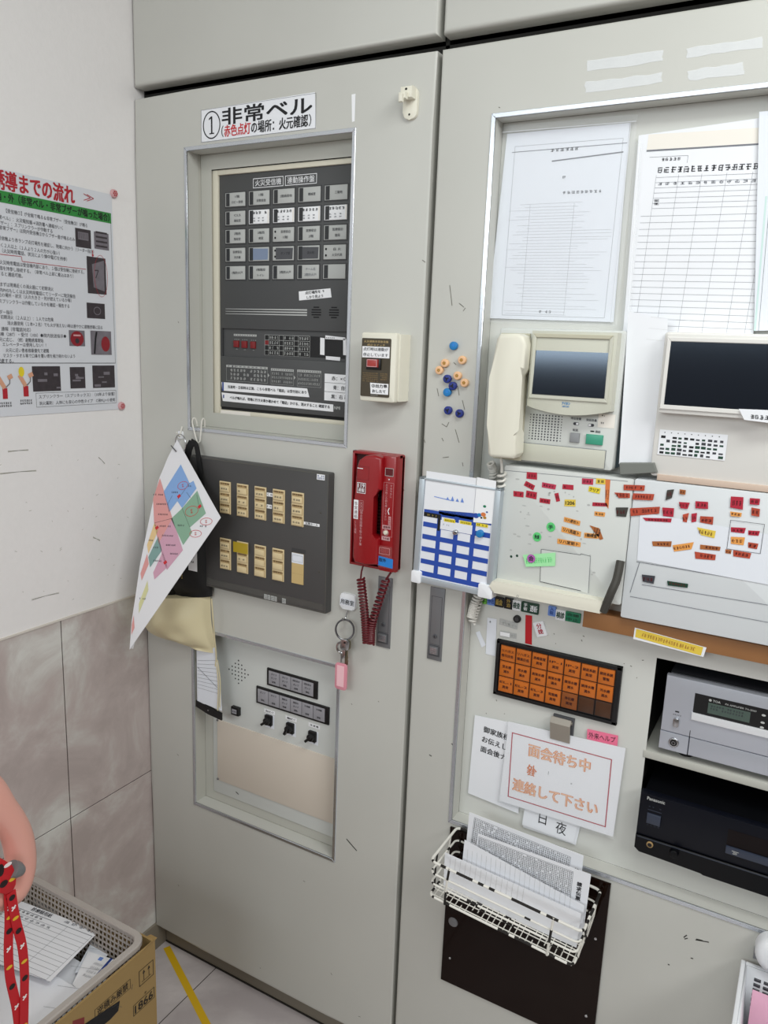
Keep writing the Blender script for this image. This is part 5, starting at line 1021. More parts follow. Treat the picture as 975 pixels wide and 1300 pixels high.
for i, (cs, m) in enumerate(((((0.8787,1.3138), (0.8959,1.3144), (0.8968,1.3030), (0.8789,1.3028)), 'red_lbl'), (((0.8786,1.2992), (0.8944,1.2930), (0.8917,1.2849), (0.8752,1.2913)), 'red_lbl'), (((0.9056,1.3001), (0.9291,1.2985), (0.9279,1.2907), (0.9057,1.2918)), 'rose_lbl'),
        (((0.9392,1.3009), (0.9566,1.3015), (0.9570,1.2936), (0.9392,1.2931)), 'red_lbl'), (((0.8584,1.2801), (0.8760,1.2804), (0.8763,1.2712), (0.8591,1.2710)), 'red_lbl'), (((0.8805,1.2835), (0.8985,1.2825), (0.8982,1.2708), (0.8800,1.2724)), 'red_lbl'),
        (((0.9038,1.2741), (0.9215,1.2738), (0.9212,1.2660), (0.9038,1.2667)), 'red_lbl'), (((0.9271,1.2842), (0.9334,1.2862), (0.9374,1.2733), (0.9313,1.2712)), 'red_lbl'), (((0.9689,1.3139), (0.9867,1.3147), (0.9870,1.3054), (0.9695,1.3048)), 'rose_lbl'),
        (((0.9909,1.3164), (1.0050,1.3171), (1.0059,1.3083), (0.9911,1.3078)), 'yellow_lbl'), (((0.9811,1.3028), (0.9993,1.3013), (0.9984,1.2925), (0.9806,1.2944)), 'yellow'), (((0.9445,1.2768), (0.9621,1.2787), (0.9627,1.2677), (0.9449,1.2660)), 'yellow_lbl'),
        (((0.9889,1.2781), (1.0102,1.2797), (1.0131,1.2745), (0.9889,1.2721)), 'red_lbl'), (((1.0052,1.3162), (1.0127,1.3165), (1.0141,1.2709), (1.0086,1.2776)), 'orange_ink'), (((0.9933,1.2643), (1.0098,1.2647), (1.0097,1.2577), (0.9936,1.2574)), 'orange_lbl'),
        (((0.9463,1.2488), (0.9727,1.2455), (0.9721,1.2378), (0.9460,1.2410)), 'orange_lbl'), (((0.9438,1.2330), (0.9755,1.2286), (0.9750,1.2202), (0.9436,1.2238)), 'orange_lbl'), (((0.9383,1.2119), (0.9764,1.2114), (0.9765,1.2037), (0.9386,1.2035)), 'orange_lbl'),
        (((0.9805,1.2281), (1.0029,1.2290), (1.0031,1.2214), (0.9808,1.2198)), 'orange_lbl'), (((0.9875,1.2410), (1.0032,1.2385), (1.0108,1.2226), (1.0062,1.2199)), 'rust_lbl'))):
    txt = {11: '1206', 10: 'クリア', 17: 'リハ室前ト', 15: 'リハ更衣ト', 16: 'リハ洗面ト', 18: '1階検査'}.get(i)
    sticker(t, WF, cs, m, txt, 'phone_dark' if 'red' in m or 'rose' in m else 'ink', i)
for i, (p, txt) in enumerate((((0.9260,1.2290), '手'), ((0.9045,1.2093), '外来'))):
    b = MB(); b.disc(WF, p[0], p[1], .0008, .0072, .0078, 'green_lbl', 20); b.text(WF, txt, p[0], p[1], .0075, 'green_dark', .0012, w=.008, bold=.05); b.build('sticker', t, label='round green sticker')
sticker(t, front(-.016), ((0.8836,1.1759), (0.9379,1.1889), (0.9392,1.1666), (0.8905,1.1568)), 'mint', None, 'green_lbl', 3, 'sticky_note', .001, 'pale green sticky note')
p = (0.8986,1.1725); b = MB(); b.disc(front(-.0176), p[0], p[1], .0006, .007, .0072, 'violet', 20); b.text(front(-.0176), '会', p[0], p[1], .009, 'ink', .0010, bold=.03); b.build('sticker', t, label='round violet sticker'); 

t = thing('nurse_call_phone', (1.115, YB, 1.33), 'off-white monitor phone with dark screen below the ruled form', 'intercom', 'monitor phones')
DX = (1.0748,1.5297)[0] - 0.8745
console_face(t, DX, False)
q = [(1.0763,1.3990), (1.1699,1.4036), (1.1736,1.3643), (1.0803,1.3618)]; g = front(-.0085)
b = MB(); x0, x1 = q[0][0], q[1][0]; h1 = q[0][1]; h0 = q[3][1]; W = x1-x0; H = h1-h0; b.rect(g, x0, x1, h0, h1, .0006, 'paper'); fr = Fr(g(x0, h0, .0007), g.a, g.b, g.n); R = random.Random(12)
for r in range(5):
    for c in range(11):
        if R.random() < .85: a = W*(.03+.087*c); z = H*(.05+.155*r); b.rect(fr, a, a+W*R.uniform(.045, .07), z, z+H*R.uniform(.06, .11), .0002, R.choice(['ink', 'ink_soft', 'green_dark']))
for c in range(9): a = W*(.08+.1*c); b.disc(fr, a, H*.90, .0002, .0008, .0008, 'ink_soft', 8)
b.build('key_label', t, label='white label of small dark squares')
b = MB(); p0 = (1.0800,1.3465); b.box(front(-.010), p0[0], 1.28, 1.3235, 1.3325, -.03, .002, 'peach_edge', .001); b.build('bottom_edge', t, label='peach bottom edge')
p = [(1.0236,1.3436), (1.0740,1.3489), (1.0800,1.3353), (1.0266,1.3257)]; b = MB(); b.prism(front(-.016), p, -.012, 0, 'end_grey', .001, 1); b.build('handset_end', t, label='dark lower end of the covered handset')
b = MB(); w_ = front(-.0345); b.flat(w_, [(1.1816,1.4381), (1.2275,1.4393), (1.2298,1.4214), (1.1903,1.4236)], .0006, 'paper'); p = (1.1966,1.4295); b.scrawl(w_, p[0], p[0]+.03, p[1]-.0045, p[1]+.003, 'ink', .001, 1, 5, .9, 3); b.build('white_label', t)
t = thing('console_panel', (1.16, YB, 1.08), 'white console panel crowded with rust and red labels at the right edge', 'console')
x0 = xR + 0.001; zT2 = zT + .001; z_b = (1.0642,1.1014)[1]
b = MB(); b.rbox(WF, x0, 1.33, z_b, zT2, -.046, -.0005, 'console_lt', .003, .0015)
for (p, q) in (((1.0643,1.1947), (1.2479,1.1934)), ((1.0761,1.1602), (1.2518,1.1623)), ((1.0605,1.1381), (1.2551,1.1368)), ((1.0690,1.1942), (1.0599,1.1444))): b.hand(WF, [p, lerp(p, q, .5), q], .0009, 'ink_grey', .0004)
b.build('panel', t)
sh = ((1.0621,1.2725), (1.2590,1.2635), (1.2582,1.1918), (1.0652,1.1973))
b = MB(); b.flat(WF, list(sh), .0006, 'paper_b'); b.build('tray_sheet', t)
g2 = front(yl-.0008)
for i, (cs, m) in enumerate(((((1.0334,1.3116), (1.0647,1.3141), (1.0645,1.3057), (1.0343,1.3031)), 'brick_lbl'), (((1.0205,1.2977), (1.0441,1.2995), (1.0448,1.2922), (1.0284,1.2901)), 'brick_lbl'), (((1.0487,1.3001), (1.0797,1.3027), (1.0785,1.2929), (1.0486,1.2903)), 'brick_lbl'),
        (((1.0252,1.2749), (1.0440,1.2774), (1.0420,1.2623), (1.0277,1.2615)), 'dark_grey'), (((1.0464,1.2765), (1.0896,1.2847), (1.0896,1.2739), (1.0488,1.2645)), 'brick_lbl'), (((1.0931,1.2840), (1.1099,1.2851), (1.1102,1.2719), (1.0956,1.2711)), 'red_lbl'), (((1.0664,1.2645), (1.1083,1.2692), (1.1078,1.2631), (1.0715,1.2603)), 'red_lbl'),
        (((1.0970,1.3109), (1.1068,1.3133), (1.1049,1.2999), (1.0964,1.2953)), 'dark_grey'), (((1.1145,1.3142), (1.1233,1.3141), (1.1230,1.3070), (1.1152,1.3072)), 'rust_lbl'), (((1.1154,1.2954), (1.1308,1.2962), (1.1286,1.2864), (1.1187,1.2863)), 'red_lbl'), (((1.1381,1.2995), (1.1553,1.3006), (1.1565,1.2902), (1.1393,1.2890)), 'red_lbl'),
        (((1.1230,1.2773), (1.1314,1.2809), (1.1298,1.2663), (1.1242,1.2667)), 'brick_lbl'), (((1.1348,1.2801), (1.1422,1.2824), (1.1426,1.2694), (1.1363,1.2673)), 'red_lbl'), (((1.1471,1.2783), (1.1652,1.2797), (1.1655,1.2680), (1.1481,1.2690)), 'brick_lbl'), (((1.1446,1.2613), (1.1708,1.2593), (1.1700,1.2485), (1.1514,1.2504)), 'yellow_lbl'),
        (((1.0840,1.2303), (1.1121,1.2347), (1.1119,1.2261), (1.0859,1.2232)), 'rust_lbl'), (((1.1138,1.2289), (1.1429,1.2383), (1.1408,1.2271), (1.1171,1.2196)), 'orange_lbl'), (((1.1519,1.2361), (1.1799,1.2371), (1.1795,1.2311), (1.1527,1.2291)), 'rust_lbl'), (((1.1456,1.2243), (1.1750,1.2244), (1.1749,1.2160), (1.1479,1.2138)), 'brick_lbl'),
        (((1.1846,1.3125), (1.2011,1.3135), (1.2023,1.2953), (1.1855,1.2965)), 'red_lbl'), (((1.1862,1.2908), (1.2018,1.2906), (1.2015,1.2848), (1.1880,1.2840)), 'orange_lbl'), (((1.2093,1.3134), (1.2225,1.3139), (1.2226,1.3049), (1.2104,1.3044)), 'red_lbl'), (((1.2130,1.3002), (1.2243,1.2994), (1.2247,1.2881), (1.2144,1.2889)), 'brick_lbl'),
        (((1.1900,1.2680), (1.2096,1.2698), (1.2085,1.2615), (1.1908,1.2611)), 'red_lbl'), (((1.2130,1.2668), (1.2282,1.2679), (1.2271,1.2608), (1.2139,1.2600)), 'red_lbl'), (((1.1916,1.2542), (1.2102,1.2559), (1.2096,1.2442), (1.1929,1.2439)), 'orange_lbl'), (((1.2151,1.2497), (1.2285,1.2495), (1.2275,1.2412), (1.2161,1.2417)), 'brick_lbl'),
        (((1.1866,1.2346), (1.1950,1.2348), (1.1947,1.2288), (1.1873,1.2288)), 'rust_lbl'), (((1.1971,1.2351), (1.2212,1.2344), (1.2201,1.2260), (1.1982,1.2259)), 'brick_lbl'), (((1.0744,1.1763), (1.0942,1.1774), (1.0932,1.1646), (1.0768,1.1654)), 'ink_soft'), (((1.1120,1.1731), (1.1424,1.1738), (1.1420,1.1675), (1.1139,1.1660)), 'green_dark'))):
    sticker(t, g2, cs, m, None, 'phone_dark', i+40)
b = MB(); b.frame(g2, (1.1882,1.2736)[0], (1.2330,1.2386)[0], (1.2117,1.2352)[1], (1.2064,1.2786)[1], .0004, .0006, 'ink_soft'); b.build('label_frame', t)
b = MB(); b.tube(bez([(1.0418,-0.0200,1.1934), (1.0408,-0.0300,1.1665), (1.0359,-0.0360,1.1455), (1.0256,-0.0300,1.1110)], 8), .0065, 'dark_grey', 10); b.build('dark_tube', label='short dark tube at the corner between the two console panels', cat='cable')  # dark bent tube filling the gap between the two panels
t = thing('ledge_board', (1.14, 0, 1.02), 'brown board edge with a yellow label under the right console panel', 'board')
pl = [(0.9877,1.0947), (1.2620,1.0756), (1.2670,1.0360), (0.9902,1.0681)]
b = MB(); b.box(F0, pl[0][0], 1.40, pl[3][1], pl[0][1]+.001, -.031, 0.0, 'wood', .001); b.build('board', t)
sticker(t, F0, ((1.0702,1.0847), (1.1775,1.0758), (1.1748,1.0599), (1.0697,1.0655)), 'paper', None, 'paper', 1, 'label_backing', .0004)
sticker(t, F0, ((1.0728,1.0833), (1.1730,1.0754), (1.1712,1.0616), (1.0724,1.0694)), 'yellow_lbl', None, 'rust_lbl', 2, 'yellow_label', .0008)

# ------------------------------------------------------------------ whiteboard
tl, tr_, br, bl = (0.7050,1.2586), (0.8406,1.2880), (0.8384,1.0959), (0.6887,1.0992)
fr, W = between(bl, br, -.012); H = .187
t = thing('small_whiteboard', (fr.o.x + W/2, -.012, fr.o.z), 'small tilted whiteboard ruled with blue tape grid, hanging beside the console', 'whiteboard')
b = MB(); b.box(fr, .002, W-.002, .002, H-.002, 0, .015, 'wb_white'); g = Fr(fr(0, 0, .0152), fr.a, fr.b, fr.n)
b.build('board', t)
b = MB()
for q in ((0, .0105, 0, H), (W-.0105, W, 0, H), (0, W, 0, .0105), (0, W, H-.004, H)): b.box(fr, q[0], q[1], q[2], q[3], -.001, .018, 'wb_frame', .0015)
b.build('frame', t)
for q in ((-.002, .017, -.002, .020), (W-.024, W+.002, -.002, .022)):
    b = MB(); b.rbox(fr, q[0], q[1], q[2], q[3], -.002, .0205, 'cap_white', .003, .001); b.build('corner_cap', t)
x0, x1 = .0125, W-.0125; top = .128; b = MB(); n = 4
cw = (x1-x0)/4
for k in range(6): z = .0125 + k*.0222; b.rect(g, x0, x1, z, z+.0086, .0002, 'wb_blue')
for a in (cw*.97, cw*2.0, cw*3.0): b.rect(g, x0+a-.0040, x0+a+.0040, .0125, top, .0003, 'wb_blue')
b.rect(g, x0+cw*.9, x0+cw*3.05, top-.001, top+.011, .0002, 'wb_blue'); b.scrawl(g, x0+cw*1.0, x0+cw*2.95, top+.001, top+.009, 'ink_blue', .0004, 1, 10, .7, 4)
b.rect(g, x0, x0+cw*.95, top-.0085, top-.001, .0004, 'black_matte'); b.rect(g, x0+cw*.88, x0+cw*1.04, top-.030, top-.001, .0005, 'black_matte'); b.scrawl(g, x0+.006, x0+cw*.8, top-.007, top-.003, 'gold_ink', .0006, 1, 6, .8, 2)
b.rect(g, x0+cw*1.05, x0+cw*2.95, top-.026, top-.010, .0005, 'wb_white'); b.scrawl(g, x0+cw*1.2, x0+cw*1.6, top-.02, top-.014, 'ink_grey', .0006, 1, 4, .6, 7)
for k, a in enumerate((1.25, 2.2, 3.15)): b.rect(g, x0+cw*a, x0+cw*(a+.68), top-.0115+(.001*k), top-.006+(.001*k), .0006, 'yellow'); b.scrawl(g, x0+cw*(a+.05), x0+cw*(a+.63), top-.011+(.001*k), top-.0065+(.001*k), 'ink', .0008, 1, 6, .8, k)
b.build('blue_tape_grid', t, label='grid of blue tape with white squares')
for p, m in (((x0+cw*2.02, top-.0265), 'chrome'), ((x0+cw*3.45, top-.021), 'mag_blue')):
    b = MB(); b.cyl(g(p[0], p[1], 0), g(p[0], p[1], .007), .0045 if m == 'chrome' else .0065, .0045 if m == 'chrome' else .0066, m, 18, .0016); b.disc(g, p[0]+.001, p[1]+.001, .0072, .0015, .0015, 'lock_dark' if m == 'chrome' else 'mag_blue', 8)
    b.build('board_magnet', label='shiny steel magnet in the middle of the blue grid whiteboard' if m == 'chrome' else 'bright blue magnet at the right of the blue grid whiteboard', cat='magnet', group='magnets on the whiteboard')
def d_sea(b, fr, W, H):
    p = (W*.1, H*.45)
    b.hand(fr, [(W*.2, H*.42), (W*.6, H*.36)], .0012, 'blue_lbl')
    for k in range(4): b.flat(fr, [(W*(.45+.1*k), H*.36), (W*(.52+.1*k), H*.36), (W*(.48+.1*k), H*(.5+.06*(k % 2)))], .0003, 'blue_lbl')
b = MB(); b.flat(g, [(.012, top+.004), (x0+cw*2.95, top+.0115), (x0+cw*2.95, H+.012), (.012, H+.012)], .0008, 'paper'); gg = Fr(g(.012, top+.012, .0009), g.a, g.b, g.n); d_sea(b, gg, .09, .04); b.build('picture_card', label='white card with a faint blue drawing clipped to the top of the whiteboard', cat='card')
b = MB(); b.flat(g, [(x0+cw*2.98, top-.004), (W-.008, top-.001), (W-.010, H+.012), (x0+cw*2.98, H+.014)], .0012, 'white'); gg = Fr(g(x0+cw*2.98, top-.004, .0013), g.a, g.b, g.n)
for (x, z, r, m) in ((.004, .012, .0055, 'wb_blue'), (.010, .014, .004, 'mag_blue'), (.017, .016, .0045, 'orange_ink'), (.020, .011, .003, 'mag_gold'), (.014, .010, .002, 'ink'), (.018, .030, .0028, 'green_mid'), (.023, .021, .0018, 'ink_blue')): b.disc(gg, x, z, .0002+x*.002, r, r*.8, m, 12)
b.build('picture_card', label='small white card with coloured blobs at the top right corner of the whiteboard', cat='card')

# ------------------------------------------------------------------ tags and strips below the console, lamp panel, notices
def mag_tag(x0, x1, z0, z1, m, txt, im, lab, rot=0, th=.004):
    c = ((x0+x1)/2, (z0+z1)/2); g = BK.turn(c[0], c[1], rot); w = (x1-x0)/2; h = (z1-z0)/2; b = MB(); b.rbox(g, -w, w, -h, h, 0, th, m, .0012, .0005, 3)
    for k, ln in enumerate(txt.split('/')):
        n = len(txt.split('/'))
        if n == 1 and h > w*1.2: b.text(g, ln, 0, h*.85, h*1.5/len(ln), im, th+.0004, vertical=True, bold=.03)
        else: b.text(g, ln, 0, h*(.95-(2*k+1)*.95/n), h*1.3/n, im, th+.0004, w=w*1.6, bold=.03)
    b.build('name_tag', label=lab, cat='tag', group='small magnetic name tags under the console lip')
for (p, q), m, txt, im, lab in ((((0.7937,1.0729), (0.8083,1.0625)), 'green_lime', '外', 'ink', 'lime green tag, leftmost under the console lip'), (((0.8099,1.0775), (0.8237,1.0627)), 'blue_lbl', '外出', 'ink_blue', 'light blue tag beside the lime green one'),
        (((0.8245,1.0803), (0.8399,1.0623)), 'black', '面会', 'gold_ink', 'black tag with gold lettering beside the light blue tag'), (((0.8414,1.0822), (0.8575,1.0623)), 'black', '外泊', 'gold_ink', 'black tag with gold lettering beside the white and green tag'),
        (((0.8565,1.0808), (0.8722,1.0624)), 'cap_white', '検査', 'green_dark', 'white tag with green lettering between black and dark green tags'), (((0.8730,1.0812), (0.8883,1.0628)), 'green_dark', '手術', 'cap_white', 'dark green tag, left one of the touching pair'),
        (((0.8875,1.0812), (0.9036,1.0624)), 'green_dark', '透析', 'cap_white', 'dark green tag, right one of the touching pair'), (((0.9206,1.0829), (0.9339,1.0655)), 'blue_lbl', '入院', 'ink_blue', 'light blue tag of the right-hand trio under the lip'),
        (((0.9341,1.0793), (0.9511,1.0609)), 'cap_white', '検診', 'green_dark', 'white tag with green lettering beside the wide green tag'), (((0.9507,1.0792), (0.9765,1.0623)), 'green_mid', '会議/中止', 'green_dark', 'wide bright green tag, rightmost under the console lip')):
    mag_tag(p[0], q[0], q[1], p[1], m, txt, im, lab)
c = (0.9094,1.0379); mag_tag(c[0]-.0095, c[0]+.0095, c[1]-.013, c[1]+.013, 'cap_white', '分娩', 'red_lbl', 'white tag with red lettering, tilted, right of the red strip', 22)
c = (0.8666,1.0471); b = MB(); b.cyl(BK(c[0], c[1], 0), BK(c[0], c[1], .005), .0068, .0066, 'black', 20, .001); b.disc(front(YB-.0051), c[0], c[1], .0001, .004, .004, 'panel_dark', 14); b.build('round_magnet', label='black round magnet left of the red strip below the console', cat='magnet')
b = MB(); b.flat(BK, [(0.8806,1.0572), (0.8925,1.0581), (0.8962,1.0054), (0.8840,1.0055)], .0006, 'red_strip'); b.build('red_strip', label='short vertical red tape strip above the orange lamp panel', cat='tape')
b = MB(); b.flat(BK, [(0.8113,1.0378), (0.8289,1.0385), (0.8312,0.9692), (0.8127,0.9693)], .0012, 'paper_b'); p = (0.8174,1.0312); b.hand(front(.0305), [(p[0]-.002, p[1]), (p[0]+.002, p[1])], .0006, 'ink_soft'); b.hand(front(.0305), [(p[0], p[1]-.002), (p[0], p[1]+.002)], .0006, 'ink_soft'); b.build('paper_strip', label='white paper strip at the upper left corner of the orange lamp panel', cat='label')
b = MB(); b.flat(BK, [(0.7910,1.0051), (0.7981,1.0096), (0.8119,0.9857), (0.8042,0.9794)], .0009, 'paper_b'); b.build('paper_strip', label='short slanted grey-white strip left of the long white strip', cat='label')
for cs, lab in ((((0.8345,1.0412), (0.8683,1.0388), (0.8678,1.0271), (0.8338,1.0300)), 'clear printed label strip below the black tags'), (((0.8364,1.0188), (0.8672,1.0196), (0.8676,1.0102), (0.8368,1.0092)), 'white and grey label just above the orange lamp panel')):
    b = MB(); b.flat(BK, list(cs), .0008, 'window_grey'); q = cs; g, L = between(q[3], q[2], .0305); b.scrawl(g, L*.08, L*.92, .002, .0085, 'console', .0008, 1, 5, .85, 2)
    if 'white' in lab: b.rect(g, .001, L*.62, .001, .0085, .0012, 'white')
    b.build('label_strip', label=lab, cat='label')
# orange lamp panel
tl, tr_, br, bl = (0.8335,1.0042), (1.0528,1.0029), (1.0534,0.8992), (0.8347,0.9006)
x0 = (tl[0]+bl[0])/2; x1 = (tr_[0]+br[0])/2; z1 = (tl[1]+tr_[1])/2; z0 = (bl[1]+br[1])/2; OF = front(.024)
t = thing('lamp_panel', ((x0+x1)/2, YB, z0), 'black framed panel of twenty-one orange lamp windows in three rows', 'lamp panel')
b = MB(); b.box(BK, x0, x1, z0, z1, 0, .004, 'black'); 
for q in ((x0, x1, z1-.0065, z1), (x0, x1, z0, z0+.0065), (x0, x0+.0065, z0, z1), (x1-.0085, x1, z0, z1)): b.box(BK, q[0], q[1], q[2], q[3], .002, .008, 'black', .0012)
b.build('frame', t)
a0, a1, h0, h1 = x0+.0075, x1-.0095, z0+.0075, z1-.0075; w = (a1-a0)/7; h = (h1-h0)/3; g = front(.028)
TX = [['リハガス/吸引圧低', 'リハガス/酸素圧低', '消毒装置/異常', 'IP-1/異常', 'IP-2/異常', '厨房系統/異常', '厨房系統/警報'], ['受水槽/減水', '受水槽/満水', '高架水槽/減水', '高架水槽/満水', '雑排水槽/減水', '雑排水槽/満水', '汚水槽/満水'], ['EL-1/異常', 'EL-2/異常', 'EL-3/異常', '発電機/異常', '浄化槽/異常', '', '']]
for r in range(3):
    for c in range(7):
        s = TX[r][c]; m = 'orange_dim' if (r == 2 and c == 4) else ('orange_lamp' if s else 'brown_lamp'); b = MB(); A = a0+w*c+.0009; Z = h1-h*(r+1)+.0009
        b.box(g, A, A+w-.0018, Z, Z+h-.0018, 0, .0022, m, .0006); f3 = front(.0258); b.frame(f3, A+.0003, A+w-.0021, Z+.0003, Z+h-.0021, .0001, .0005, 'orange_dim' if s else 'lens')
        for k, ln in enumerate(s.split('/') if s else []): b.text(f3, ln, A+w/2-.001, Z+h*(.62-.3*k), .0058, 'phone_hole', .0004, w=min(w*.76, len(ln)*.0054), bold=.03)
        b.build('lamp_window', t)
yn = .026
def d_white(b, fr, W, H):
    for k, s in enumerate(('御家族様へ', 'お伝えした', '面会後ナー')): b.text(fr, s, .012, H*(.87-.125*k), .0128, 'ink', align='L', bold=.025)
sheet('family_notice', ((0.8009,0.8474), (0.8948,0.8539), (0.8980,0.6801), (0.7977,0.6875)), .029, 'white notice with black Japanese lettering, half under the red-bordered notice', 'notice', None, 'paper', d_white)
def d_red(b, fr, W, H):
    b.frame(fr, W*.075, W*.935, H*.085, H*.885, .0003, .0019, 'crimson')
    b.text(fr, '面会待ち中', W*.50, H*.73, .026, 'orange_ink', w=W*.53, bold=.045); b.text(fr, '面会待ち中', W*.50, H*.73, .026, 'orange_pale', .0007, w=W*.525)
    b.text(fr, '連絡して下さい', W*.485, H*.26, .026, 'orange_ink', w=W*.74, bold=.045); b.text(fr, '連絡して下さい', W*.485, H*.26, .026, 'orange_pale', .0007, w=W*.735)
    b.text(fr, '外', W*.275, H*.50, .019, 'orange_ink', bold=.03); b.text(fr, '会', W*.27, H*.47, .016, 'orange_ink', .0006, bold=.02); b.hand(fr, [(W*.42, H*.50), (W*.422, H*.54)], .0008, 'ink_grey'); b.scrawl(fr, W*.6, W*.63, H*.46, H*.485, 'ink_grey', .0003, 1, 2, .8, 2)
t = thing('visitor_notice', (0.9765,0.0200,0.7170), 'red-bordered notice with orange lettering held by a metal clip', 'notice')
sheet('paper', ((0.8677,0.8556), (1.0727,0.8657), (1.0683,0.6988), (0.8617,0.6963)), .024, None, None, None, 'paper', d_red, parent=t)
b = MB(); b.prism(front(.0215), [(0.8658,0.8583), (1.0757,0.8683), (1.0713,0.6965), (0.8590,0.6933)], 0, .0003, 'clear'); b.build('sleeve', t)
sheet('handwritten_slip', ((0.9114,0.6955), (1.0107,0.6980), (1.0061,0.6559), (0.9085,0.6561)), .0295, 'back slip of paper peeping out behind the handwritten slip', 'paper', 'slips under the visitor notice', 'paper')
sheet('handwritten_slip', ((0.9096,0.7023), (1.0076,0.7026), (1.0022,0.6587), (0.9069,0.6614)), .0275, 'front slip with large handwritten characters below the red-bordered notice', 'paper', 'slips under the visitor notice', 'paper', lambda b, fr, W, H: (b.text(fr, '日', W*.38, H*.66, .026, 'ink', w=.014, bold=.0), b.text(fr, '夜', W*.74, H*.50, .026, 'ink', w=.019)))
sheet('pink_sticky_note', ((1.0059,0.8793), (1.0574,0.8818), (1.0580,0.8628), (1.0071,0.8592)), .029, 'pink sticky note with handwriting above the red-bordered notice', 'note', None, 'pink_note', lambda b, fr, W, H: b.text(fr, '外来ヘルプ', W*.5, H*.5, .0115, 'ink', w=W*.88))
t = thing('metal_clip', (0.9648,0.0180,0.8429), 'brown-grey metal magnetic clip pinching the red-bordered notice', 'clip')
p, q = (0.9451,0.8877), (0.9839,0.8856); c0 = (0.9472,0.8468)
b = MB(); b.box(BK, p[0]+.001, q[0]-.001, c0[1]+.006, p[1]+.003, .0, .006, 'lock_dark', .001); b.build('magnet_base', t)
b = MB(); prof = [(.010, p[1]+.002), (.014, p[1]+.003), (.020, p[1]-.006), (.0105, c0[1]), (.0085, c0[1]), (.016, p[1]-.008)]
fx = Fr((p[0], YB, 0), (0, -1, 0), (0, 0, 1), (-1, 0, 0)); b.prism(fx, prof, -(q[0]-p[0])*.9, 0, 'clip', .0006, 1); b.build('jaw', t)
b = MB(); b.cyl(BK(p[0]+.002, p[1]-.004, .009), BK(q[0]-.003, p[1]-.004, .009), .003, .003, 'clip', 14); b.build('spring', t)

# ------------------------------------------------------------------ brown acrylic plate, wire basket and its papers
t = thing('acrylic_plate', (0.925, 0, 0.294), 'glossy dark brown acrylic plate fixed to the door behind the wire basket', 'plate')
b = MB(); b.box(F0, 0.7795, 1.078, 0.294, 0.628, 0.0005, 0.005, 'acrylic', 0.0008, 1); b.build('plate', t)
for p, r, m in (((0.7981,0.4316), .0098, 'lock'), ((0.7964,0.3509), .0024, 'chrome'), ((1.0615,0.3567), .0028, 'chrome'), ((1.0632,0.5160), .0026, 'chrome')):
    b = MB(); b.cyl(F0(p[0], p[1], .005), F0(p[0], p[1], .0065), r, r*.92, m, 20, .0004); b.build('screw_cap', t)
ang = math.radians(-4.9)
BKT = Fr((0.795, -0.006, 0.6345), (math.cos(ang), 0, math.sin(ang)), (-math.sin(ang), 0, math.cos(ang)), (0, -1, 0))
t = thing('wire_basket', tuple(BKT(.135, -.07, .05)), 'white wire basket with worn rusty wires hung on the right door', 'basket')
Lb = .270; Db = .114
def loop(z, i, r, m2=.12, rad=.010):
    pts = []
    for (cx, cd, t0) in ((Lb-i-rad, Db-i-rad, 0), (i+rad, Db-i-rad, 90), (i+rad, i+rad, 180), (Lb-i-rad, i+rad, 270)):
        for k in range(5): a = math.radians(t0+22.5*k); pts.append((cx+rad*math.cos(a), cd+rad*math.sin(a)))
    P = []
    for q in range(len(pts)):
        p, n = pts[q], pts[(q+1) % len(pts)]; d = math.dist(p, n); k = max(1, int(d/.010))
        P += [lerp(p, n, j/k) for j in range(k)]
    b = MB(); b.tube([BKT(p[0], z, p[1]) for p in P], r, 'wire_white', 8, True, 'wire_rust', m2); return b
loop(0, 0, .0024, .30).build('rim', t)
for z, i in ((-.024, .002), (-.046, .004)): loop(z, i, .0018, .12).build('side_wire', t)
loop(-.072, .005, .0021, .25).build('bottom_ring', t)
b = MB()
for k in range(7): d = .012+.0152*k; b.tube([BKT(.006+(Lb-.012)*j/24, -.072, d) for j in range(25)], .0010, 'wire_white', 6, False, 'wire_rust', .10)
for k in range(26): a = .012+.0100*k; b.tube([BKT(a, -.0732, .006+(Db-.012)*j/8) for j in range(9)], .0009, 'wire_white', 6, False, 'wire_rust', .10)
b.build('bottom_grid', t)
for a in (.036, .222):
    b = MB(); b.tube([BKT(a, .002, Db), BKT(a, -.02, Db+.0015), BKT(a, -.045, Db), BKT(a, -.074, Db-.004)], .0022, 'wire_white', 8, False, 'wire_rust', .35); b.build('upright_wire', t)
for d in (.03, .085):
    for a in (.0, Lb): b = MB(); b.tube([BKT(a, .001, d), BKT(a, -.03, d), BKT(a+(.004 if a == 0 else -.004), -.073, d)], .0018, 'wire_white', 8, False, 'wire_rust', .2); b.build('upright_wire', t)
for a in (.05, .22): b = MB(); b.tube(bez([BKT(a, 0, .002), BKT(a, .012, .001), BKT(a, .018, .0045), BKT(a, .012, .007)], 5), .0018, 'wire_white'); b.build('hang_hook', t)
def dense(seed, title):
    def f(b, fr, W, H):
        R = random.Random(seed); b.frame(fr, W*.03, W*.865, H*.45, H*.955, .0002, .0006, 'ink_grey')
        for k in range(17): b.hand(fr, [(W*(.04+.05*k), H*.47), (W*(.04+.05*k), H*.94)], .0003, 'form_line', .0003)
        b.scrawl(fr, W*.035, W*.86, H*.56, H*.945, 'ink_soft', .0003, 13, 52, .74, seed); b.scrawl(fr, W*.035, W*.7, H*.47, H*.55, 'ink_grey', .0003, 2, 30, .7, seed+1)
        if title: b.text(fr, '請求伝票', W*.925, H*.83, .0085, 'ink', vertical=True, bold=.05)
    return f
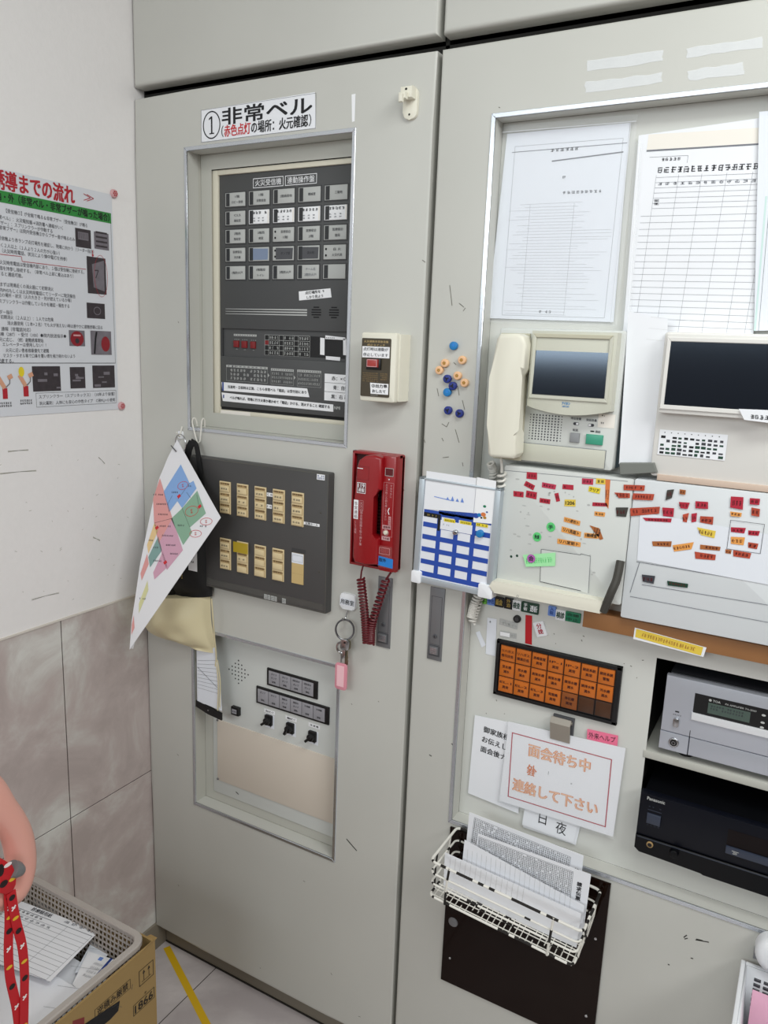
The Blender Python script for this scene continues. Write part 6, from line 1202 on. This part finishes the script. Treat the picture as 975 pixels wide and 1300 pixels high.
for nm, cs, y, lab, dr in (('printed_sheet', ((0.8250,0.6882), (1.0335,0.6808), (1.0337,0.5452), (0.8209,0.5591)), -.028, 'printed sheet of dense columns, rearmost in the wire basket', dense(3, True)),
                       ('printed_sheet', ((0.8517,0.6667), (1.0529,0.6653), (1.0500,0.5468), (0.8459,0.5496)), -.048, 'printed sheet of dense columns in the middle of the wire basket', dense(5, True)),
                       ('folded_sheet', ((0.8320,0.6538), (0.9063,0.6510), (1.0545,0.6472), (1.0545,0.5484), (0.8354,0.5532))[:1] + ((1.0499,0.6127), (1.0507,0.5467), (0.8281,0.5469)), -.060, 'plain folded sheet with faint print showing through, in the wire basket', lambda b, fr, W, H: [b.hand(fr, [(W*(.05+.04*k), H*.1), (W*(.05+.04*k), H*.85)], .0004, 'window_grey', .0003) for k in range(22)]),
                       ('folded_sheet', ((0.8017,0.6254), (1.0490,0.6070), (1.0471,0.5417), (0.8029,0.5537)), -.074, 'plain white sheet, frontmost in the wire basket', lambda b, fr, W, H: [b.hand(fr, [(W*(.03+.04*k), H*.5), (W*(.03+.04*k), H*.95)], .0004, 'window_grey', .0003) for k in range(15)])):
    sheet(nm, cs, y, lab, 'paper', 'papers in the wire basket', 'paper', dr)

# ------------------------------------------------------------------ amplifier and disc player
yt = .028; TF = front(yt)
t = thing('amplifier', (1.33, yt, .868), 'silver amplifier with a small green display on the upper shelf', 'amplifier')
x0, x1, z0, z1 = 1.1225, 1.543, .8805, 1.0075
b = MB(); b.box(front(yt+.012), x0+.004, x1-.004, z0+.004, z1+.002, -.30, 0, 'amp_dark', .002); b.build('case', t)
b = MB(); zl = (1.1240,0.9117)[1]; xv = ((1.1657,0.9440)[0]+(1.1687,0.8818)[0])/2
b.box(TF, x0, x1, zl+.0005, z1, -.012, 0, 'amp_silver', .0022); b.box(TF, x0, xv-.0006, z0, zl-.0005, -.012, 0, 'amp_silver', .0012); b.box(TF, xv+.0006, x1, z0, zl-.0005, -.012, -.001, 'amp_silver', .0012); b.rect(TF, xv-.0005, xv+.0005, zl, zl+.012, .0003, 'amp_dark')
fp = b.build('front_panel', t)
p = (1.1673,0.9882); q = (1.1674,0.9553); xw = (p[0]+q[0])/2; zs = (1.1681,0.9434)[1]
b = MB(); b.rect(TF, xw, 1.47, q[1], p[1], .0004, 'black'); l0, l1 = (1.1883,0.9778), (1.2488,0.9675)
zz0 = (1.1896,0.9602)[1]; b.rect(TF, l0[0], l1[0], zz0, l0[1], .0008, 'lcd'); b.scrawl(TF, l0[0]+.003, l0[0]+(l1[0]-l0[0])*.85, zz0+.006, l0[1]-.002, 'ink_soft', .0010, 2, 12, .7, 3)
b.text(TF, '◉ TOA', l0[0]+.0085, l0[1]+.0042, .0052, 'window_grey', .0008, w=.017, bold=.02); b.text(TF, 'PA AMPLIFIER TA-2060', l0[0]+.024, l0[1]+.0036, .0042, 'window_grey', .0008, align='L', w=.044)
for k, z in enumerate((.004, -.008, -.016)): b.disc(TF, l1[0]+.018, l0[1]-.004+z, .0008, .003, .0018, 'window_grey', 10)
b.build('display_window', fp); b = MB(); b.box(TF, xw-.001, x1-.02, zs, q[1], -.001, .0035, 'amp_bright', .0012); b.build('bright_bar', fp)
p = (1.1448,0.9313); b = MB(); b.rbox(TF, p[0]-.0045, p[0]+.0045, p[1]-.008, p[1]+.008, 0, .004, 'chrome', .0042, .001, 5); b.build('power_button', fp)
p = (1.1445,0.9497); b = MB(); b.rect(TF, p[0]-.003, p[0]+.003, p[1]-.001, p[1]+.001, .0005, 'black'); b.scrawl(TF, p[0]-.006, p[0]+.007, p[1]-.007, p[1]-.004, 'amp_dark', .0005, 1, 5, .7, 2); b.build('power_lamp', fp)
p = (1.1450,0.8964); b = MB(); b.cyl(TF(p[0], p[1], 0), TF(p[0], p[1], .003), .0082, .0078, 'chrome', 20, .001); b.disc(TF, p[0], p[1], .0033, .0055, .0055, 'black', 18); b.ringflat(TF, p[0], p[1], .0036, .0030, .0030, .0008, 'chrome', 14); b.build('jack', fp)
for x in (x0+.04, x1-.04):
    for d in (.03, .26): b = MB(); b.cyl((x, yt+d, .868), (x, yt+d, z0+.004), .012, .012, 'black', 16); b.build('foot', t)
yp_ = .0; DF = front(yp_)
t = thing('disc_player', (1.32, yp_, .694), 'black disc player with a slim tray on the lower shelf, below the amplifier', 'disc player')
x0, x1, z0, z1 = 1.108, 1.538, .7045, .8095
b = MB(); b.box(front(yp_+.015), x0+.004, x1-.004, z0, z1-.002, -.30, 0, 'disc_player_dk', .002); b.build('case', t)
b = MB(); zl = (1.1137,0.7349)[1]
b.prism(DF, [(x0, zl), (x1, zl), (x1, z1), (x0, z1)], -.015, 0, 'disc_player', .0012)
b.prism(DF, [(x0+.008, z0), (1.212, z0-.0010), (1.216, z0-.0045), (x1, z0-.0045), (x1, zl-.001), (x0, zl-.001), (x0, z0+.006)], -.015, .003, 'disc_player_dk', .001, 1); b.hand(DF, [(x0+.003, zl-.0025), (x1, zl-.0025)], .0012, 'disc_mid', .0034)
fp = b.build('front_panel', t)
p = (1.1328,0.8029); b = MB(); b.text(DF, 'Panasonic', p[0], p[1], .0082, 'window_grey', .0004, w=.0275, bold=.025); b.build('maker_mark', fp)
p, q = (1.1218,0.7778), (1.1434,0.7612); b = MB(); b.box(DF, p[0], q[0], (1.1237,0.7598)[1], p[1], 0, .003, 'disc_mid', .0008); b.rect(DF, p[0], q[0], p[1]+.005, p[1]+.006, .0004, 'disc_mid'); b.scrawl(DF, p[0], q[0], p[1]+.010, p[1]+.013, 'disc_mid', .0004, 1, 4, .7, 1); b.scrawl(DF, p[0], q[0], q[1]-.006, q[1]-.001, 'disc_mid', .0004, 2, 4, .7, 2); b.build('power_button', fp)
D3 = front(yp_-.003); p = (1.1318,0.7241); b = MB(); b.cyl(D3(p[0], p[1], 0), D3(p[0], p[1], .002), .0054, .0052, 'tan_dk', 20, .0006); b.disc(D3, p[0], p[1], .0023, .0035, .0035, 'black', 14); b.build('jack', fp)
p = (1.1699,0.7242); b = MB(); b.cyl(D3(p[0], p[1], 0), D3(p[0], p[1], .008), .0072, .0066, 'disc_player_dk', 20, .001); b.build('volume_knob', fp)
p = (1.2426,0.7918); q = (1.2465,0.7644); b = MB(); b.rect(DF, p[0], x1-.1, q[1], p[1], .0004, 'tray_dark'); b.box(DF, p[0], x1-.1, q[1]-.013, q[1]-.001, 0, .004, 'disc_mid', .001); b.scrawl(front(-.004), p[0]+.008, p[0]+.02, q[1]-.011, q[1]-.004, 'window_grey', .0004, 1, 1, .9, 2); b.build('disc_tray', fp)
p = (1.1506,0.6819); b = MB(); b.cyl((1.145, .05, .6945), (1.145, .05, .705), .011, .011, 'chrome', 20); b.build('foot', t)
for x, y in ((1.50, .05), (1.145, .26), (1.50, .26)): b = MB(); b.cyl((x, y, .6905), (x, y, .705), .011, .011, 'chrome', 16); b.build('foot', t)

# ------------------------------------------------------------------ white basket with pink paper, at the right edge
yb_ = -.012; wc = (1.2880,0.5872); zr = wc[1]; xl = wc[0]-.001
t = thing('white_basket', (1.40, -.10, zr-.13), 'white plastic slotted basket hung low on the right door', 'basket')
b = MB(); X1 = 1.50; Y0, Y1 = -.22, yb_; rim = .007
UP = Fr((0, 0, zr), (1, 0, 0), (0, 1, 0), (0, 0, 1))
for q in ((xl, xl+rim, Y0, Y1), (X1-rim, X1, Y0, Y1), (xl+rim, X1-rim, Y0, Y0+rim), (xl+rim, X1-rim, Y1-rim, Y1)): b.box(UP, q[0], q[1], q[2], q[3], -.010, 0, 'basket_white', .003)
b.build('rim', t)
b = MB(); zb = zr-.13; s = .012
def wall4(P0, P1, P2, P3): b.poly([P0, P1, P2, P3], 'basket_white')
c = [(xl+rim, Y1-rim), (X1-rim, Y1-rim), (X1-rim, Y0+rim), (xl+rim, Y0+rim)]; d = [(xl+rim+s, Y1-rim-s), (X1-rim-s, Y1-rim-s), (X1-rim-s, Y0+rim+s), (xl+rim+s, Y0+rim+s)]
for i in range(4):
    j = (i+1) % 4; b.poly([(c[i][0], c[i][1], zr-.002), (c[j][0], c[j][1], zr-.002), (d[j][0], d[j][1], zb), (d[i][0], d[i][1], zb)], 'basket_white')
b.poly([(p[0], p[1], zb) for p in d], 'basket_white')
G = Fr((xl+rim, Y1-rim-.0022, zr), (1, 0, 0), (0, .092, .996), (0, -.996, .092))
for k in range(14):
    for r in range(6): a = .0145+.0135*k; z = -.0165-.0085*r; b.rect(G, a, a+.0095, z-.0048, z, .0006, 'lock_dark')
for r in range(4): pass
b.build('body', t, solid=.002)
sheet('pink_paper', ((1.3080,0.5794), (1.3658,0.5783), (1.3700,0.4661), (1.3096,0.4824)), -.06, 'pink paper slip standing in the white basket', 'paper', None, 'pink_paper', lambda b, fr, W, H: (b.frame(fr, W*.36, W*.95, H*.1, H*.86, .0003, .0005, 'violet'), b.text(fr, '(ヨ)', W*.2, H*.36, .012, 'ink', bold=.04), b.scrawl(fr, W*.42, W*.6, H*.3, H*.5, 'ink', .0004, 2, 2, .8, 3)))
b = MB(); p = (1.3322,0.6232); g = front(-.004); b.cyl(g(p[0], p[1], .006), g(p[0], p[1], .034), .030, .029, 'cap_white', 32, .012); b.cyl(g(p[0], p[1], -.004), g(p[0], p[1], .006), .024, .026, 'cap_white', 32); q = (1.3043,0.6049); b.box(F0, q[0]-.002, q[0]+.012, q[1]-.012, q[1]+.004, 0.0, .010, 'grey_metal', .001)
b.build('round_magnet_hook', label='white round magnetic hook above the white basket', cat='hook')

# ------------------------------------------------------------------ cardboard box with a grey mesh basket full of papers
bx0, bx1, by0, by1, bz = .020, .364, -.735, -.346, .442
t = thing('cardboard_box', ((bx0+bx1)/2, (by0+by1)/2, 0), 'brown cardboard box with black print standing in the wall corner', 'box')
b = MB(); GZ = Fr((0, 0, 0), (1, 0, 0), (0, 1, 0), (0, 0, 1))
for q in ((bx0, bx0+.004, by0, by1), (bx1-.004, bx1, by0, by1), (bx0+.004, bx1-.004, by0, by0+.004), (bx0+.004, bx1-.004, by1-.004, by1)): b.box(GZ, q[0], q[1], q[2], q[3], 0, bz, 'card')
b.box(GZ, bx0+.004, bx1-.004, by0+.004, by1-.004, 0, .004, 'card')
S = Fr((bx1, 0, 0), (0, 1, 0), (0, 0, 1), (1, 0, 0))
a0, a1 = (-0.3857,0.4099), (-0.3514,0.4072); a2 = (-0.3524,0.3752); b.frame(S, a0[0], a1[0], a2[1], a1[1], .0004, .0013, 'card_ink')
for k in (.33, .68):
    y = a0[0]+(a1[0]-a0[0])*k; b.hand(S, [(y, a2[1]+.007), (y, a1[1]-.006)], .0013, 'card_ink'); b.flat(S, [(y-.003, a1[1]-.011), (y+.003, a1[1]-.011), (y, a1[1]-.004)], .0005, 'card_ink')
b.hand(S, [(a0[0]+.006, a2[1]+.006), (a1[0]-.006, a2[1]+.006)], .0010, 'card_ink')
a0, a1, a2 = (-0.4011,0.3521), (-0.3508,0.3475), (-0.3515,0.3261); b.frame(S, a0[0], a1[0], a2[1], a1[1]+.001, .0004, .0012, 'card_ink'); b.text(S, '1866', (a0[0]+a1[0])/2, (a1[1]+a2[1])/2, (a1[1]-a2[1])*1.05, 'card_ink', w=(a1[0]-a0[0])*.84, bold=.03)
b.scrawl(S, a0[0]+.02, a1[0]-.018, a1[1]+.003, a1[1]+.009, 'card_ink', .0005, 1, 2, .7, 2)
a0, a1, a2 = (-0.4822,0.4132), (-0.4051,0.4082), (-0.4058,0.3894); b.frame(S, a0[0], a1[0], a2[1], a1[1], .0004, .0009, 'card_ink'); b.text(S, '逆積み厳禁', (a0[0]+a1[0])/2, (a1[1]+a2[1])/2, (a1[1]-a2[1])*.8, 'card_ink', w=(a1[0]-a0[0])*.86, bold=.02)
b.flat(S, [(-0.5080,0.3997), (-0.4295,0.3837), (-0.4337,0.3663), (-0.4510,0.3633), (-0.4874,0.3663)], .0005, 'black_matte'); b.flat(S, [(-0.5252,0.4237), (-0.5026,0.4120), (-0.5041,0.3840), (-0.5268,0.3948)], .0004, 'led_red')
b.build('carton', t)
b = MB(); b.poly([S(-.352, bz-.002, .0), S(-.346, bz+.004, .002), S(-.362, bz+.004, .001), S(-.375, bz-.002, 0)], 'card'); b.poly([(bx1-.02, by1, bz), (bx1, by1, bz), (bx1+.002, by1+.004, bz+.004), (bx1-.012, by1+.002, bz+.006)], 'card'); b.build('torn_edge', t)
mx0, mx1, my0, my1, mz = .026, .357, -.728, -.352, .452
t = thing('mesh_basket', ((mx0+mx1)/2, (my0+my1)/2, .2), 'grey plastic lattice basket set inside the cardboard box', 'basket')
o = rrect(mx0, mx1, my0, my1, .03, 6); i_ = rrect(mx0+.013, mx1-.013, my0+.013, my1-.013, .02, 6); n = len(o); b = MB(); vs = []
prof = [(0, -.010), (0, -.002), (.15, 0), (.85, 0), (1, -.002), (1, -.010)]
for k in range(n):
    for s_, z in prof: p = lerp(o[k], i_[k], s_); vs.append((p[0], p[1], mz+z))
m_ = len(prof); b.add(vs, [(k*m_+q, ((k+1) % n)*m_+q, ((k+1) % n)*m_+q+1, k*m_+q+1) for k in range(n) for q in range(m_-1)], 'mesh_grey'); b.build('rim', t)
def lattice(P, Q, dn, nrm, z0, z1, nx, nz):
    """A wall of lattice between two top corners P and Q, leaning inwards going down."""
    b = MB(); P, Q = Vector(P), Vector(Q); a = (Q-P); L = a.length; a.normalize(); up = Vector((-dn[0], -dn[1], 1)).normalized(); nn = a.cross(up).normalized()
    g = Fr(P, a, up, nn); H = (z1-z0)
    for k in range(nx+1): x = L*k/nx; b.box(g, x-.0013, x+.0013, -H, 0, -.001, .001, 'mesh_grey')
    for k in range(nz+1): z = -H*k/nz; b.box(g, 0, L, z-.0012, z+.0012, -.0011, .0011, 'mesh_grey')
    return b
e = .012
lattice((mx0+e, my1-e, mz-.004), (mx1-e, my1-e, mz-.004), (0, -.10), None, .24, mz-.004, 30, 20).build('lattice_wall', t)
lattice((mx1-e, my1-e, mz-.004), (mx1-e, my0+e, mz-.004), (-.10, 0), None, .24, mz-.004, 34, 20).build('lattice_wall', t)
lattice((mx0+e, my0+e, mz-.004), (mx0+e, my1-e, mz-.004), (.10, 0), None, .24, mz-.004, 34, 20).build('lattice_wall', t)
lattice((mx1-e, my0+e, mz-.004), (mx0+e, my0+e, mz-.004), (0, .10), None, .24, mz-.004, 30, 20).build('lattice_wall', t)
b = MB(); b.box(GZ, mx0+.035, mx1-.035, my0+.035, my1-.035, .235, .24, 'mesh_grey'); b.build('bottom', t)
def lying(name, cs, z, m, label, draw=None, tilt=(0, 0), grp='papers in the lattice basket'):
    """A sheet lying in the basket: corners (x, y) in order TL TR BR BL, raised to z."""
    P = [Vector((c[0], c[1], z + tilt[0]*(c[0]-cs[0][0]) + tilt[1]*(c[1]-cs[0][1]))) for c in cs]
    a = (P[1]-P[0]).normalized(); nn = a.cross(P[0]-P[3]).normalized(); g = Fr(P[3], a, nn.cross(a), nn)
    loc = [((p-g.o).dot(g.a), (p-g.o).dot(g.b)) for p in P]; b = MB(); b.prism(g, [loc[3], loc[2], loc[1], loc[0]], 0, .0006, m)
    if draw: draw(b, Fr(g(0, 0, .0007), g.a, g.b, g.n), (P[2]-P[3]).length, (P[0]-P[3]).length)
    b.build(name, label=label, cat='paper', group=grp)
def d_formbig(b, fr, W, H):
    b.text(fr, '診療録用紙', W*.55, H*.93, .010, 'ink_soft', bold=.02); b.hand(fr, [(W*.03, H*.87), (W*.97, H*.87)], .0012, 'ink_grey', .0002)
    for k in range(11): b.hand(fr, [(W*.02, H*(.80-.068*k)), (W*.97, H*(.80-.068*k))], .0007, 'form_line', .0002)
    for a in (.12, .3, .55, .78, .97): b.hand(fr, [(W*a, H*.87), (W*a, H*.12)], .0006, 'form_line', .0002)
    b.scrawl(fr, W*.05, W*.6, H*.82, H*.86, 'ink_soft', .0003, 1, 16, .8, 2); b.scrawl(fr, W*.1, W*.7, H*.74, H*.79, 'ink_grey', .0003, 1, 14, .7, 4); b.scrawl(fr, W*.72, W*.95, H*.9, H*.96, 'ink_grey', .0003, 1, 4, .7, 5)
def d_hand(b, fr, W, H):
    R = random.Random(5)
    for r in range(4):
        x = W*.45
        for k in range(6): b.hand(fr, [(x, H*(.75-.16*r)), (x+.004, H*(.75-.16*r)+R.uniform(-.006, .008)), (x+.008, H*(.75-.16*r)+R.uniform(-.008, .006))], .0007, 'ink_soft', .0003); x += .011
    for k in range(5): b.hand(fr, [(0, H*(.2+.16*k)), (W*.4, H*(.2+.16*k))], .0006, 'form_line', .0002)
def d_blue(b, fr, W, H):
    b.rect(fr, W*.76, W*.92, H*.02, H*.95, .0003, 'ink_blue'); b.scrawl(fr, W*.78, W*.90, H*.3, H*.6, 'white', .0005, 6, 1, .8, 3); b.scrawl(fr, W*.1, W*.7, H*.25, H*.75, 'ink_grey', .0003, 4, 14, .7, 8); b.rect(fr, W*.15, W*.4, H*.8, H*.9, .0003, 'blue_lbl')
lying('loose_sheet', ((-0.0081,-0.3242), (0.0222,-0.3248), (0.1769,-0.3775), (0.1274,-0.4084)), .395, 'paper_b', 'blank sheet at the back of the lattice basket')
lying('receipt_slip', ((0.2357,-0.3873), (0.3045,-0.3734), (0.3053,-0.4579), (0.2738,-0.4534)), .390, 'white', 'slip with a dark blue stripe at the right of the lattice basket', d_blue)
lying('loose_sheet', ((0.2158,-0.3597), (0.2684,-0.3706), (0.2816,-0.4125), (0.2521,-0.4308)), .386, 'paper_b', 'folded blank sheet beside the blue striped slip')
lying('handwritten_sheet', ((0.0433,-0.5253), (0.2122,-0.4569), (0.3055,-0.4563), (0.3108,-0.6046)), .392, 'paper', 'sheet with handwriting at the front of the lattice basket', d_hand)
lying('form_sheet', ((-0.0980,-0.4016), (0.2316,-0.3573), (0.2547,-0.4827), (-0.0481,-0.5422)), .410, 'paper', 'large ruled form with printed heading on top of the papers', d_formbig)
b = MB()
for k in range(14): b.box(GZ, mx0+.045+random.uniform(0, .01), mx1-.05-random.uniform(0, .012), my0+.045, my1-.05-random.uniform(0, .012), .241+.0098*k, .2505+.0098*k, 'paper' if k % 2 else 'paper_b')
b.build('paper_stack', label='thick stack of white paper under the loose sheets in the lattice basket', cat='paper')

# ------------------------------------------------------------------ pink chair arm and the red lanyard
xa = .392
def W3(p, x=None): return Vector((x if x is not None else xa, p[0], p[1]))
t = thing('chair', (.21, -1.02, 0), 'chair with pink tubular armrest, only its arm reaching into view over the box', 'chair')
arm = [(-0.6385,0.8736), (-0.6262,0.8465), (-0.6183,0.8201), (-0.6154,0.7900), (-0.6183,0.7644), (-0.6293,0.7465), (-0.6451,0.7457), (-0.6632,0.7542)]
def armloop(x, nm='armrest'):
    P = [Vector((x, p[0], p[1])) for p in arm]; d = (P[0]-P[1]).normalized(); Q = P[0] + d*.05; T_ = P[0] + d*.11 + Vector((0, -.02, -.012)); ye = -1.12; zb_ = P[-1].z
    pts = bez([Vector((x, -.95, zb_-.01)), Vector((x, ye+.04, zb_)), Vector((x, ye, (T_.z+zb_)/2)), Vector((x, ye+.05, T_.z-.01)), Vector((x, (ye+T_.y)/2, T_.z+.012)), T_, Q] + P + [Vector((x, -.80, zb_-.006))], 6)
    b = MB(); b.tube(pts, .0205, 'pink_vinyl', 16, True); return b.build(nm, t)
armloop(xa); armloop(xa-.40)
b = MB(); b.rbox(Fr((0, 0, .42), (1, 0, 0), (0, 1, 0), (0, 0, 1)), .025, .36, -1.24, -.86, 0, .06, 'pink_vinyl', .04, .015, 6); b.build('seat', t)
b = MB(); b.rbox(Fr((0, -1.24, 0), (1, 0, 0), (0, 0, 1), (0, -1, 0)), .03, .355, .52, .95, -.01, .035, 'pink_vinyl', .05, .012, 6); b.build('backrest', t)
pl = (-0.6590,0.5807)
for x, y, zt_ in ((xa, -.80, .70), (xa, -1.14, .72), (xa-.40+.02, -.80, .70), (xa-.40+.02, -1.14, .72)): b = MB(); b.tube([(x, y, 0), (x, y, zt_)], .012, 'grey_metal', 12); b.build('leg', t)
b = MB(); b.tube([(xa, -.80, .43), (.012, -.80, .43)], .011, 'grey_metal', 12); b.tube([(xa, -1.14, .43), (.012, -1.14, .43)], .011, 'grey_metal', 12); b.tube([(xa, -.80, .43), (xa, -1.14, .43)], .011, 'grey_metal', 12); b.build('seat_frame', t)
t = thing('lanyard', tuple(W3((-0.6540,0.7659), .42)), 'red patterned lanyard with a grey end cap looped round the pink chair arm', 'lanyard')
b = MB()
w0 = [(-0.6703,0.8260), (-0.6572,0.8191), (-0.6454,0.8035), (-0.6407,0.7860), (-0.6428,0.7728), (-0.6480,0.7653), (-0.6585,0.7674), (-0.6671,0.7755), (-0.6754,0.7869)]
LW = Fr((.4165, 0, 0), (0, 1, 0), (0, 0, 1), (1, 0, 0)); b.prism(LW, w0, -.012, .003, 'lanyard', .002)
R = random.Random(2)
for (p, rx, ry, m) in (((-0.6638,0.8081), .005, .009, 'lan_black'), ((-0.6480,0.7849), .0055, .0028, 'lan_yellow'), ((-0.6608,0.7859), .006, .005, 'lan_black'), ((-0.6533,0.8098), .006, .003, 'lan_white')): b.disc(LW, p[0], p[1], .0035, rx, ry, m, 14)
b.build('wrap', t)
b = MB(); p, q = W3((-0.6442,0.7957), .414), W3((-0.6260,0.7806), .414); b.tube([p, p.lerp(q, .4), p.lerp(q, .75), q], .01, 'cap_grey', 16, rs=[.0115, .011, .0075, .002]); b.build('end_cap', t)
def ribbon(b, pts, w, LW):
    P = [Vector((p[0], p[1])) for p in pts]; out = []
    ps = bez([Vector((0, p.x, p.y)) for p in P], 6); L = []; Rr = []
    for i, p in enumerate(ps):
        d = (ps[min(i+1, len(ps)-1)] - ps[max(i-1, 0)]).normalized(); n_ = Vector((0, -d.z, d.y))*w/2; L.append((p.y+n_.y, p.z+n_.z)); Rr.append((p.y-n_.y, p.z-n_.z))
    for i in range(len(ps)-1): b.prism(LW, [L[i], Rr[i], Rr[i+1], L[i+1]], -.0012, 0, 'lanyard')
    for k in range(9):
        p = ps[int((k+.5)/9*(len(ps)-1))]; m = ('lan_yellow', 'lan_black', 'lan_white')[(k+len(pts)) % 3]
        if m == 'lan_yellow': b.disc(LW, p.y, p.z, .0004, .0048, .0026, m, 14)
        elif m == 'lan_black': b.disc(LW, p.y, p.z, .0004, .0046, .0042, m, 14)
        else: b.hand(LW, [(p.y-.003, p.z-.003), (p.y+.003, p.z+.003)], .0026, m, .0004); b.hand(LW, [(p.y-.003, p.z+.003), (p.y+.002, p.z-.001)], .0022, m, .0005)
for pts in ([(-0.6526,0.7671), (-0.6531,0.7431), (-0.6547,0.7197), (-0.6585,0.6816), (-0.6591,0.6381), (-0.6530,0.5844), (-0.6506,0.5271)], [(-0.6504,0.7656), (-0.6486,0.7400), (-0.6456,0.7133), (-0.6397,0.6739), (-0.6386,0.6348), (-0.6414,0.5917), (-0.6471,0.5240)]):
    b = MB(); ribbon(b, pts, .0135, LW); LW = Fr(LW(0, 0, .0022), LW.a, LW.b, LW.n); b.build('strap', t)
